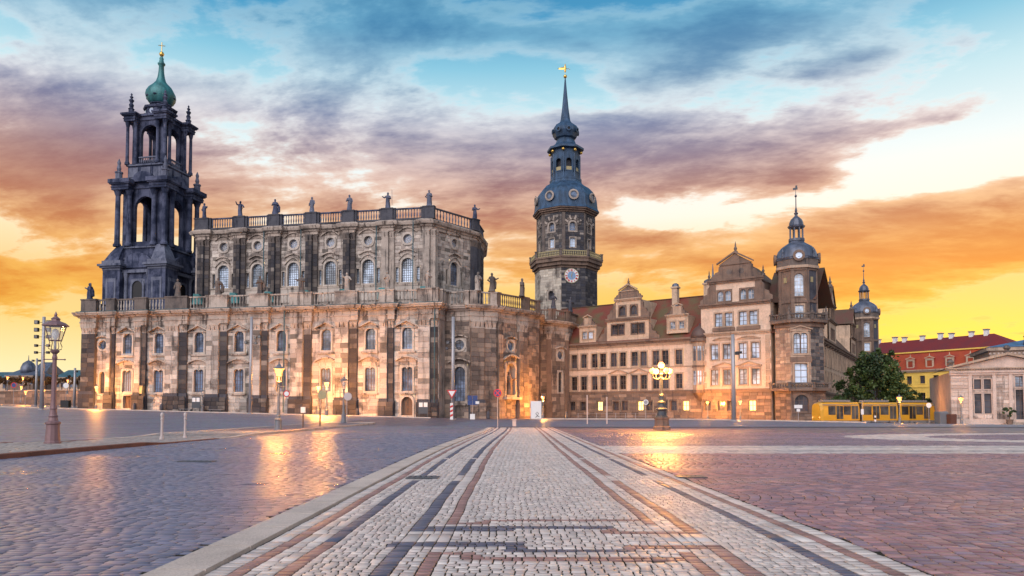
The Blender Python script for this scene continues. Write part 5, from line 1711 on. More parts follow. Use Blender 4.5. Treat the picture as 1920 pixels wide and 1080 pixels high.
# roof
RZ, RV = 25.8, 9.0
mb = MB(); mb.add([(-10, -.5, 16.1), (44, -.5, 16.1), (44, RV, RZ), (-10, RV, RZ), (-10, 2 * RV, 16), (44, 2 * RV, 16)], [(0, 1, 2, 3), (3, 2, 5, 4)]); mb.build('roof', M['roof_red'], palace)
MB().box(-10, 44, RV - .2, RV + .2, RZ - .05, RZ + .15).build('ridge', M['roof_brown'], palace)
MB().add([(-8, 0, -1), (-8, 18, -1), (-8, 18, 16), (-8, RV, RZ), (-8, 0, 16)], [(0, 1, 2, 3, 4)]).build('gable_wall', M['plaster_pale'], palace)
def volute(root, x, z, w, h, sgn, y0, y1, mat):
    pts = [(x, z), (x + sgn * w, z), (x + sgn * w, z + h * .22), (x + sgn * w * .72, z + h * .30), (x + sgn * w * .62, z + h * .48), (x + sgn * w * .30, z + h * .55), (x + sgn * w * .26, z + h * .85), (x, z + h)]
    MB().extr(pts, y0, y1).build('volute', M[mat], root)
def finial(root, x, y, z, h, mat, r=.28):
    MB().lathe([(r * 1.3, z), (r * 1.3, z + h * .2), (r * .6, z + h * .26), (r, z + h * .42), (r * .4, z + h * .6), (r * .5, z + h * .66), (0, z + h)], 8, (x, y)).build('finial', M[mat], root)
# big gabled dormer
hs = [w_dd.hole(u, 17.8) for u in (9.0, 10.6, 13.7, 15.3)]
mb = MB(); grid_wall(mb, 7.2, 17.0, 16.3, 20.8, hs, -.1); mb.build('dormer_wall', M['plaster_pale'], palace)
for u in (9.0, 10.6, 13.7, 15.3): put_fr(w_dd, palace, frP, u, 17.8, -.1)
mb = MB(); mb.box(7.2, 17.0, .3, 8, 16.3, 20.8); mb.build('dormer_body', M['plaster_pale'], palace)
course(palace, frP, 6.9, 17.3, 20.6, 21.3, .35, 'brown_stone', 'cornice', -.1)
hs = [w_pad.hole(u, 21.8) for u in (10.9, 13.6)]
mb = MB(); grid_wall(mb, 9.3, 15.2, 21.3, 25.0, hs, -.05); mb.build('dormer_wall', M['plaster_pale'], palace)
for u in (10.9, 13.6): put_fr(w_pad, palace, frP, u, 21.8, -.05)
mb = MB(); mb.box(9.3, 15.2, .35, 8, 21.3, 25.0); mb.build('dormer_body', M['plaster_pale'], palace)
course(palace, frP, 9.0, 15.5, 24.9, 25.4, .4, 'trim', 'cornice', -.05)
mb = MB(); mb.box(10.4, 14.1, -.05, .6, 25.4, 27.0); mb.build('dormer_gable', M['brown_stone'], palace)
tri_ped(4.4, 1.2, 27.1, .4, .25).build('pediment', M['trim'], palace, (12.25, 0, 0)); MB().extr([(10.3, 27.05), (14.2, 27.05), (12.25, 28.2)], -.05, .5).build('dormer_gable', M['brown_stone'], palace)
finial(palace, 12.25, .2, 28.3, 1.6, 'brown_stone')
for x, s_ in ((9.3, -1), (15.2, 1)): volute(palace, x, 21.3, 2.0, 3.6, s_, -.15, .4, 'brown_stone'); volute(palace, x + s_ * -1.0, 25.4, 1.3, 1.7, s_, -.1, .4, 'brown_stone')
for x, s_ in ((7.2, -1), (17.0, 1)): volute(palace, x, 16.3, 2.4, 3.6, s_, -.1, .4, 'brown_stone')
# small dormers
def dormer(u, z, w, h, wins):
    hs = [w_dm.hole(u + q, z + .9) for q in wins]
    mb = MB(); grid_wall(mb, u - w / 2, u + w / 2, z, z + h, hs, -.1); mb.build('dormer_wall', M['plaster_pale'], palace)
    for q in wins: put_fr(w_dm, palace, frP, u + q, z + .9, -.1)
    mb = MB(); mb.box(u - w / 2, u + w / 2, .25, 5, z, z + h); mb.build('dormer_body', M['plaster_pale'], palace)
    course(palace, frP, u - w / 2 - .3, u + w / 2 + .3, z + h - .2, z + h + .25, .35, 'trim', 'cornice', -.1)
    mb = MB(); mb.box(u - w * .2, u + w * .2, -.1, .5, z + h + .25, z + h + 1.9); mb.build('dormer_gable', M['trim'], palace)
    tri_ped(w * .55, .6, z + h + 1.9, .3, .18).build('pediment', M['trim'], palace, (u, 0, 0))
    for s_ in (-1, 1): volute(palace, u + s_ * w * .2, z + h + .25, w * .26, 1.5, s_, -.12, .4, 'brown_stone')
dormer(2.4, 16.4, 4.2, 3.6, (-.75, .75)); dormer(23.3, 17.3, 4.6, 3.6, (-.95, .95))
for u, v, z, h in ((19.7, 7.6, 23.8, 4.0), (27.2, 6.6, 22.5, 5.2)):
    mb = MB(); mb.box(u - .6, u + .6, v - .6, v + .6, z, z + h); mb.box(u - .8, u + .8, v - .8, v + .8, z + h, z + h + .35); mb.build('chimney', M['plaster_pale'], palace)
    MB().lathe([(.8, z + h + .35), (.75, z + h + .8), (.3, z + h + 1.1)], 8, (u, v)).build('chimney_cap', M['slate_grey'], palace)
MB().lathe([(.9, 26), (.7, 27.2), (.3, 29.5), (.05, 32.6)], 8, (27.2, 9.8)).build('ridge_spire', M['slate_grey'], palace)
MB().extr([(20.3, 22.2), (21.9, 22.2), (21.1, 23.8)], 4.4, 7).build('roof_vent', M['slate_grey'], palace)
# gabled risalit
ru0, ru1, rv = 28.6, 42.2, -.7
RW = [31.3, 33.75, 36.9, 39.3]
hs = [w_pp.hole(u, 6.5) for u in RW] + [w_pp.hole(u, 11.5) for u in RW] + [w_pr3.hole(u, 17.95) for u in (32.2, 34.2, 37.0, 39.0)]
gs = [w_pg.hole(u, 1.5) for u in (29.8, 32.6, 34.4, 38.6)]
mb = MB(); grid_wall(mb, ru0, ru1, 5.3, 22.0, hs, rv); mb.build('wall', M['plaster'], palace)
mb = MB(); grid_wall(mb, ru0, ru1, -1.5, 5.3, gs, rv - .15); mb.build('ground_floor_wall', M['brown_stone'], palace)
pblk.wall(frP, ru0, ru1, -.6, 5.0, gs, .6, 1.4, pal_brown, rv - .15, 401)
mb = MB(); mb.box(ru0, ru1, rv + .45, 14, -1, 22.); mb.build('risalit_body', M['plaster_pale'], palace)
for u in RW: put_fr(w_pp, palace, frP, u, 6.5, rv); put_fr(w_pp, palace, frP, u, 11.5, rv)
for u in (32.2, 34.2, 37.0, 39.0): put_fr(w_pr3, palace, frP, u, 17.95, rv)
for u in (29.8, 32.6, 34.4, 38.6): put_fr(w_pg, palace, frP, u, 1.5, rv - .15, 'glass_lit' if u == 38.6 else None)
for a, b in ((31.0, 35.4), (35.8, 40.3)):
    mb = MB(); mb.box(a, b, rv - .3, rv, 17.0, 17.7); mb.build('window_parapet', M['brown_stone'], palace)
    tri_ped(b - a + .4, .8, 10.0, .35, .2).build('pediment', M['trim'], palace, ((a + b) / 2, rv, 0))
    seg_ped(b - a, .5, 15.2, .3, .2).build('pediment', M['trim'], palace, ((a + b) / 2, rv, 0))
course(palace, frP, ru0 - .1, ru1, 5.0, 5.7, .45, 'brown_stone', y=rv); course(palace, frP, ru0 - .1, ru1, 16.2, 16.8, .4, 'trim', y=rv)
course(palace, frP, ru0 - .3, ru1 + .2, 21.8, 22.5, .6, 'brown_stone', 'cornice', rv)
for u in (ru0, ru1 - 1.0):
    for k in range(9): MB().box(u, u + 1.0 - .25 * (k % 2), rv - .12, rv, 6 + k * 1.1, 6 + k * 1.1 + 1.0).build('quoin', M['trim'], palace)
hs = [w_pa.hole(u, 22.9) for u in (32.6, 34.1, 37.1, 38.6)]
mb = MB(); grid_wall(mb, 30.6, 40.6, 22.5, 26.5, hs, rv + .05); mb.build('gable_wall', M['plaster'], palace)
for u in (32.6, 34.1, 37.1, 38.6): put_fr(w_pa, palace, frP, u, 22.9, rv + .05)
mb = MB(); mb.box(30.6, 40.6, rv + .45, 12, 22.4, 26.5); mb.build('gable_body', M['brown_stone'], palace)
for u in (30.4, 39.4): MB().box(u, u + 1.3, rv - .1, rv + .05, 22.5, 26.3).build('gable_pier', M['brown_stone'], palace)
course(palace, frP, 30.0, 41.1, 26.4, 27.1, .5, 'brown_stone', 'cornice', rv)
for x, s_ in ((30.6, -1), (40.6, 1)): volute(palace, x, 22.5, 2.1, 3.6, s_, rv - .1, rv + .5, 'brown_stone')
mb = MB(); mb.box(32.9, 38.3, rv, rv + .7, 27.1, 30.0); mb.build('gable_top', M['brown_stone'], palace)
for u in (34.4, 36.8): disc(0, .55, 0).build('roundel', M['sand_dark'], palace, (u, rv - .02, 28.5))
MB().extr([(32.4, 30.0), (38.8, 30.0), (35.6, 32.0)], rv - .1, rv + .7).build('gable_top', M['brown_stone'], palace)
tri_ped(7.2, 2.1, 30.05, .4, .3).build('pediment', M['brown_stone'], palace, (35.6, rv, 0))
for x, s_ in ((32.9, -1), (38.3, 1)): volute(palace, x, 27.1, 2.2, 3.0, s_, rv, rv + .6, 'brown_stone')
finial(palace, 35.6, rv + .3, 31.9, 2.6, 'sand_dark', .35)
for x in (30.3, 40.9): finial(palace, x, rv + .2, 27.1, 2.2, 'sand_dark', .3)
mb = MB(); mb.add([(30.5, rv + .6, 26.3), (40.7, rv + .6, 26.3), (40.7, 14, 26.3), (30.5, 14, 26.3), (35.6, rv + .6, 31.2), (35.6, 14, 31.2)], [(0, 4, 5, 3), (1, 2, 5, 4)]); mb.build('gable_roof', M['roof_brown'], palace)
mb = MB(); mb.add([(40.5, 1, 22), (50, 1, 22), (50, 8, 29), (40.5, 8, 29), (40.5, 15, 22), (50, 15, 22)], [(0, 1, 2, 3), (3, 2, 5, 4)]); mb.build('roof', M['roof_brown'], palace)
# narrow oriel
ou = 28.0
op = [(ou - 1.5, 0), (ou - 1.0, -1.3), (ou, -1.75), (ou + 1.0, -1.3), (ou + 1.5, 0)]
orl = place(None, 'oriel', palace)
for k in range(4):
    fr = frame(op[k], op[k + 1])
    hs = [(.18, fr[1] - .18, 6.6, 9.4), (.18, fr[1] - .18, 11.4, 14.3)]
    mb = MB(fr[0]); grid_wall(mb, 0, fr[1], 5.4, 15.3, hs); mb.build('oriel_wall', M['trim'], orl)
    for h in hs:
        mb = MB(fr[0]); mb.add([(h[0], .08, h[2]), (h[1], .08, h[2]), (h[1], .08, h[3]), (h[0], .08, h[3])], [(0, 1, 2, 3)]); mb.build('pane', M['glass_pale'], orl)
        mb = MB(fr[0]); mb.box(fr[1] / 2 - .05, fr[1] / 2 + .05, .0, .07, h[2], h[3]); mb.box(h[0], h[1], 0.01, .06, h[2] + 1.7, h[2] + 1.8); mb.build('glazing_bars', M['frame_brown'], orl)
for a, b, e in ((5.0, 5.6, .2), (10.1, 10.5, .12), (15.2, 15.9, .35)):
    MB().sweep([(0, a), (e, a), (e, b), (0, b)], op).build('oriel_course', M['brown_stone'], orl)
MB().lathe([(.3, 3.4), (1.0, 4.2), (1.55, 5.1)], 12, (ou, .0)).build('corbel', M['brown_stone'], orl)
MB().lathe([(1.85, 15.8), (1.8, 16.6), (1.5, 17.4), (.9, 18.1), (.25, 18.5), (.1, 19.0)], 14, (ou, .1)).build('oriel_dome', plain('oriel_lead', (.10, .06, .05), .5), orl, smooth=True)

# corner turret
w_tl = Win(c_twin(2.4, 3.8), 4, 4, .3, .15, .4, 'trim', 'glass_pale', 'frame_brown', t=.07, wide=.25)
w_tm = Win(c_rect(2.2, 3.7), 2, 3, .3, .15, .4, 'trim', 'glass_pale', 'frame_brown', t=.08)
w_tg = Win(c_arch(2.4, 3.0), 3, 3, .4, .15, .5, 'brown_stone', 'glass_dark', 'frame_brown', t=.07)
w_tu = Win(c_arch(1.6, 4.2), 3, 6, .25, .12, .4, 'brown_stone', 'glass_pale', 'frame_white', t=.05)
w_ts = Win(c_rect(1.5, 2.3), 2, 2, .25, .1, .35, 'trim', 'glass_pale', 'frame_white', t=.06)
def turret(root, cx_, cy_, ph, lower=True, blocks=None):
    tr = place(None, 'turret', root, (cx_, cy_, 0))
    P = octo(3.5, ph)
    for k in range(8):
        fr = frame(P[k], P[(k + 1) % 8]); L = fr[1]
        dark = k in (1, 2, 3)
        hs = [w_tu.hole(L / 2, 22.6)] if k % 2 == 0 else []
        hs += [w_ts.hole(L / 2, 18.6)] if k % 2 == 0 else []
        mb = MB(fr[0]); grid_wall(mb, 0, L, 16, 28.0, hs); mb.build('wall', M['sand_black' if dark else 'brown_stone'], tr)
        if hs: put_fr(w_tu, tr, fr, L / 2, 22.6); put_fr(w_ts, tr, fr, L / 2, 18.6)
        mb = MB(fr[0]); mb.box(-.1, .5, -.16, .1, 18.5, 27.6); mb.build('corner_strip', M['brown_stone'], tr)
        if k % 2 == 1: mb = MB(fr[0]); mb.box(L / 2 - .3, L / 2 + .3, -.1, 0, 25.2, 26.2); mb.build('crest', M['gold_paint'], tr)
    for e, a, b, m_ in ((.25, 21.4, 21.9, 'brown_stone'), (.3, 27.4, 27.8, 'brown_stone'), (.75, 27.8, 28.3, 'trim'), (.55, 28.3, 29.55, 'sand_dark'), (.75, 29.55, 29.75, 'slate_grey')):
        MB().prism(octo(3.5 + e * .7, ph), a + .002, b).build('cornice', M[m_], tr)
    MB().lathe([(3.99, 29.75), (3.78, 30.17), (3.65, 30.77), (3.36, 31.53), (2.77, 32.21), (2.02, 32.72), (1.47, 33.06), (1.34, 33.48)], 16, ph=ph).build('dome', M['slate_grey'], tr, smooth=True)
    for k in range(4):
        a = ph + PI / 8 + k * PI / 2
        o = MB().lathe([(.95, .1), (1.05, -.35), (.6, -.4), (.6, .1)], 14, cap=False).build('oculus', M['brown_stone'], tr)
        o.matrix_local = Matrix.Translation((3.75 * math.cos(a), 3.75 * math.sin(a), 30.0)) @ Matrix.Rotation(a + PI / 2, 4, 'Z') @ Matrix.Rotation(-PI / 2, 4, 'X')
        MB().lathe([(.62, -.2), (.62, -.16)], 14).build('pane', M['glass_pale'], o)
        a += PI / 4
        MB().lathe([(0.25, 29.75), (0.25, 30.51), (0.13, 30.59), (0.21, 31.02), (0.00, 31.70)], 8, (3.8 * math.cos(a), 3.8 * math.sin(a))).build('finial', M['slate_grey'], tr)
    MB().prism(octo(1.5, ph), 33.4, 33.85).build('lantern_foot', M['slate_grey'], tr)
    for k in range(8):
        p = octo(1.18, ph)[k]; MB().lathe([(0.17, 33.82), (0.13, 34.17), (0.13, 35.87), (0.20, 36.03)], 6, p).build('lantern_post', M['slate_grey'], tr)
    MB().lathe([(1.47, 35.99), (1.60, 36.29), (1.30, 36.46), (1.26, 36.97), (1.01, 37.57), (0.59, 37.99), (0.29, 38.24), (0.25, 38.50), (0.42, 38.76), (0.18, 39.01), (0.25, 39.27), (0.10, 39.95), (0.08, 41.82), (0.25, 42.07), (0.05, 42.41), (0.03, 43.69)], 10, ph=ph).build('lantern_roof', M['slate_grey'], tr)
    mb = MB(); mb.box(-.5, .35, -.03, .03, 43.3, 43.7); mb.box(-.05, .3, -.03, .03, 43.7, 44.1); mb.build('weather_vane', M['iron'], tr)
    return tr


tu, tv = 46.4, 2.2
TPH = rad(-90 - 22.5 + 20)
# wide rusticated bay below the turret
bp = octo(4.5, TPH)
bay = place(None, 'corner_bay', palace, (tu, tv, 0))
for k in range(8):
    fr = frame(bp[k], bp[(k + 1) % 8]); L = fr[1]
    hs = [w_tm.hole(L / 2, 6.4), w_tl.hole(L / 2, 11.9)] if k in (0, 2) else []
    gs = [w_tg.hole(L / 2, 1.4)] if k in (0, 2) else []
    mb = MB(fr[0]); grid_wall(mb, 0, L, 5., 17.6, hs); mb.build('wall', M['trim'], bay)
    mb = MB(fr[0]); grid_wall(mb, -.1, L + .1, -1.5, 5., gs, -.2); mb.build('ground_floor_wall', M['brown_stone'], bay)
    if hs:
        put_fr(w_tm, bay, fr, L / 2, 6.4); put_fr(w_tl, bay, fr, L / 2, 11.9); put_fr(w_tg, bay, fr, L / 2, 1.4, -.2)
        mb = MB(fr[0]); mb.box(L / 2 - 1.9, L / 2 + 1.9, -.2, 0, 10.35, 11.3); mb.build('relief_panel', M['brown_stone'], bay)
        o = tri_ped(4.2, .7, 16.2, .3, .18).build('pediment', M['trim'], bay, fr[0] @ Vector((L / 2, 0, 0)), fr[2])
    if k in (7, 0, 1, 2, 3):
        f2 = (Matrix.Translation((tu, tv, 0)) @ fr[0], fr[1], fr[2])
        pblk.wall(f2, 0, L, 5.8, 17.0, hs, .62, 1.3, pal_bay if k in (7, 0) else pal_mid, 0., 410 + k)
        pblk.wall(f2, 0, L, -.6, 4.6, gs, .6, 1.3, pal_brown, -.2, 420 + k)
for e, a, b in ((.3, 4.7, 5.1), (1.1, 5.1, 5.5), (.2, 17.2, 17.6), (.9, 17.6, 18.1), (.3, 16.8, 17.2)):
    MB().prism(octo(4.5 + e, TPH), a + .002, b).build('balcony_slab' if e > .5 else 'cornice', M['brown_stone'], bay)
for zz_, rr, hh in ((5.5, 5.4, 1.1), (18.1, 5.1, 1.2)):
    P = octo(rr, TPH)
    for k in (6, 7, 0, 1, 2, 3):
        fr = frame(P[k], P[(k + 1) % 8])
        balustrade(bay, P[k], P[(k + 1) % 8], zz_, hh, 7, 'sand_dark', t=.22)
        pedestal(bay, *P[k], zz_, hh + .1, .5, .5, 'sand_dark', fr[2])
        if zz_ > 10: finial(bay, P[k][0], P[k][1], zz_ + hh + .1, 1.4, 'sand_dark', .22)
turret(palace, tu, tv, TPH)

# receding side wing to the far turret
S0 = PM.inverted() @ Vector((*at(1531, 700, 144).xy, 0)); S1 = PM.inverted() @ Vector((*at(1609, 700, 212).xy, 0))
frS = frame(S0, S1); LS = frS[1]
w_s = Win(c_rect(1.5, 3.4), 2, 4, .3, .18, .4, 'trim', 'glass_dark', 'frame_brown', t=.08)
SU = [3 + i * 4.35 for i in range(int((LS - 4) / 4.35))]
hs = [w_s.hole(u, 11.0) for u in SU] + [w_s.hole(u, 6.2) for u in SU] + [w_s.hole(u, 1.0) for u in SU]
mb = MB(frS[0]); grid_wall(mb, 0, LS, -2, 16, hs); mb.build('side_wall', M['plaster_pale'], palace)
for u in SU:
    for z in (11.0, 6.2, 1.0): put_fr(w_s, palace, frS, u, z)
    if z: tri_ped(2.6, .5, 14.9, .4, .15).build('pediment', M['brown_stone'], palace, frS[0] @ Vector((u, 0, 0)), frS[2])
course(palace, frS, 0, LS, 4.6, 5.4, .4, 'brown_stone'); course(palace, frS, 0, LS, 15.4, 16.3, .7, 'brown_stone', 'cornice')
mb = MB(frS[0]); mb.add([(0, -.4, 16.2), (LS, -.4, 16.2), (LS, 8, 25.8), (0, 8, 25.8), (LS, 16, 16), (0, 16, 16)], [(0, 1, 2, 3), (3, 2, 4, 5)]); mb.build('roof', M['roof_brown'], palace)
mb = MB(frS[0]); mb.box(0, LS, 1, 16, -1, 16); mb.build('wing_body', M['plaster_pale'], palace)
for c, w in ((LS * .30, 12.), (LS * .84, 11.)):
    for z, ww, h in ((16.3, w, 4.6), (20.9, w * .72, 3.6)):
        hs = [w_dd.hole(c + q, z + 1.0) for q in (-w * .2, 0, w * .2)]
        mb = MB(frS[0]); grid_wall(mb, c - ww / 2, c + ww / 2, z, z + h, hs, -.15); mb.build('gable_wall', M['plaster_pale'], palace)
        for q in (-w * .2, 0, w * .2): put_fr(w_dd, palace, frS, c + q, z + 1.0, -.15)
        mb = MB(frS[0]); mb.box(c - ww / 2, c + ww / 2, .2, 7, z, z + h - .1); mb.build('gable_body', M['plaster_pale'], palace)
        course(palace, frS, c - ww / 2 - .3, c + ww / 2 + .3, z + h - .1, z + h + .4, .45, 'brown_stone', 'cornice', -.15)
    mb = MB(frS[0]); mb.extr([(c - w * .36, 24.8), (c + w * .36, 24.8), (c, 28.6)], -.2, 6); mb.build('gable_top', M['plaster_pale'], palace)
    mb = MB(frS[0]); mb.add([(c - w * .4, -.5, 24.7), (c, -.5, 29.1), (c, 8, 29.1), (c - w * .4, 8, 24.7), (c + w * .4, -.5, 24.7), (c + w * .4, 8, 24.7)], [(0, 1, 2, 3), (1, 4, 5, 2)]); mb.build('gable_roof', M['roof_brown'], palace)
    p = frS[0] @ Vector((c, .2, 0)); finial(palace, p.x, p.y, 28.9, 2.6, 'sand_dark', .4)
FT = PM.inverted() @ Vector((*at(1621, 600, 215).xy, 0))
turret(palace, FT.x, FT.y, TPH)
MB().prism(octo(4.0, TPH), -2, 16.1).build('turret_shaft', M['sand_black'], palace, (FT.x, FT.y, 0))
pblk.build(palace, M['brown_attr'], 300)
# ---------------------------------------------------------------- yellow building with red mansard roof
Y0, Y1 = at(1596, 700, 248), at(1905, 700, 206)
YR = math.atan2(Y1.y - Y0.y, Y1.x - Y0.x)
yb = thing('yellow_building', 'long yellow building with red two slope roof and pale chimneys behind the tree', 'building', (Y0.x, Y0.y, 0), YR)
LY = math.hypot(Y1.x - Y0.x, Y1.y - Y0.y)
frY = frame((0, 0), (LY, 0))
w_y = Win(c_rect(1.6, 2.4), 2, 2, .25, .1, .4, 'yellow_plaster', 'glass_dark', 'frame_brown', t=.1)
w_yd = Win(c_rect(1.5, 1.9), 2, 2, .3, .12, .3, 'plaster_pale', 'glass_dark', 'frame_brown', t=.1)
YU = [3.2 + 4.1 * i for i in range(int((LY - 4) / 4.1) + 1)]
hs = [w_y.hole(u, z) for u in YU for z in (-.2, 4.7, 9.9)]
mb = MB(); grid_wall(mb, 0, LY, -4, 14, hs); mb.build('wall', M['yellow_plaster'], yb)
for u in YU:
    for z in (-.2, 4.7, 9.9): put_fr(w_y, yb, frY, u, z)
course(yb, frY, 0, LY, 8.6, 9.0, .2, 'yellow_plaster'); course(yb, frY, 0, LY, 13.4, 14.2, .6, 'trim', 'cornice')
mb = MB(); mb.add([(-.5, -.6, 14.2), (LY + .5, -.6, 14.2), (LY - 1.5, 2.0, 19.6), (-.5, 2.0, 19.6)], [(0, 1, 2, 3)]); mb.build('lower_roof', M['roof_red2'], yb)
mb = MB(); mb.add([(-.5, 1.9, 19.9), (LY - 1.5, 1.9, 19.9), (LY - 9, 8., 24.2), (-.5, 8., 24.2), (LY - 1.5, 15, 19.9), (-.5, 15, 19.9)], [(0, 1, 2, 3), (1, 4, 2), (3, 2, 4, 5)]); mb.build('upper_roof', M['roof_red3'], yb)
MB().box(-.5, LY - 1.4, 1.6, 2.2, 19.55, 19.95).build('roof_cornice', M['yellow_plaster'], yb)
mb = MB(); mb.box(LY - .02, LY, 0, 14, -4, 14); mb.build('end_wall', M['yellow_plaster'], yb)
i = 0
u = 2.5
while u < LY - 3:
    hs = [w_yd.hole(u, 15.2)]
    dm = place(None, 'dormer', yb, (u, -.2, 0))
    hs = [w_yd.hole(0, 15.0)]
    mb = MB(); grid_wall(mb, -1.3, 1.3, 14.3, 17.5, hs); mb.build('dormer_wall', M['plaster_pale'], dm)
    w_yd.put(dm, (0, 0, 15.0)) if 0 else None
    for nm, me in (('frame', w_yd.me), ('pane', w_yd.pane), ('glazing_bars', w_yd.bars)): place(me, nm, dm, (0, 0, 15.0))
    mb = MB(); mb.extr([(-1.3, 17.5), (1.3, 17.5), (1.3, 14.3), (-1.3, 14.3)], .02, 2.2); mb.build('dormer_body', M['roof_red2'], dm)
    tri_ped(3.0, .5, 17.5, .25, .2).build('dormer_gable', M['plaster_pale'], dm)
    finial(dm, 0, 0, 18.1, 1.0, 'plaster_pale', .18)
    u += 5.9
for k in range(8):
    x = 5 + k * (LY - 16) / 7 + [0, .9, -.7, .3, 1.1, -.4, .6, 0][k]
    ch = MB(); ch.box(x - .55, x + .55, 7.2, 8.4, 23.4, 25.1 + .3 * (k % 3 == 1)); ch.build('chimney', M['white_paint'], yb)
    MB().box(x - .7, x + .7, 7.0, 8.6, 25.1 + .3 * (k % 3 == 1), 25.4 + .3 * (k % 3 == 1)).build('chimney_cap', M['grey_box'], yb)

# ---------------------------------------------------------------- small classical guard house on the right
W0, W1 = at(1782, 700, 121), at(2000, 700, 115)
WR = math.atan2(W1.y - W0.y, W1.x - W0.x); LW = math.hypot(W1.x - W0.x, W1.y - W0.y)
WZ = G(W0.x, W0.y)
gh = thing('guard_house', 'small classical pale sandstone hall with pediment, steps and blue roofed block behind', 'building', (W0.x, W0.y, 0), WR)
frW = frame((0, 0), (LW, 0))
M['pink_stone'] = soot_stone('pale_pink_sandstone', (.54, .42, .36), amount=.25, streak=.25, dark=(.17, .12, .10))
def pal_pink(x, z, seed): return shade(random.choice([(.54, .43, .37), (.50, .39, .33), (.58, .47, .41), (.42, .32, .27)]), .85, 1.1)
w_g1 = Win(c_rect(1.0, 1.6), 1, 2, .12, .06, .45, 'pink_stone', 'glass_dark', 'frame_brown', t=.06)
w_g2 = Win(c_rect(1.0, 3.2), 1, 3, .12, .06, .45, 'pink_stone', 'glass_dark', 'frame_brown', t=.06)
w_g3 = Win(c_rect(1.3, 1.7), 2, 3, .12, .06, .45, 'pink_stone', 'glass_pale', 'frame_brown', t=.05)
w_g4 = Win(c_rect(1.3, 5.0), 2, 6, .12, .06, .45, 'pink_stone', 'glass_dark', 'frame_brown', t=.05)
gz = WZ - .1
wl = [(w_g1, 3.75, 4.9), (w_g1, 5.1, 4.9), (w_g2, 3.75, 1.0), (w_g2, 5.1, 1.0), (w_g3, 9.5, 5.2), (w_g3, 11.3, 5.2), (w_g4, 9.5, -.2), (w_g4, 11.3, -.2), (w_g1, 15.4, 4.9), (w_g1, 16.75, 4.9), (w_g2, 15.4, 1.0), (w_g2, 16.75, 1.0)]
hs = [w.hole(u, z) for w, u, z in wl]
mb = MB(); grid_wall(mb, 0, LW, -3, 7.7, hs); mb.build('wall', M['pink_stone'], gh)
gblk = Blocks(); gblk.wall(frW, 0, LW, -.6, 7.0, hs, .55, 1.5, pal_pink, 0., 500); gblk.build(gh, M['sand_attr'], 200)
for w, u, z in wl: put_fr(w, gh, frW, u, z)
mb = MB(); mb.box(.01, LW - .01, .5, 26, -3, 7.7); mb.build('hall_body', M['pink_stone'], gh)
for u in (2.7, 6.0, 8.2, 10.1, 12.3, 14.4, 17.6): MB().box(u - .25, u + .25, -.22, 0, -1, 7.4).build('pilaster', M['pink_stone'], gh)
MB().box(-.1, LW + .1, -.35, 0, -2, .1).build('plinth', M['pink_stone'], gh)
course(gh, frW, -.2, LW + .2, 7.2, 7.9, .5, 'pink_stone', 'entablature')
for k in range(44): MB().box(.0 + k * LW / 44, .2 + k * LW / 44, -.62, -.4, 7.95, 8.12).build('dentil', M['pink_stone'], gh)
MB().extr([(-.2, 8.15), (LW + .2, 8.15), (LW / 2, 10.2)], -.1, .6).build('tympanum', M['pink_stone'], gh)
tri_ped(LW + 1.6, 2.2, 8.15, .8, .32).build('pediment', M['trim'], gh, (LW / 2, 0, 0))
MB().box(-.8, LW + .8, -.8, .5, 8.13, 8.32).build('cornice', M['trim'], gh)
for x, z in ((0, 8.5), (LW / 2, 10.6)): MB().lathe([(.5, z), (.5, z + .3), (.3, z + .4), (.55, z + .8), (.35, z + 1.1), (0, z + 1.3)], 8, (x, -.3)).build('acroterion', M['sand_dark'], gh)
mb = MB(); mb.add([(-.7, -.6, 8.3), (LW / 2, -.6, 10.6), (LW / 2, 20, 10.6), (-.7, 20, 8.3), (LW + .7, -.6, 8.3), (LW + .7, 20, 8.3)], [(0, 1, 2, 3), (1, 4, 5, 2)]); mb.build('roof', M['roof_blue'], gh)
for k in range(6): MB().box(7.4 - .35 * k, 19 + .35 * k, -1.2 - .4 * k - .001, -.36, -.35 - .15 * k - .15, -.35 - .15 * k).build('step', M['sand'], gh)
# taller block behind with the blue roof
mb = MB(); mb.box(7.2, LW + 8, 9, 24, 0, 11.6); mb.build('rear_block', M['plaster_pale'], gh)
for k in range(30): MB().box(7.0 + k * .6, 7.3 + k * .6, 8.75, 9, 11.0, 11.3).build('dentil', M['pink_stone'], gh)
MB().box(6.6, LW + 8.6, 8.4, 24.5, 11.6, 12.2).build('cornice', M['trim'], gh)
mb = MB(); mb.add([(6.5, 8.3, 12.2), (LW + 8, 8.3, 12.2), (LW + 8, 25, 12.2), (6.5, 25, 12.2), (14, 16, 14.0), (LW + 2, 16, 14.0)], [(0, 1, 5, 4), (1, 2, 5), (2, 3, 4, 5), (3, 0, 4)]); mb.build('rear_roof', M['roof_blue'], gh)
p = Matrix.Translation((W0.x, W0.y, 0)) @ Matrix.Rotation(WR, 4, 'Z') @ Vector((12.6, 10, 12.6))
statue('small dark crouching figure on the blue roof of the guard house', p, 2.2, .3, 300, ('hip', 'chest'), 'sand_black', 'cloak', 1.6, group=None)
for k, u in enumerate((7.6, 13.1)):
    p = Matrix.Translation((W0.x, W0.y, 0)) @ Matrix.Rotation(WR, 4, 'Z') @ Vector((u, -1.9, WZ))
    pt = thing('potted_bush', ['round clipped bush in a pot left of the guard house door', 'round clipped bush in a pot right of the guard house door'][k], 'plant', p, 0, 'clipped bushes by the guard house door')
    MB().lathe([(.35, 0), (.5, .7), (.55, .75), (.5, .8)], 10).build('pot', M['brown_stone'], pt)
    MB().tube([(0, 0, .7), (0, 0, 1.5)], .06, 6).build('stem', M['wood_door'], pt)
    PBUSH = (pt,)

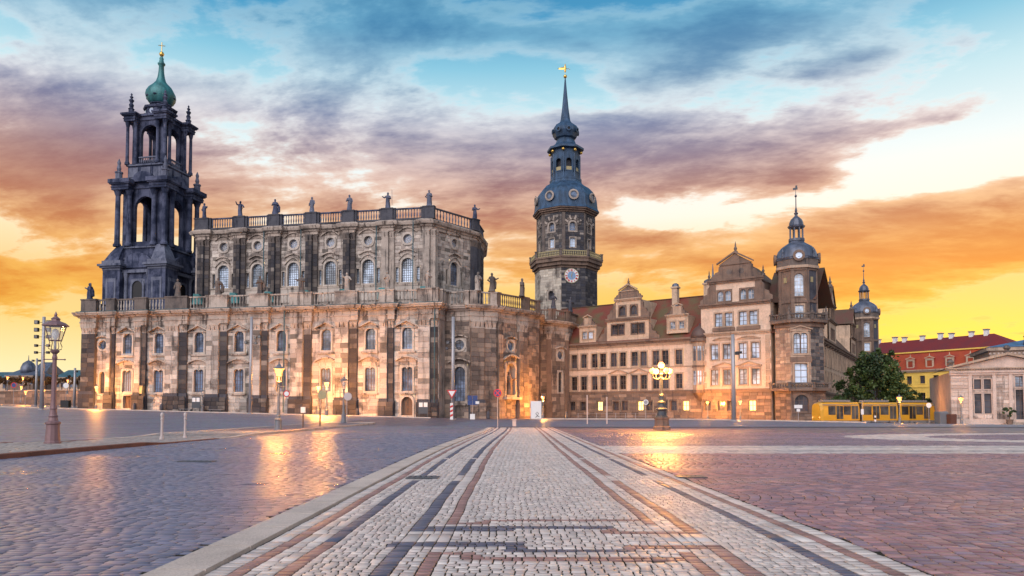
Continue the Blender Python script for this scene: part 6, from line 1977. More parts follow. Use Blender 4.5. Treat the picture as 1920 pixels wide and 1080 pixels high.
# ---------------------------------------------------------------- trees
def m_leaf(n):
    p = n.pos(); f = n.noise(p, 9., 2)
    c = n.mix(.6, n.attr('Col'), n.ramp(f, [(.2, .5), (.8, 1.)]), 'MULTIPLY')
    n.pbr(c, .55, spec=.35)
M['leaf'] = material('leaves', m_leaf)
M['leaf_brown'] = plain('leaves_autumn', (.10, .06, .025), .7, 0, .5, 1.5)
M['bark'] = plain('bark', (.06, .045, .035), .9, 0, .4, 4., .6)


LEAFC = {'leaf': ((.02, .045, .016), (.085, .13, .035)), 'leaf_brown': ((.06, .035, .015), (.16, .09, .03))}


def crown_mesh(blobs, n, size, seed, mat='leaf'):
    r = np.random.default_rng(seed)
    vs, fs = [], []
    P, K = [], []
    lo, hi = LEAFC[mat]
    tot = sum(b[3] * b[4] * b[5] for b in blobs)
    for cx_, cy_, cz_, rx, ry, rz_ in blobs:
        k = int(n * rx * ry * rz_ / tot)
        # clumps on and in each lobe
        nc = max(7, k // 75)
        d = r.normal(size=(nc, 3)); d /= np.linalg.norm(d, axis=1)[:, None]
        rr = r.uniform(.45, 1.18, (nc, 1))
        cc = d * rr
        idx = r.integers(0, nc, k)
        q = cc[idx] + r.normal(size=(k, 3)) * r.uniform(.07, .15, (nc, 1))[idx]
        K.append(r.uniform(0, 1, nc)[idx])
        P.append(q * np.array([rx, ry, rz_]) + np.array([cx_, cy_, cz_]))
    P = np.concatenate(P); m = len(P)
    a = r.normal(size=(m, 3)); a /= np.linalg.norm(a, axis=1)[:, None]
    b = r.normal(size=(m, 3)); b -= (a * b).sum(1)[:, None] * a; b /= np.linalg.norm(b, axis=1)[:, None]
    s = r.uniform(.6, 1.3, (m, 1)) * size
    v = np.stack([P - a * s, P + b * s * .55, P + a * s, P - b * s * .55], 1).reshape(-1, 3)
    me = bpy.data.meshes.new('crown')
    me.from_pydata(v.tolist(), [], np.arange(m * 4).reshape(-1, 4).tolist())
    t = np.concatenate(K)[:, None]; c = np.ones((m, 4, 4), np.float32)
    c[:, :, :3] = ((1 - t) * np.array(lo) + t * np.array(hi))[:, None, :]
    me.color_attributes.new('Col', 'FLOAT_COLOR', 'POINT').data.foreach_set('color', c.ravel())
    me.materials.append(M['leaf'])
    return me


def tree(name, label, base, trunk_h, r, blobs, n, size, seed, mat='leaf', group=None):
    t = thing(name, label, 'tree', base, 0, group)
    rr = random.Random(seed)
    tr = MB().tube([(0, 0, -.3), (.05, 0, trunk_h * .5), (-.1, .1, trunk_h), (0, 0, trunk_h * 1.6)], [r * 1.3, r, r * .8, r * .4], 8).build('trunk', M['bark'], t, smooth=True)
    for b in blobs:
        MB().tube([(0, 0, trunk_h * .8), (b[0] * .5, b[1] * .5, (trunk_h + b[2]) * .5), (b[0], b[1], b[2])], [r * .5, r * .35, r * .12], 6).build('limb', M['bark'], tr)
    place(crown_mesh(blobs, n, size, seed, mat), 'crown', t)
    return t


TB = at(1640, 780, 146); tg = G(TB.x, TB.y)
tree('broadleaf_tree', 'large dense green tree beside the palace side wing', (TB.x, TB.y, tg), 3.2, .35,
     [(0, 0, 9.4, 4.0, 4, 4.0), (-2.8, .5, 6.6, 3.4, 3.5, 3.6), (2.4, 0, 7.8, 3.2, 3.2, 3.4), (1.6, 0, 12.2, 2.2, 2.4, 2.2), (-1.6, 0, 11.8, 2.0, 2.2, 2.0), (-4.2, 0, 4.2, 2.4, 2.4, 2.6), (3.4, 0, 4.0, 2.8, 2.6, 2.6), (-4.0, 0, 9.0, 1.7, 1.7, 1.7)], 11000, .33, 11)
TB = at(1692, 780, 143); tg = G(TB.x, TB.y)
tree('broadleaf_tree', 'lower spreading green tree right of the large tree', (TB.x, TB.y, tg), 2.2, .22,
     [(0, 0, 4.8, 3.0, 2.6, 2.3), (2.2, 0, 3.6, 2.4, 2.2, 1.9), (-2.2, 0, 4.8, 2.2, 2.2, 2.0), (3.6, 0, 3.0, 2.0, 1.8, 1.7), (-.6, 0, 6.4, 2.0, 1.9, 1.6)], 5600, .28, 12)
TB = at(1646, 700, 190)
tree('broadleaf_tree', 'pale wispy treetop beside the far turret', (TB.x, TB.y, 0), 8, .25, [(0, 0, 15.2, 1.7, 1.6, 1.8), (2.2, 0, 13.5, 2.2, 2, 1.6), (-1.0, 0, 12.8, 2, 2, 1.6)], 1300, .3, 13)
TB = at(1572, 790, 141)
tree('shrub', 'dark shrub at the foot of the palace side wing', (TB.x, TB.y, G(TB.x, TB.y)), .8, .12, [(0, 0, 2.4, 2.2, 2, 2.0), (1.6, .5, 3.4, 1.6, 1.6, 1.8), (-1.4, 0, 1.8, 1.4, 1.4, 1.4)], 3200, .26, 14)
for o in [o for o in bpy.data.objects if o.name.startswith('potted_bush')]:
    place(crown_mesh([(0, 0, 2.1, .75, .75, .7)], 900, .11, 15), 'crown', o)

# ---------------------------------------------------------------- tram at rest
T0, T1 = at(1540, 780, 121), at(1756, 780, 127)
TR = math.atan2(T1.y - T0.y, T1.x - T0.x); LT = math.hypot(T1.x - T0.x, T1.y - T0.y)
tz = G((T0.x + T1.x) / 2, 124) + .02
tram = thing('tram', 'long yellow low floor tram passing in front of the trees', 'tram', (T0.x, T0.y, tz), TR)
M['tram_yellow'] = plain('tram_yellow', (.55, .29, .02), .3, 0, .06, 2., .05, .6)
M['tram_glass'] = glassy('tram_glass', (.05, .05, .045), .08, .9)
M['tram_light'] = glow('tram_lamp', (1., .25, .08), 4.)
def body(u0, u1, nose=0):
    sec = [(0.0, .35), (-.02, 1.0), (.0, 2.2), (.12, 3.0), (.35, 3.3), (1.3, 3.42), (2.25, 3.3), (2.48, 3.0), (2.6, 2.2), (2.62, 1.0), (2.6, .35)]
    mb = MB(); n = len(sec)
    st_ = [u0, u1] if not nose else ([u0, u1 - 1.6, u1 - .5, u1] if nose > 0 else [u0, u0 + .5, u0 + 1.6, u1])
    vs = []
    for u in st_:
        k = 1.
        if nose > 0 and u > u1 - 1.: k = .95 if u < u1 else .80
        if nose < 0 and u < u0 + 1.: k = .95 if u > u0 else .80
        for y, z in sec: vs.append((u, 1.3 + (y - 1.3) * k, .35 + (z - .35) * (k * .5 + .5)))
    fs = [(i * n + j, (i + 1) * n + j, (i + 1) * n + (j + 1) % n, i * n + (j + 1) % n) for i in range(len(st_) - 1) for j in range(n)]
    fs += [tuple(range(n)), tuple(range((len(st_) - 1) * n, len(st_) * n))[::-1]]
    return mb.add(vs, fs)
nseg = 3
for k in range(nseg):
    a, b = LT * k / nseg + (.25 if k else 0), LT * (k + 1) / nseg - (.25 if k < nseg - 1 else 0)
    bo = body(a, b, -1 if k == 0 else 1 if k == nseg - 1 else 0).build('car_body', M['tram_yellow'], tram)
    n = 4
    s0, s1 = a + (1.3 if k == 0 else .2), b - (1.3 if k == nseg - 1 else .2)
    for i in range(n):
        x0, x1 = s0 + (s1 - s0) * i / n + .06, s0 + (s1 - s0) * (i + 1) / n - .06
        if i in (1, 3):
            xm = (x0 + x1) / 2
            d = MB().box(xm - .7, xm + .7, -.05, .02, .45, 2.9).build('door', M['tram_yellow'], bo)
            for q in (-.64, .03): MB().box(xm + q, xm + q + .61, -.065, -.048, .62, 2.75).build('door_glass', M['tram_glass'], d)
            if xm - .78 > x0 + .3: MB().box(x0, xm - .76, -.04, .02, 1.3, 2.72).build('window', M['tram_glass'], bo); MB().box(xm + .76, x1, -.04, .02, 1.3, 2.72).build('window', M['tram_glass'], bo)
        else: MB().box(x0, x1, -.04, .02, 1.3, 2.72).build('window', M['tram_glass'], bo)
    for i in (0.25, .75):
        u = a + (b - a) * i
        o = MB().lathe([(.36, -.06), (.38, 0), (.38, .08), (.2, .1)], 14).build('wheel', M['iron'], bo); o.location = (u, .12, .37); o.rotation_euler = (PI / 2, 0, 0)
    MB().box(a + .3, b - .3, .02, 2.55, .12, .36).build('skirt', M['grey_box'], bo)
    MB().box(a + 1.0, b - 1.2, .7, 1.9, 3.42, 3.75).build('roof_box', M['grey_box'], bo)
    MB().box(a + .3, b - .3, -.03, .01, 2.86, 3.0).build('stripe', M['grey_box'], bo)
mb = MB(); mb.tube([(LT * .5 - 1.2, 1.3, 3.75), (LT * .5 + .3, 1.3, 4.5), (LT * .5 - .8, 1.3, 5.3)], .05, 6); mb.tube([(LT * .5 - .8, .5, 5.3), (LT * .5 - .8, 2.1, 5.3)], .05, 6); mb.build('pantograph', M['iron'], tram)
MB().box(LT - .5, LT - .2, .55, 2.05, 2.75, 3.05).build('destination_display', M['black'], tram)
for k in range(nseg - 1):
    u = LT * (k + 1) / nseg; MB().box(u - .26, u + .26, .1, 2.5, .5, 3.2).build('bellows', M['black'], tram)
for y in (.45, 2.15):
    MB().lathe([(.13, -.02), (.13, .04)], 10).build('tail_light', M['tram_light'], tram, (.02, y, .9)).rotation_euler = (0, PI / 2, 0)

# ---------------------------------------------------------------- far left: terrace wall, clipped trees, houses beyond
def far_house(name, label, px0, px1, Y, z0, z1, roof, mat, rmat, dome=None, rows_=2, cols=6):
    P, Q = at(px0, 720, Y), at(px1, 720, Y)
    h = thing(name, label, 'building', (P.x, P.y, 0)); L = Q.x - P.x
    w = Win(c_rect(1.2, 1.9), 2, 2, .2, .08, .3, 'trim', 'glass_blue', 'frame_brown', t=.1)
    us = [L * (i + .5) / cols for i in range(cols)]; zs = [z0 + (z1 - z0) * (k + .3) / rows_ for k in range(rows_)]
    hs = [w.hole(u, z) for u in us for z in zs]
    mb = MB(); grid_wall(mb, 0, L, 0, z1, hs); mb.build('wall', M[mat], h)
    mb = MB(); mb.box(0.02, L - .02, .4, 16, 0, z1); mb.build('house_body', M[mat], h)
    f = frame((0, 0), (L, 0))
    for u in us:
        for z in zs: put_fr(w, h, f, u, z)
    course(h, f, -.2, L + .2, z1 - .6, z1 + .1, .5, 'trim', 'cornice')
    mb = MB(); mb.add([(-.4, -.5, z1 + .1), (L + .4, -.5, z1 + .1), (L + .4, 16, z1 + .1), (-.4, 16, z1 + .1), (L * .12, 7, z1 + roof), (L * .88, 7, z1 + roof)], [(0, 1, 5, 4), (1, 2, 5), (2, 3, 4, 5), (3, 0, 4)]); mb.build('roof', M[rmat], h)
    if dome:
        MB().lathe([(dome, z1 + roof * .5), (dome, z1 + roof * .5 + 1.5), (dome * .95, z1 + roof * .5 + 2.6), (dome * .7, z1 + roof * .5 + 4.4), (dome * .3, z1 + roof * .5 + 5.4), (.2, z1 + roof * .5 + 5.8), (.1, z1 + roof * .5 + 8)], 14, (L / 2, 6)).build('dome', M[rmat], h, smooth=True)
    return h


far_house('far_house', 'distant brown house with copper dome at the far left', 10, 62, 330, 6, 17.2, 3., 'brown_stone', 'slate_grey', 3.2, 2, 6)
far_house('far_house', 'distant house with grey blue mansard roof left of the church', 56, 84, 350, 6, 19.5, 5.5, 'plaster_pale', 'slate_grey', None, 2, 4)
far_house('far_house', 'distant pale house with teal roof and arched gable next to church', 104, 146, 310, 4, 15.5, 3.5, 'plaster_pale', 'copper_dark', None, 2, 5)
far_house('far_house', 'low distant house at the left picture edge', -60, 14, 345, 5, 16., 4., 'plaster_pale', 'copper_dark', None, 2, 6)
TA, TBp = at(-120, 740, 285), at(175, 740, 262)
tw = frame(TA.xy, TBp.xy)
ter = thing('terrace_wall', 'long brown stone terrace wall at the far left', 'wall', (0, 0, 0))
mb = MB(tw[0]); mb.box(0, tw[1], 0, 4, 0, 8.8); mb.build('wall', M['brown_stone'], ter)
mb = MB(tw[0]); mb.box(0, tw[1], -.4, .3, 8.8, 9.2); mb.build('coping', M['trim'], ter)
tb = Blocks(); tb.wall(tw, 0, tw[1], 2, 8.8, [], 1.2, 3.2, pal_brown, 0., 600); tb.build(ter, M['brown_attr'], 60)
ORD = ['first', 'second', 'third', 'fourth', 'fifth', 'sixth', 'seventh', 'eighth', 'ninth', 'tenth', 'eleventh']
for i, px in enumerate(range(-4, 150, 15)):
    p = at(px, 720, 282 - i * 1.0)
    tree('clipped_tree', ORD[i] + ' clipped brownish tree from the left in the row above the terrace wall', (p.x, p.y, 8.6), 2.4, .18, [(0, 0, 4.2, 2.3, 1.7, 1.8), (1.2, 0, 4.4, 1.4, 1.4, 1.3), (-1.2, 0, 4.4, 1.4, 1.4, 1.3)], 700, .34, 40 + i, 'leaf_brown', 'clipped trees above the terrace wall')
# ---------------------------------------------------------------- street lamps
def lamp_light(o, z, power, col=(1., .38, .065), r=.27):
    l = bpy.data.lights.new('lamp_light', 'POINT'); l.energy = power; l.color = col; l.shadow_soft_size = r
    ob = bpy.data.objects.new('lamp_light', l); COL.objects.link(ob); ob.parent = o; ob.location = (0, 0, z)


def street_lamp(label, x, y, z, h, lit=0., metal='iron_green', group='old street lamps with glass lanterns', rz=.4, power=None):
    """historic lamp: flared cast base, fluted shaft, ladder bar, tapering glass lantern with cap"""
    o = thing('street_lamp', label, 'street lamp', (x, y, z), rz, group)
    k = h / 4.9
    base = MB().lathe([(.30, 0), (.30, .06), (.27, .1), (.235, .55), (.23, .72), (.27, .76), (.27, .82), (.18, .88), (.15, 1.0), (.17, 1.05), (.14, 1.1), (.115, 1.3)], 12)
    base.build('base', M[metal], o, smooth=False).scale = (k, k, k)
    MB().lathe([(.115, 1.3), (.135, 1.34), (.12, 1.4), (.1, 1.6), (.075, 3.2), (.095, 3.25), (.095, 3.32), (.075, 3.36), (.07, 3.42), (.15, 3.5), (.17, 3.56), (.06, 3.6)], 10).build('shaft', M[metal], o).scale = (k, k, k)
    mb = MB(); mb.tube([(-.34, 0, 3.22), (.34, 0, 3.22)], .022, 6); mb.build('ladder_bar', M[metal], o).scale = (k, k, k)
    for sx in (-1, 1): MB().lathe([(0, -.04), (.04, 0), (0, .04)], 8).build('knob', M[metal], o, (sx * .35 * k, 0, 3.22 * k))
    # bracket curls and lantern frame
    lan = place(None, 'lantern', o); lan.scale = (k, k, k)
    for q in range(4):
        a = q * PI / 2 + PI / 4; c, s_ = math.cos(a), math.sin(a)
        MB().tube([(.06 * c, .06 * s_, 3.58), (.24 * c, .24 * s_, 3.62), (.26 * c, .26 * s_, 3.72), (.20 * c, .20 * s_, 3.86), (.235 * c, .235 * s_, 3.95)], .016, 5).build('bracket', M[metal], lan)
        MB().tube([(.235 * c, .235 * s_, 3.95), (.40 * c, .40 * s_, 4.5)], .02, 5).build('frame_bar', M[metal], lan)
        a2 = a + PI / 2; c2, s2 = math.cos(a2), math.sin(a2)
        for r_, z_ in ((.235, 3.95), (.41, 4.51)): MB().tube([(r_ * c, r_ * s_, z_), (r_ * c2, r_ * s2, z_)], .02, 5).build('frame_bar', M[metal], lan)
        mb = MB(); mb.add([(.23 * c, .23 * s_, 3.96), (.23 * c2, .23 * s2, 3.96), (.395 * c2, .395 * s2, 4.49), (.395 * c, .395 * s_, 4.49)], [(0, 1, 2, 3)]); mb.build('pane', M['lit_pane' if lit else 'clear_glass'], lan)
    MB().lathe([(.46, 4.5), (.46, 4.54), (.33, 4.64), (.16, 4.7), (.14, 4.76), (.17, 4.78), (.1, 4.84), (.05, 4.88), (.06, 4.93), (.0, 5.08)], 8, ph=PI / 8).build('cap', M[metal], lan)
    MB().lathe([(.05, 3.6), (.05, 4.0), (.1, 4.06), (.13, 4.2), (.11, 4.34), (.03, 4.4)], 10).build('lamp_bulb' if lit else 'mantle', M['lamp_glow'] if lit else M['white_paint'], lan, smooth=True)
    if lit: lamp_light(o, 4.22 * k, lit * 1.6, r=.42 * k)
    return o


M['iron_brown'] = plain('iron_red_brown', (.21, .125, .13), .45, .2, .2, 8.)
street_lamp('unlit tall iron lamp in the left foreground on the raised footway', -17.0, 27.7, .12, 4.75, 0, 'iron_brown', rz=.25)
street_lamp('lit street lamp on the footway in front of the church middle', -15.0, 48.0, .10, 4.3, 2600, rz=.2)
street_lamp('smaller lit street lamp standing closer to the church wall', at(612, 780, 130).x, 130., G(-31, 130) - .1, 6.4, 15000)
street_lamp('unlit street lamp with round sign on the tip of the footway', -16.9, 75., .13 + G(-16.9, 75), 4.6, 0)
def px_lamp(label, px, py, Y, h, power, **kw):
    p = at(px, py, Y); return street_lamp(label, p.x, Y, G(p.x, Y), h, power, **kw)
px_lamp('lit lamp at the left corner of the church', 180, 768, 146, 4.8, 12000)
px_lamp('unlit slender lamp before the church wall beside notice boards', 379, 772, 141, 4.3, 0)
px_lamp('faintly lit lamp right beside the yellow sign before the church', 596, 780, 135, 5.6, 11000)
px_lamp('left of two lit lamps at the foot of the palace front', 1327, 786, 143, 3.6, 7000)
px_lamp('right of two lit lamps at the foot of the palace front', 1388, 786, 137, 3.8, 7000)
px_lamp('lit lamp in front of the tram', 1687, 790, 113, 4.3, 2200)
px_lamp('lit lamp farther right behind the end of the tram', 1715, 790, 133, 3.6, 1400)
px_lamp('lit lamp in front of the guard house', 1803, 796, 104, 4.0, 2400)
px_lamp('lit lamp beside the white panel at the rounded church end', 1018, 785, 145, 4.6, 13000)
for i, (px, py, Y, lab) in enumerate([(43, 709, 262, 'far lit lamp above the terrace wall at the left edge'), (127, 714, 258, 'far lit lamp above the terrace wall near the church'), (14, 708, 268, 'leftmost far lit lamp above the terrace wall'),
                                      (40, 726, 235, 'far lit lamp on the road before the terrace wall'), (48, 735, 215, 'lower far lit lamp on the left road'), (82, 733, 225, 'small far lit lamp right of the camera mast')]):
    p = at(px, py, Y); h = 4.22 / 4.9 * 5.5
    o = street_lamp(lab, p.x, Y, p.z - h if p.z - h > 0 else 0, 5.5, 4000)
    for q in o.children_recursive:
        if q.name.startswith('lamp_bulb'): q.scale = (1.8, 1.8, 1.0)

# candelabra with five globes on the right
cd = thing('candelabra_lamp', 'large ornate iron candelabra with lit globes on stone foot in square', 'street lamp', (10.75, 53.7, 0), .3)
MB().lathe([(.62, 0), (.62, .22), (.52, .26), (.50, .75), (.56, .8), (.56, .9)], 8, ph=PI / 8).build('stone_foot', M['brown_stone'], cd)
MB().lathe([(.46, .9), (.46, .98), (.36, 1.05), (.34, 1.35), (.44, 1.42), (.44, 1.5), (.28, 1.6), (.24, 1.9), (.31, 1.98), (.2, 2.1), (.17, 2.4), (.22, 2.46), (.12, 2.6)], 12).build('base', M['iron'], cd)
MB().lathe([(.12, 2.6), (.09, 2.9), (.075, 3.9), (.12, 3.96), (.12, 4.02), (.07, 4.08), (.06, 4.45)], 10).build('shaft', M['iron'], cd)
for k in range(4):
    a = k * PI / 2 + .05; c, s_ = math.cos(a), math.sin(a)
    MB().tube([(.06 * c, .06 * s_, 3.75), (.35 * c, .35 * s_, 3.62), (.62 * c, .62 * s_, 3.7), (.74 * c, .74 * s_, 3.9), (.74 * c, .74 * s_, 4.02)], [.04, .035, .03, .03, .05], 7).build('arm', M['iron'], cd)
    MB().lathe([(0, -.21), (.12, -.17), (.2, -.05), (.2, .06), (.12, .17), (0, .21)], 14).build('globe', M['globe_glow'], cd, (.74 * c, .74 * s_, 4.22), smooth=True)
    MB().lathe([(.1, 0), (.06, .05), (0, .13)], 8).build('globe_cap', M['iron'], cd, (.74 * c, .74 * s_, 4.41))
MB().lathe([(0, -.23), (.13, -.19), (.22, -.05), (.22, .07), (.13, .19), (0, .23)], 14).build('globe', M['globe_glow'], cd, (0, 0, 4.68), smooth=True)
MB().lathe([(.1, 0), (.06, .05), (0, .18)], 8).build('globe_cap', M['iron'], cd, (0, 0, 4.89))
lamp_light(cd, 4.3, 9000, r=1.0)

# ---------------------------------------------------------------- tall masts with spot lights
def mast(label, px, py, Y, top_py, heads, rz=0., col='steel'):
    p = at(px, py, Y); t = at(px, top_py, Y)
    g = G(p.x, Y)
    o = thing('mast', label, 'mast', (p.x, Y, g), rz, 'tall grey masts around the square')
    h = t.z - g
    MB().tube([(0, 0, -.2), (0, 0, h * .5), (0, 0, h)], [.30, .27, .23], 12).build('pole', M[col], o, smooth=True)
    MB().lathe([(.5, 0), (.5, .12), (.34, .2)], 12).build('foot', M[col], o)
    for i, (dx_, dz_, w) in enumerate(heads):
        hd = place(None, 'spotlight', o, (dx_, -.25, h - dz_))
        MB().box(-w / 2, w / 2, -.25, .2, -w / 2, w / 2).build('housing', M['black'], hd)
        MB().box(-w * .4, w * .4, -.27, -.252, -w * .4, w * .4).build('lens', M['glass_dark'], hd)
        MB().tube([(0, .1, 0), (-dx_ * .95, .25, 0)], .04, 5).build('bracket', M['black'], hd)
    return o


mast('grey mast with two columns of spotlights behind the foreground lamp', 78, 765, 118, 594, [(s_ * (.95), d, w) for d, w in ((.9, .6), (2.1, .6), (3.2, .55), (4.6, .4), (5.7, .4)) for s_ in (-1, 1)])
mast('slim dark mast with camera heads far left behind the church corner', 67, 757, 190, 672, [(-.8, .6, .5), (.8, .6, .5)])
mast('slender mast at the left corner of the church pavement', 139, 762, 170, 690, [(.5, .8, .4)])
mast('grey mast with spotlights before the church middle', 469, 776, 126, 594, [(.8, 3.6, .45), (1.5, 3.4, .45), (-.8, 4.4, .4), (.9, 4.5, .4)])
mast('pale mast with spotlights and yield sign before the rounded church end', 849, 788, 112, 594, [(-.75, 3.9, .5), (.75, 3.9, .5), (-.9, 4.8, .4), (.9, 4.8, .4)])
mast('pale mast with a side camera in front of the palace', 1376, 790, 102, 627, [(.5, 2.6, .45), (.95, 2.5, .3)])

# ---------------------------------------------------------------- signs
def sign_pole(name, label, px, py, Y, h, r=.04, metal='steel', group=None):
    p = at(px, py, Y); o = thing(name, label, 'sign', (p.x, Y, G(p.x, Y)), 0, group)
    MB().tube([(0, 0, -.1), (0, 0, h)], r, 8).build('pole', M[metal], o); return o


def flat_disc(r, n=24): return MB().extr([(r * math.cos(2 * PI * k / n), r * math.sin(2 * PI * k / n)) for k in range(n)], -.02, .02)


o = sign_pole('yield_sign', 'red and white triangular yield sign in front of the pale mast', 847, 788, 111.2, 4.3)
MB().extr([(-.75, .65), (.75, .65), (0, -.65)], -.02, .02).build('plate', M['red_paint'], o, (0, -.06, 3.8))
MB().extr([(-.5, .5), (.5, .5), (0, -.36)], -.025, -.021).build('plate_face', M['white_paint'], o, (0, -.06, 3.8))
for k in range(6):
    o2 = MB().add([(-.2, -.34, .1 + k * .33), (.2, -.34, .28 + k * .33), (.2, -.34, .6 + k * .33 - .0), (-.2, -.34, .42 + k * .33)], [(0, 1, 2, 3)]).build('stripe', M['red_paint' if k % 2 else 'white_paint'], o)
MB().box(-.21, .21, -.33, -.2, .05, 2.5).build('warning_board', M['white_paint'], o)
o = sign_pole('no_stopping_sign', 'round blue and red no stopping sign on a thin post by the mosaic path', 933, 803, 62., 3.2, .035)
flat_disc(.34).build('plate', M['red_paint'], o, (0, -.05, 2.85)); flat_disc(.27).build('plate_face', M['blue_paint'], o, (0, -.06, 2.85))
for a in (PI / 4, -PI / 4):
    q = MB().box(-.27, .27, -.028, -.022, -.035, .035).build('cross_bar', M['red_paint'], o, (0, -.062, 2.85)); q.rotation_euler = (0, a, 0); q.location.y -= .002 if a > 0 else 0
o = sign_pole('direction_sign', 'square blue four field sign board beside the yield sign', 886, 782, 124, 3.2)
for i, (a, b) in enumerate(((-.82, .6), (.03, .6), (-.82, -.2), (.03, -.2))): MB().box(a, a + .78, -.06, -.02, 2.6 + b, 2.6 + b + .75).build('plate', M['blue_paint'], o)
MB().box(-.4, .4, -.3, .3, 0, .9).build('foot_block', M['white_paint'], o)
MB().box(.5, 1.1, -.075, -.062, 2.55, 3.0).build('plate_label', M['white_paint'], o)
o = sign_pole('round_sign', 'grey back of a round sign on the unlit lamp', 650, 795, 74.6, 2.9); flat_disc(.4).build('plate', M['steel'], o, (.1, -.05, 2.75))
o = sign_pole('yellow_sign', 'round yellowish sign plate on a thin post before the lit church wall', 600, 780, 110, 3.6); flat_disc(.7).build('plate', M['gold_paint'], o, (.3, -.05, 3.3))
o = sign_pole('round_sign', 'small round red sign left of the lit lamp', 537, 778, 122, 3.9); flat_disc(.55).build('plate', M['red_paint'], o, (0, -.05, 3.5)); flat_disc(.38).build('plate_face', M['white_paint'], o, (0, -.07, 3.5))
o = sign_pole('round_sign', 'small white round sign on a black block at the far left', 123, 762, 165, 5.4); flat_disc(.6).build('plate', M['white_paint'], o, (0, -.05, 4.9)); MB().box(-.9, .9, -.5, .5, 0, 1.6).build('foot_block', M['black'], o)
o = sign_pole('round_sign', 'small red and blue round sign at the left edge', 25, 762, 160, 5.0); flat_disc(.6).build('plate', M['red_paint'], o, (0, -.05, 4.6)); flat_disc(.45).build('plate_face', M['blue_paint'], o, (0, -.07, 4.6))
o = sign_pole('round_sign', 'round sign at the right end of the railing before the palace', 1211, 784, 125, 3.2); flat_disc(.45).build('plate', M['white_paint'], o, (0, -.05, 2.9)); flat_disc(.3).build('plate_face', M['steel'], o, (0, -.07, 2.9))
o = sign_pole('tram_stop_sign', 'small sign plate on a post before the palace corner bay', 1497, 789, 112, 2.6); MB().box(-.6, .6, -.06, -.02, 2.0, 2.5).build('plate', M['white_paint'], o); MB().box(-.25, .25, -.06, -.02, 1.5, 1.9).build('plate', M['white_paint'], o)
for k, (px, lab) in enumerate([(1617, 'white panel sign on a post before the tram, left of the striped post'), (1742, 'round sign on a post at the right end of the tram')]):
    o = sign_pole('round_sign' if k else 'panel_sign', lab, px, 790, 110 + 8 * k, 3.2)
    if k: flat_disc(.4).build('plate', M['white_paint'], o, (0, -.05, 2.9))
    else: MB().box(-.2, .2, -.06, -.02, 1.2, 2.0).build('plate', M['white_paint'], o)
o = sign_pole('striped_post', 'short black and white striped post in front of the tram', 1641, 789, 112, .2)
for k in range(4): MB().box(-.12, .12, -.06, .06, .2 + k * .3, .2 + k * .3 + .298).build('band', M['black' if k % 2 else 'white_paint'], o)
# white info panel beside the lit lamp
p = at(1005, 785, 133); o = thing('info_panel', 'tall white information panel with black drawing at the rounded church end', 'panel', (p.x, 133, 0))
MB().box(-.9, .9, -.12, .12, .05, 3.2).build('panel', M['white_paint'], o)
MB().box(-1.0, -.9, -.14, .14, 0, 3.3).build('post', M['steel'], o); MB().box(.9, 1.0, -.14, .14, 0, 3.3).build('post', M['steel'], o)
mb = MB(); mb.tube([(-.1, -.14, .3), (.2, -.14, .5), (.45, -.14, 1.0), (.2, -.14, 1.25), (-.05, -.14, .95), (.15, -.14, .7), (.6, -.14, .35)], .05, 5); mb.build('drawing', M['black'], o)

# ---------------------------------------------------------------- bollards, posts, railing
def bollard(label, x, y, z, h=1.2, mat='white_paint', group='pale iron bollards on the footway'):
    o = thing('bollard', label, 'bollard', (x, y, z), 0, group); o.scale = (.78, .78, 1)
    MB().lathe([(.13, 0), (.13, .06), (.09, .1), (.105, .14), (.075, .18), (.07, h * .45), (.07, h * .72), (.095, h * .74), (.095, h * .78), (.07, h * .8), (.075, h * .88)], 10).build('shaft', M[mat], o)
    MB().lathe([(.105, h * .88), (.105, h * .91), (.1, h * .96), (.06, h), (0, h * 1.02)], 10).build('cap', M[mat], o)
M['pale_iron'] = plain('pale_iron', (.50, .42, .40), .5, .1, .15, 6.)
bollard('left of two pale ringed bollards at the footway edge', -16.1, 34.4, .03, 1.22, 'pale_iron'); bollard('right of two pale ringed bollards at the footway edge', -15.95, 36.5, .03, 1.22, 'pale_iron')
def post(label, x, y, z, h, w, mat, group=None, cap=None):
    o = thing('post', label, 'post', (x, y, z), 0, group)
    MB().box(-w / 2, w / 2, -w / 2, w / 2, 0, h).build('shaft', M[mat], o)
    MB().box(-w * .7, w * .7, -w * .7, w * .7, h, h + .06).build('cap', M[mat], o)
    if cap: MB().box(-.16, .16, -.1, .1, h - .45, h - .02).build('box', M['white_paint'], o)
post('thin red brown post with a white box on the footway', -15.45, 55.3, .12, 1.55, .09, 'frame_brown', None, 1)
post('plain thin red brown post on the footway tip', -15.4, 60., .12, 1.4, .09, 'frame_brown')
p = at(964, 800, 66); post('short pale stump post in the middle of the promenade end', .2, 66, .02, .55, .32, 'pale_iron')
post('tall thin pale post left of two before the palace', 7.98, 79.3, 0, 3.0, .1, 'pale_iron'); post('tall thin pale post right of two before the palace', 10.07, 79.3, 0, 2.8, .1, 'pale_iron')
rail = thing('railing', 'row of low steel posts with thin cables before the palace', 'railing', (0, 0, 0))
R0, R1 = at(1084, 785, 142), at(1250, 785, 131)
for k in range(10):
    t = k / 9; x, y = R0.x + (R1.x - R0.x) * t, R0.y + (R1.y - R0.y) * t
    MB().tube([(x, y, 0), (x, y, 1.05)], .05, 6).build('post', M['steel'], rail)
for z in (.45, .95): MB().tube([(R0.x, R0.y, z), (R1.x, R1.y, z)], .015, 4).build('cable', M['steel'], rail)
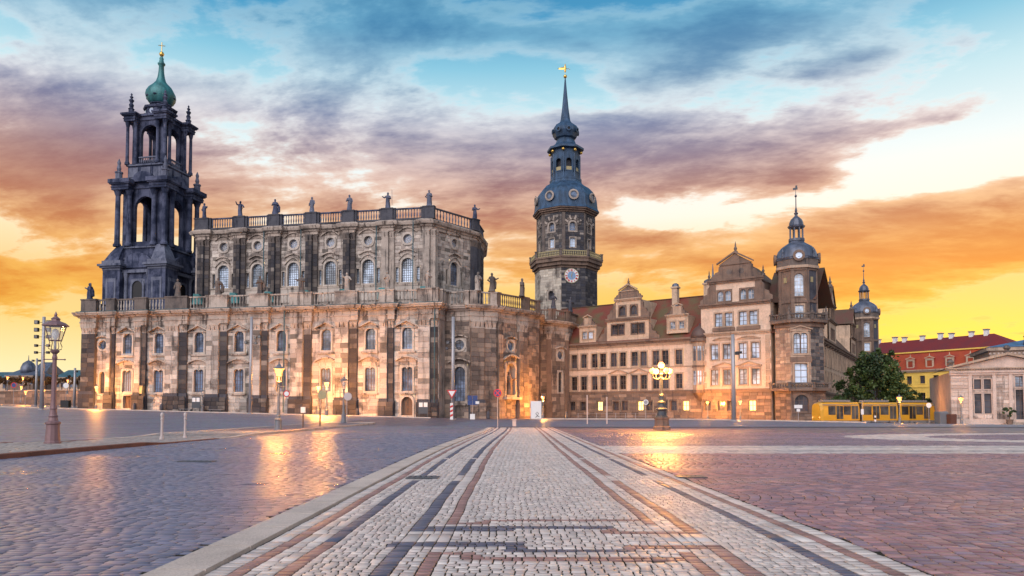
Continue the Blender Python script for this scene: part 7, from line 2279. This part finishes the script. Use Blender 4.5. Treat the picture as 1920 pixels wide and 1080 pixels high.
# low dark stone bollards and benches along the church wall
for i, (px, Y, lab) in enumerate([(258, 150, 'first'), (309, 149, 'second'), (386, 147.5, 'third'), (631, 141.5, 'fourth'), (673, 140.5, 'fifth'), (916, 137, 'sixth'), (1061, 150, 'last')]):
    p = at(px, 775, Y); o = thing('stone_bollard', lab + ' low dark rounded stone bollard along the church wall from the left', 'bollard', (p.x, Y - 1.4, G(p.x, Y)), 0, 'stone bollards along the church wall')
    MB().lathe([(.34, 0), (.36, .2), (.33, .9), (.25, 1.25), (.1, 1.4), (0, 1.43)], 10).build('stone', M['sand_black'], o, smooth=True)
for i, (px, w) in enumerate([(349, 2.6), (405, 2.8)]):
    p = at(px, 775, 144.5); o = thing('bench', ['left low grey bench before the church wall', 'right low grey bench before the church wall'][i], 'bench', (p.x, 144.5, G(p.x, 144.5)), CROT, 'benches before the church')
    for k in range(3): MB().box(-w / 2, w / 2, -.3 + k * .2, -.13 + k * .2, .42, .48).build('slat', M['steel'], o)
    for sx in (-1, 1): MB().box(sx * w * .4 - .06, sx * w * .4 + .06, -.28, .25, 0, .42).build('leg', M['iron'], o)
for i, (px, Y, lab) in enumerate([(372, 147.3, 'small dark notice case with two white sheets on the church wall'), (795, 136, 'white notice plate on a stand at the church corner')]):
    p = at(px, 765, Y); z = G(p.x, Y); o = thing('notice_board', lab, 'board', (p.x, Y - 1.2, z), CROT)
    MB().box(-.9, .9, 0, .12, .7, 2.9).build('case', M['iron'], o)
    for k in (-1, 1): MB().box(k * .45 - .35, k * .45 + .35, -.02, -.002, 1.9, 2.7).build('sheet', M['white_paint'], o)
    for k in (-1, 1): MB().box(k * .8 - .05, k * .8 + .05, .02, .1, 0, .7).build('leg', M['iron'], o)
p = at(266, 731, 149.5); o = thing('wall_box', 'small yellow box lantern on the church wall by the left door', 'lantern', (p.x, 149.4, p.z), CROT)
MB().box(-.35, .35, -.3, .3, -.75, .75).build('housing', M['gold_paint'], o); MB().box(-.45, .45, -.4, .4, .75, .9).build('cap', M['iron'], o)
for i, (px, w, h, mat, lab) in enumerate([(1765, 1.3, 2.0, 'iron_green', 'dark grey waste container at the left corner of the guard house'), (1784, 1.0, 1.6, 'roof_brown', 'brown waste container at the left corner of the guard house')]):
    p = at(px, 790, 119 - i); o = thing('waste_container', lab, 'container', (p.x, 119 - i, G(p.x, 119)), .1)
    MB().prism([(-w / 2, -w / 2), (w / 2, -w / 2), (w / 2, w / 2), (-w / 2, w / 2)], 0, h * .85, 1.08).build('bin', M[mat], o)
    MB().prism([(-w * .57, -w * .57), (w * .57, -w * .57), (w * .57, w * .57), (-w * .57, w * .57)], h * .85, h, .85).build('lid', M[mat], o)
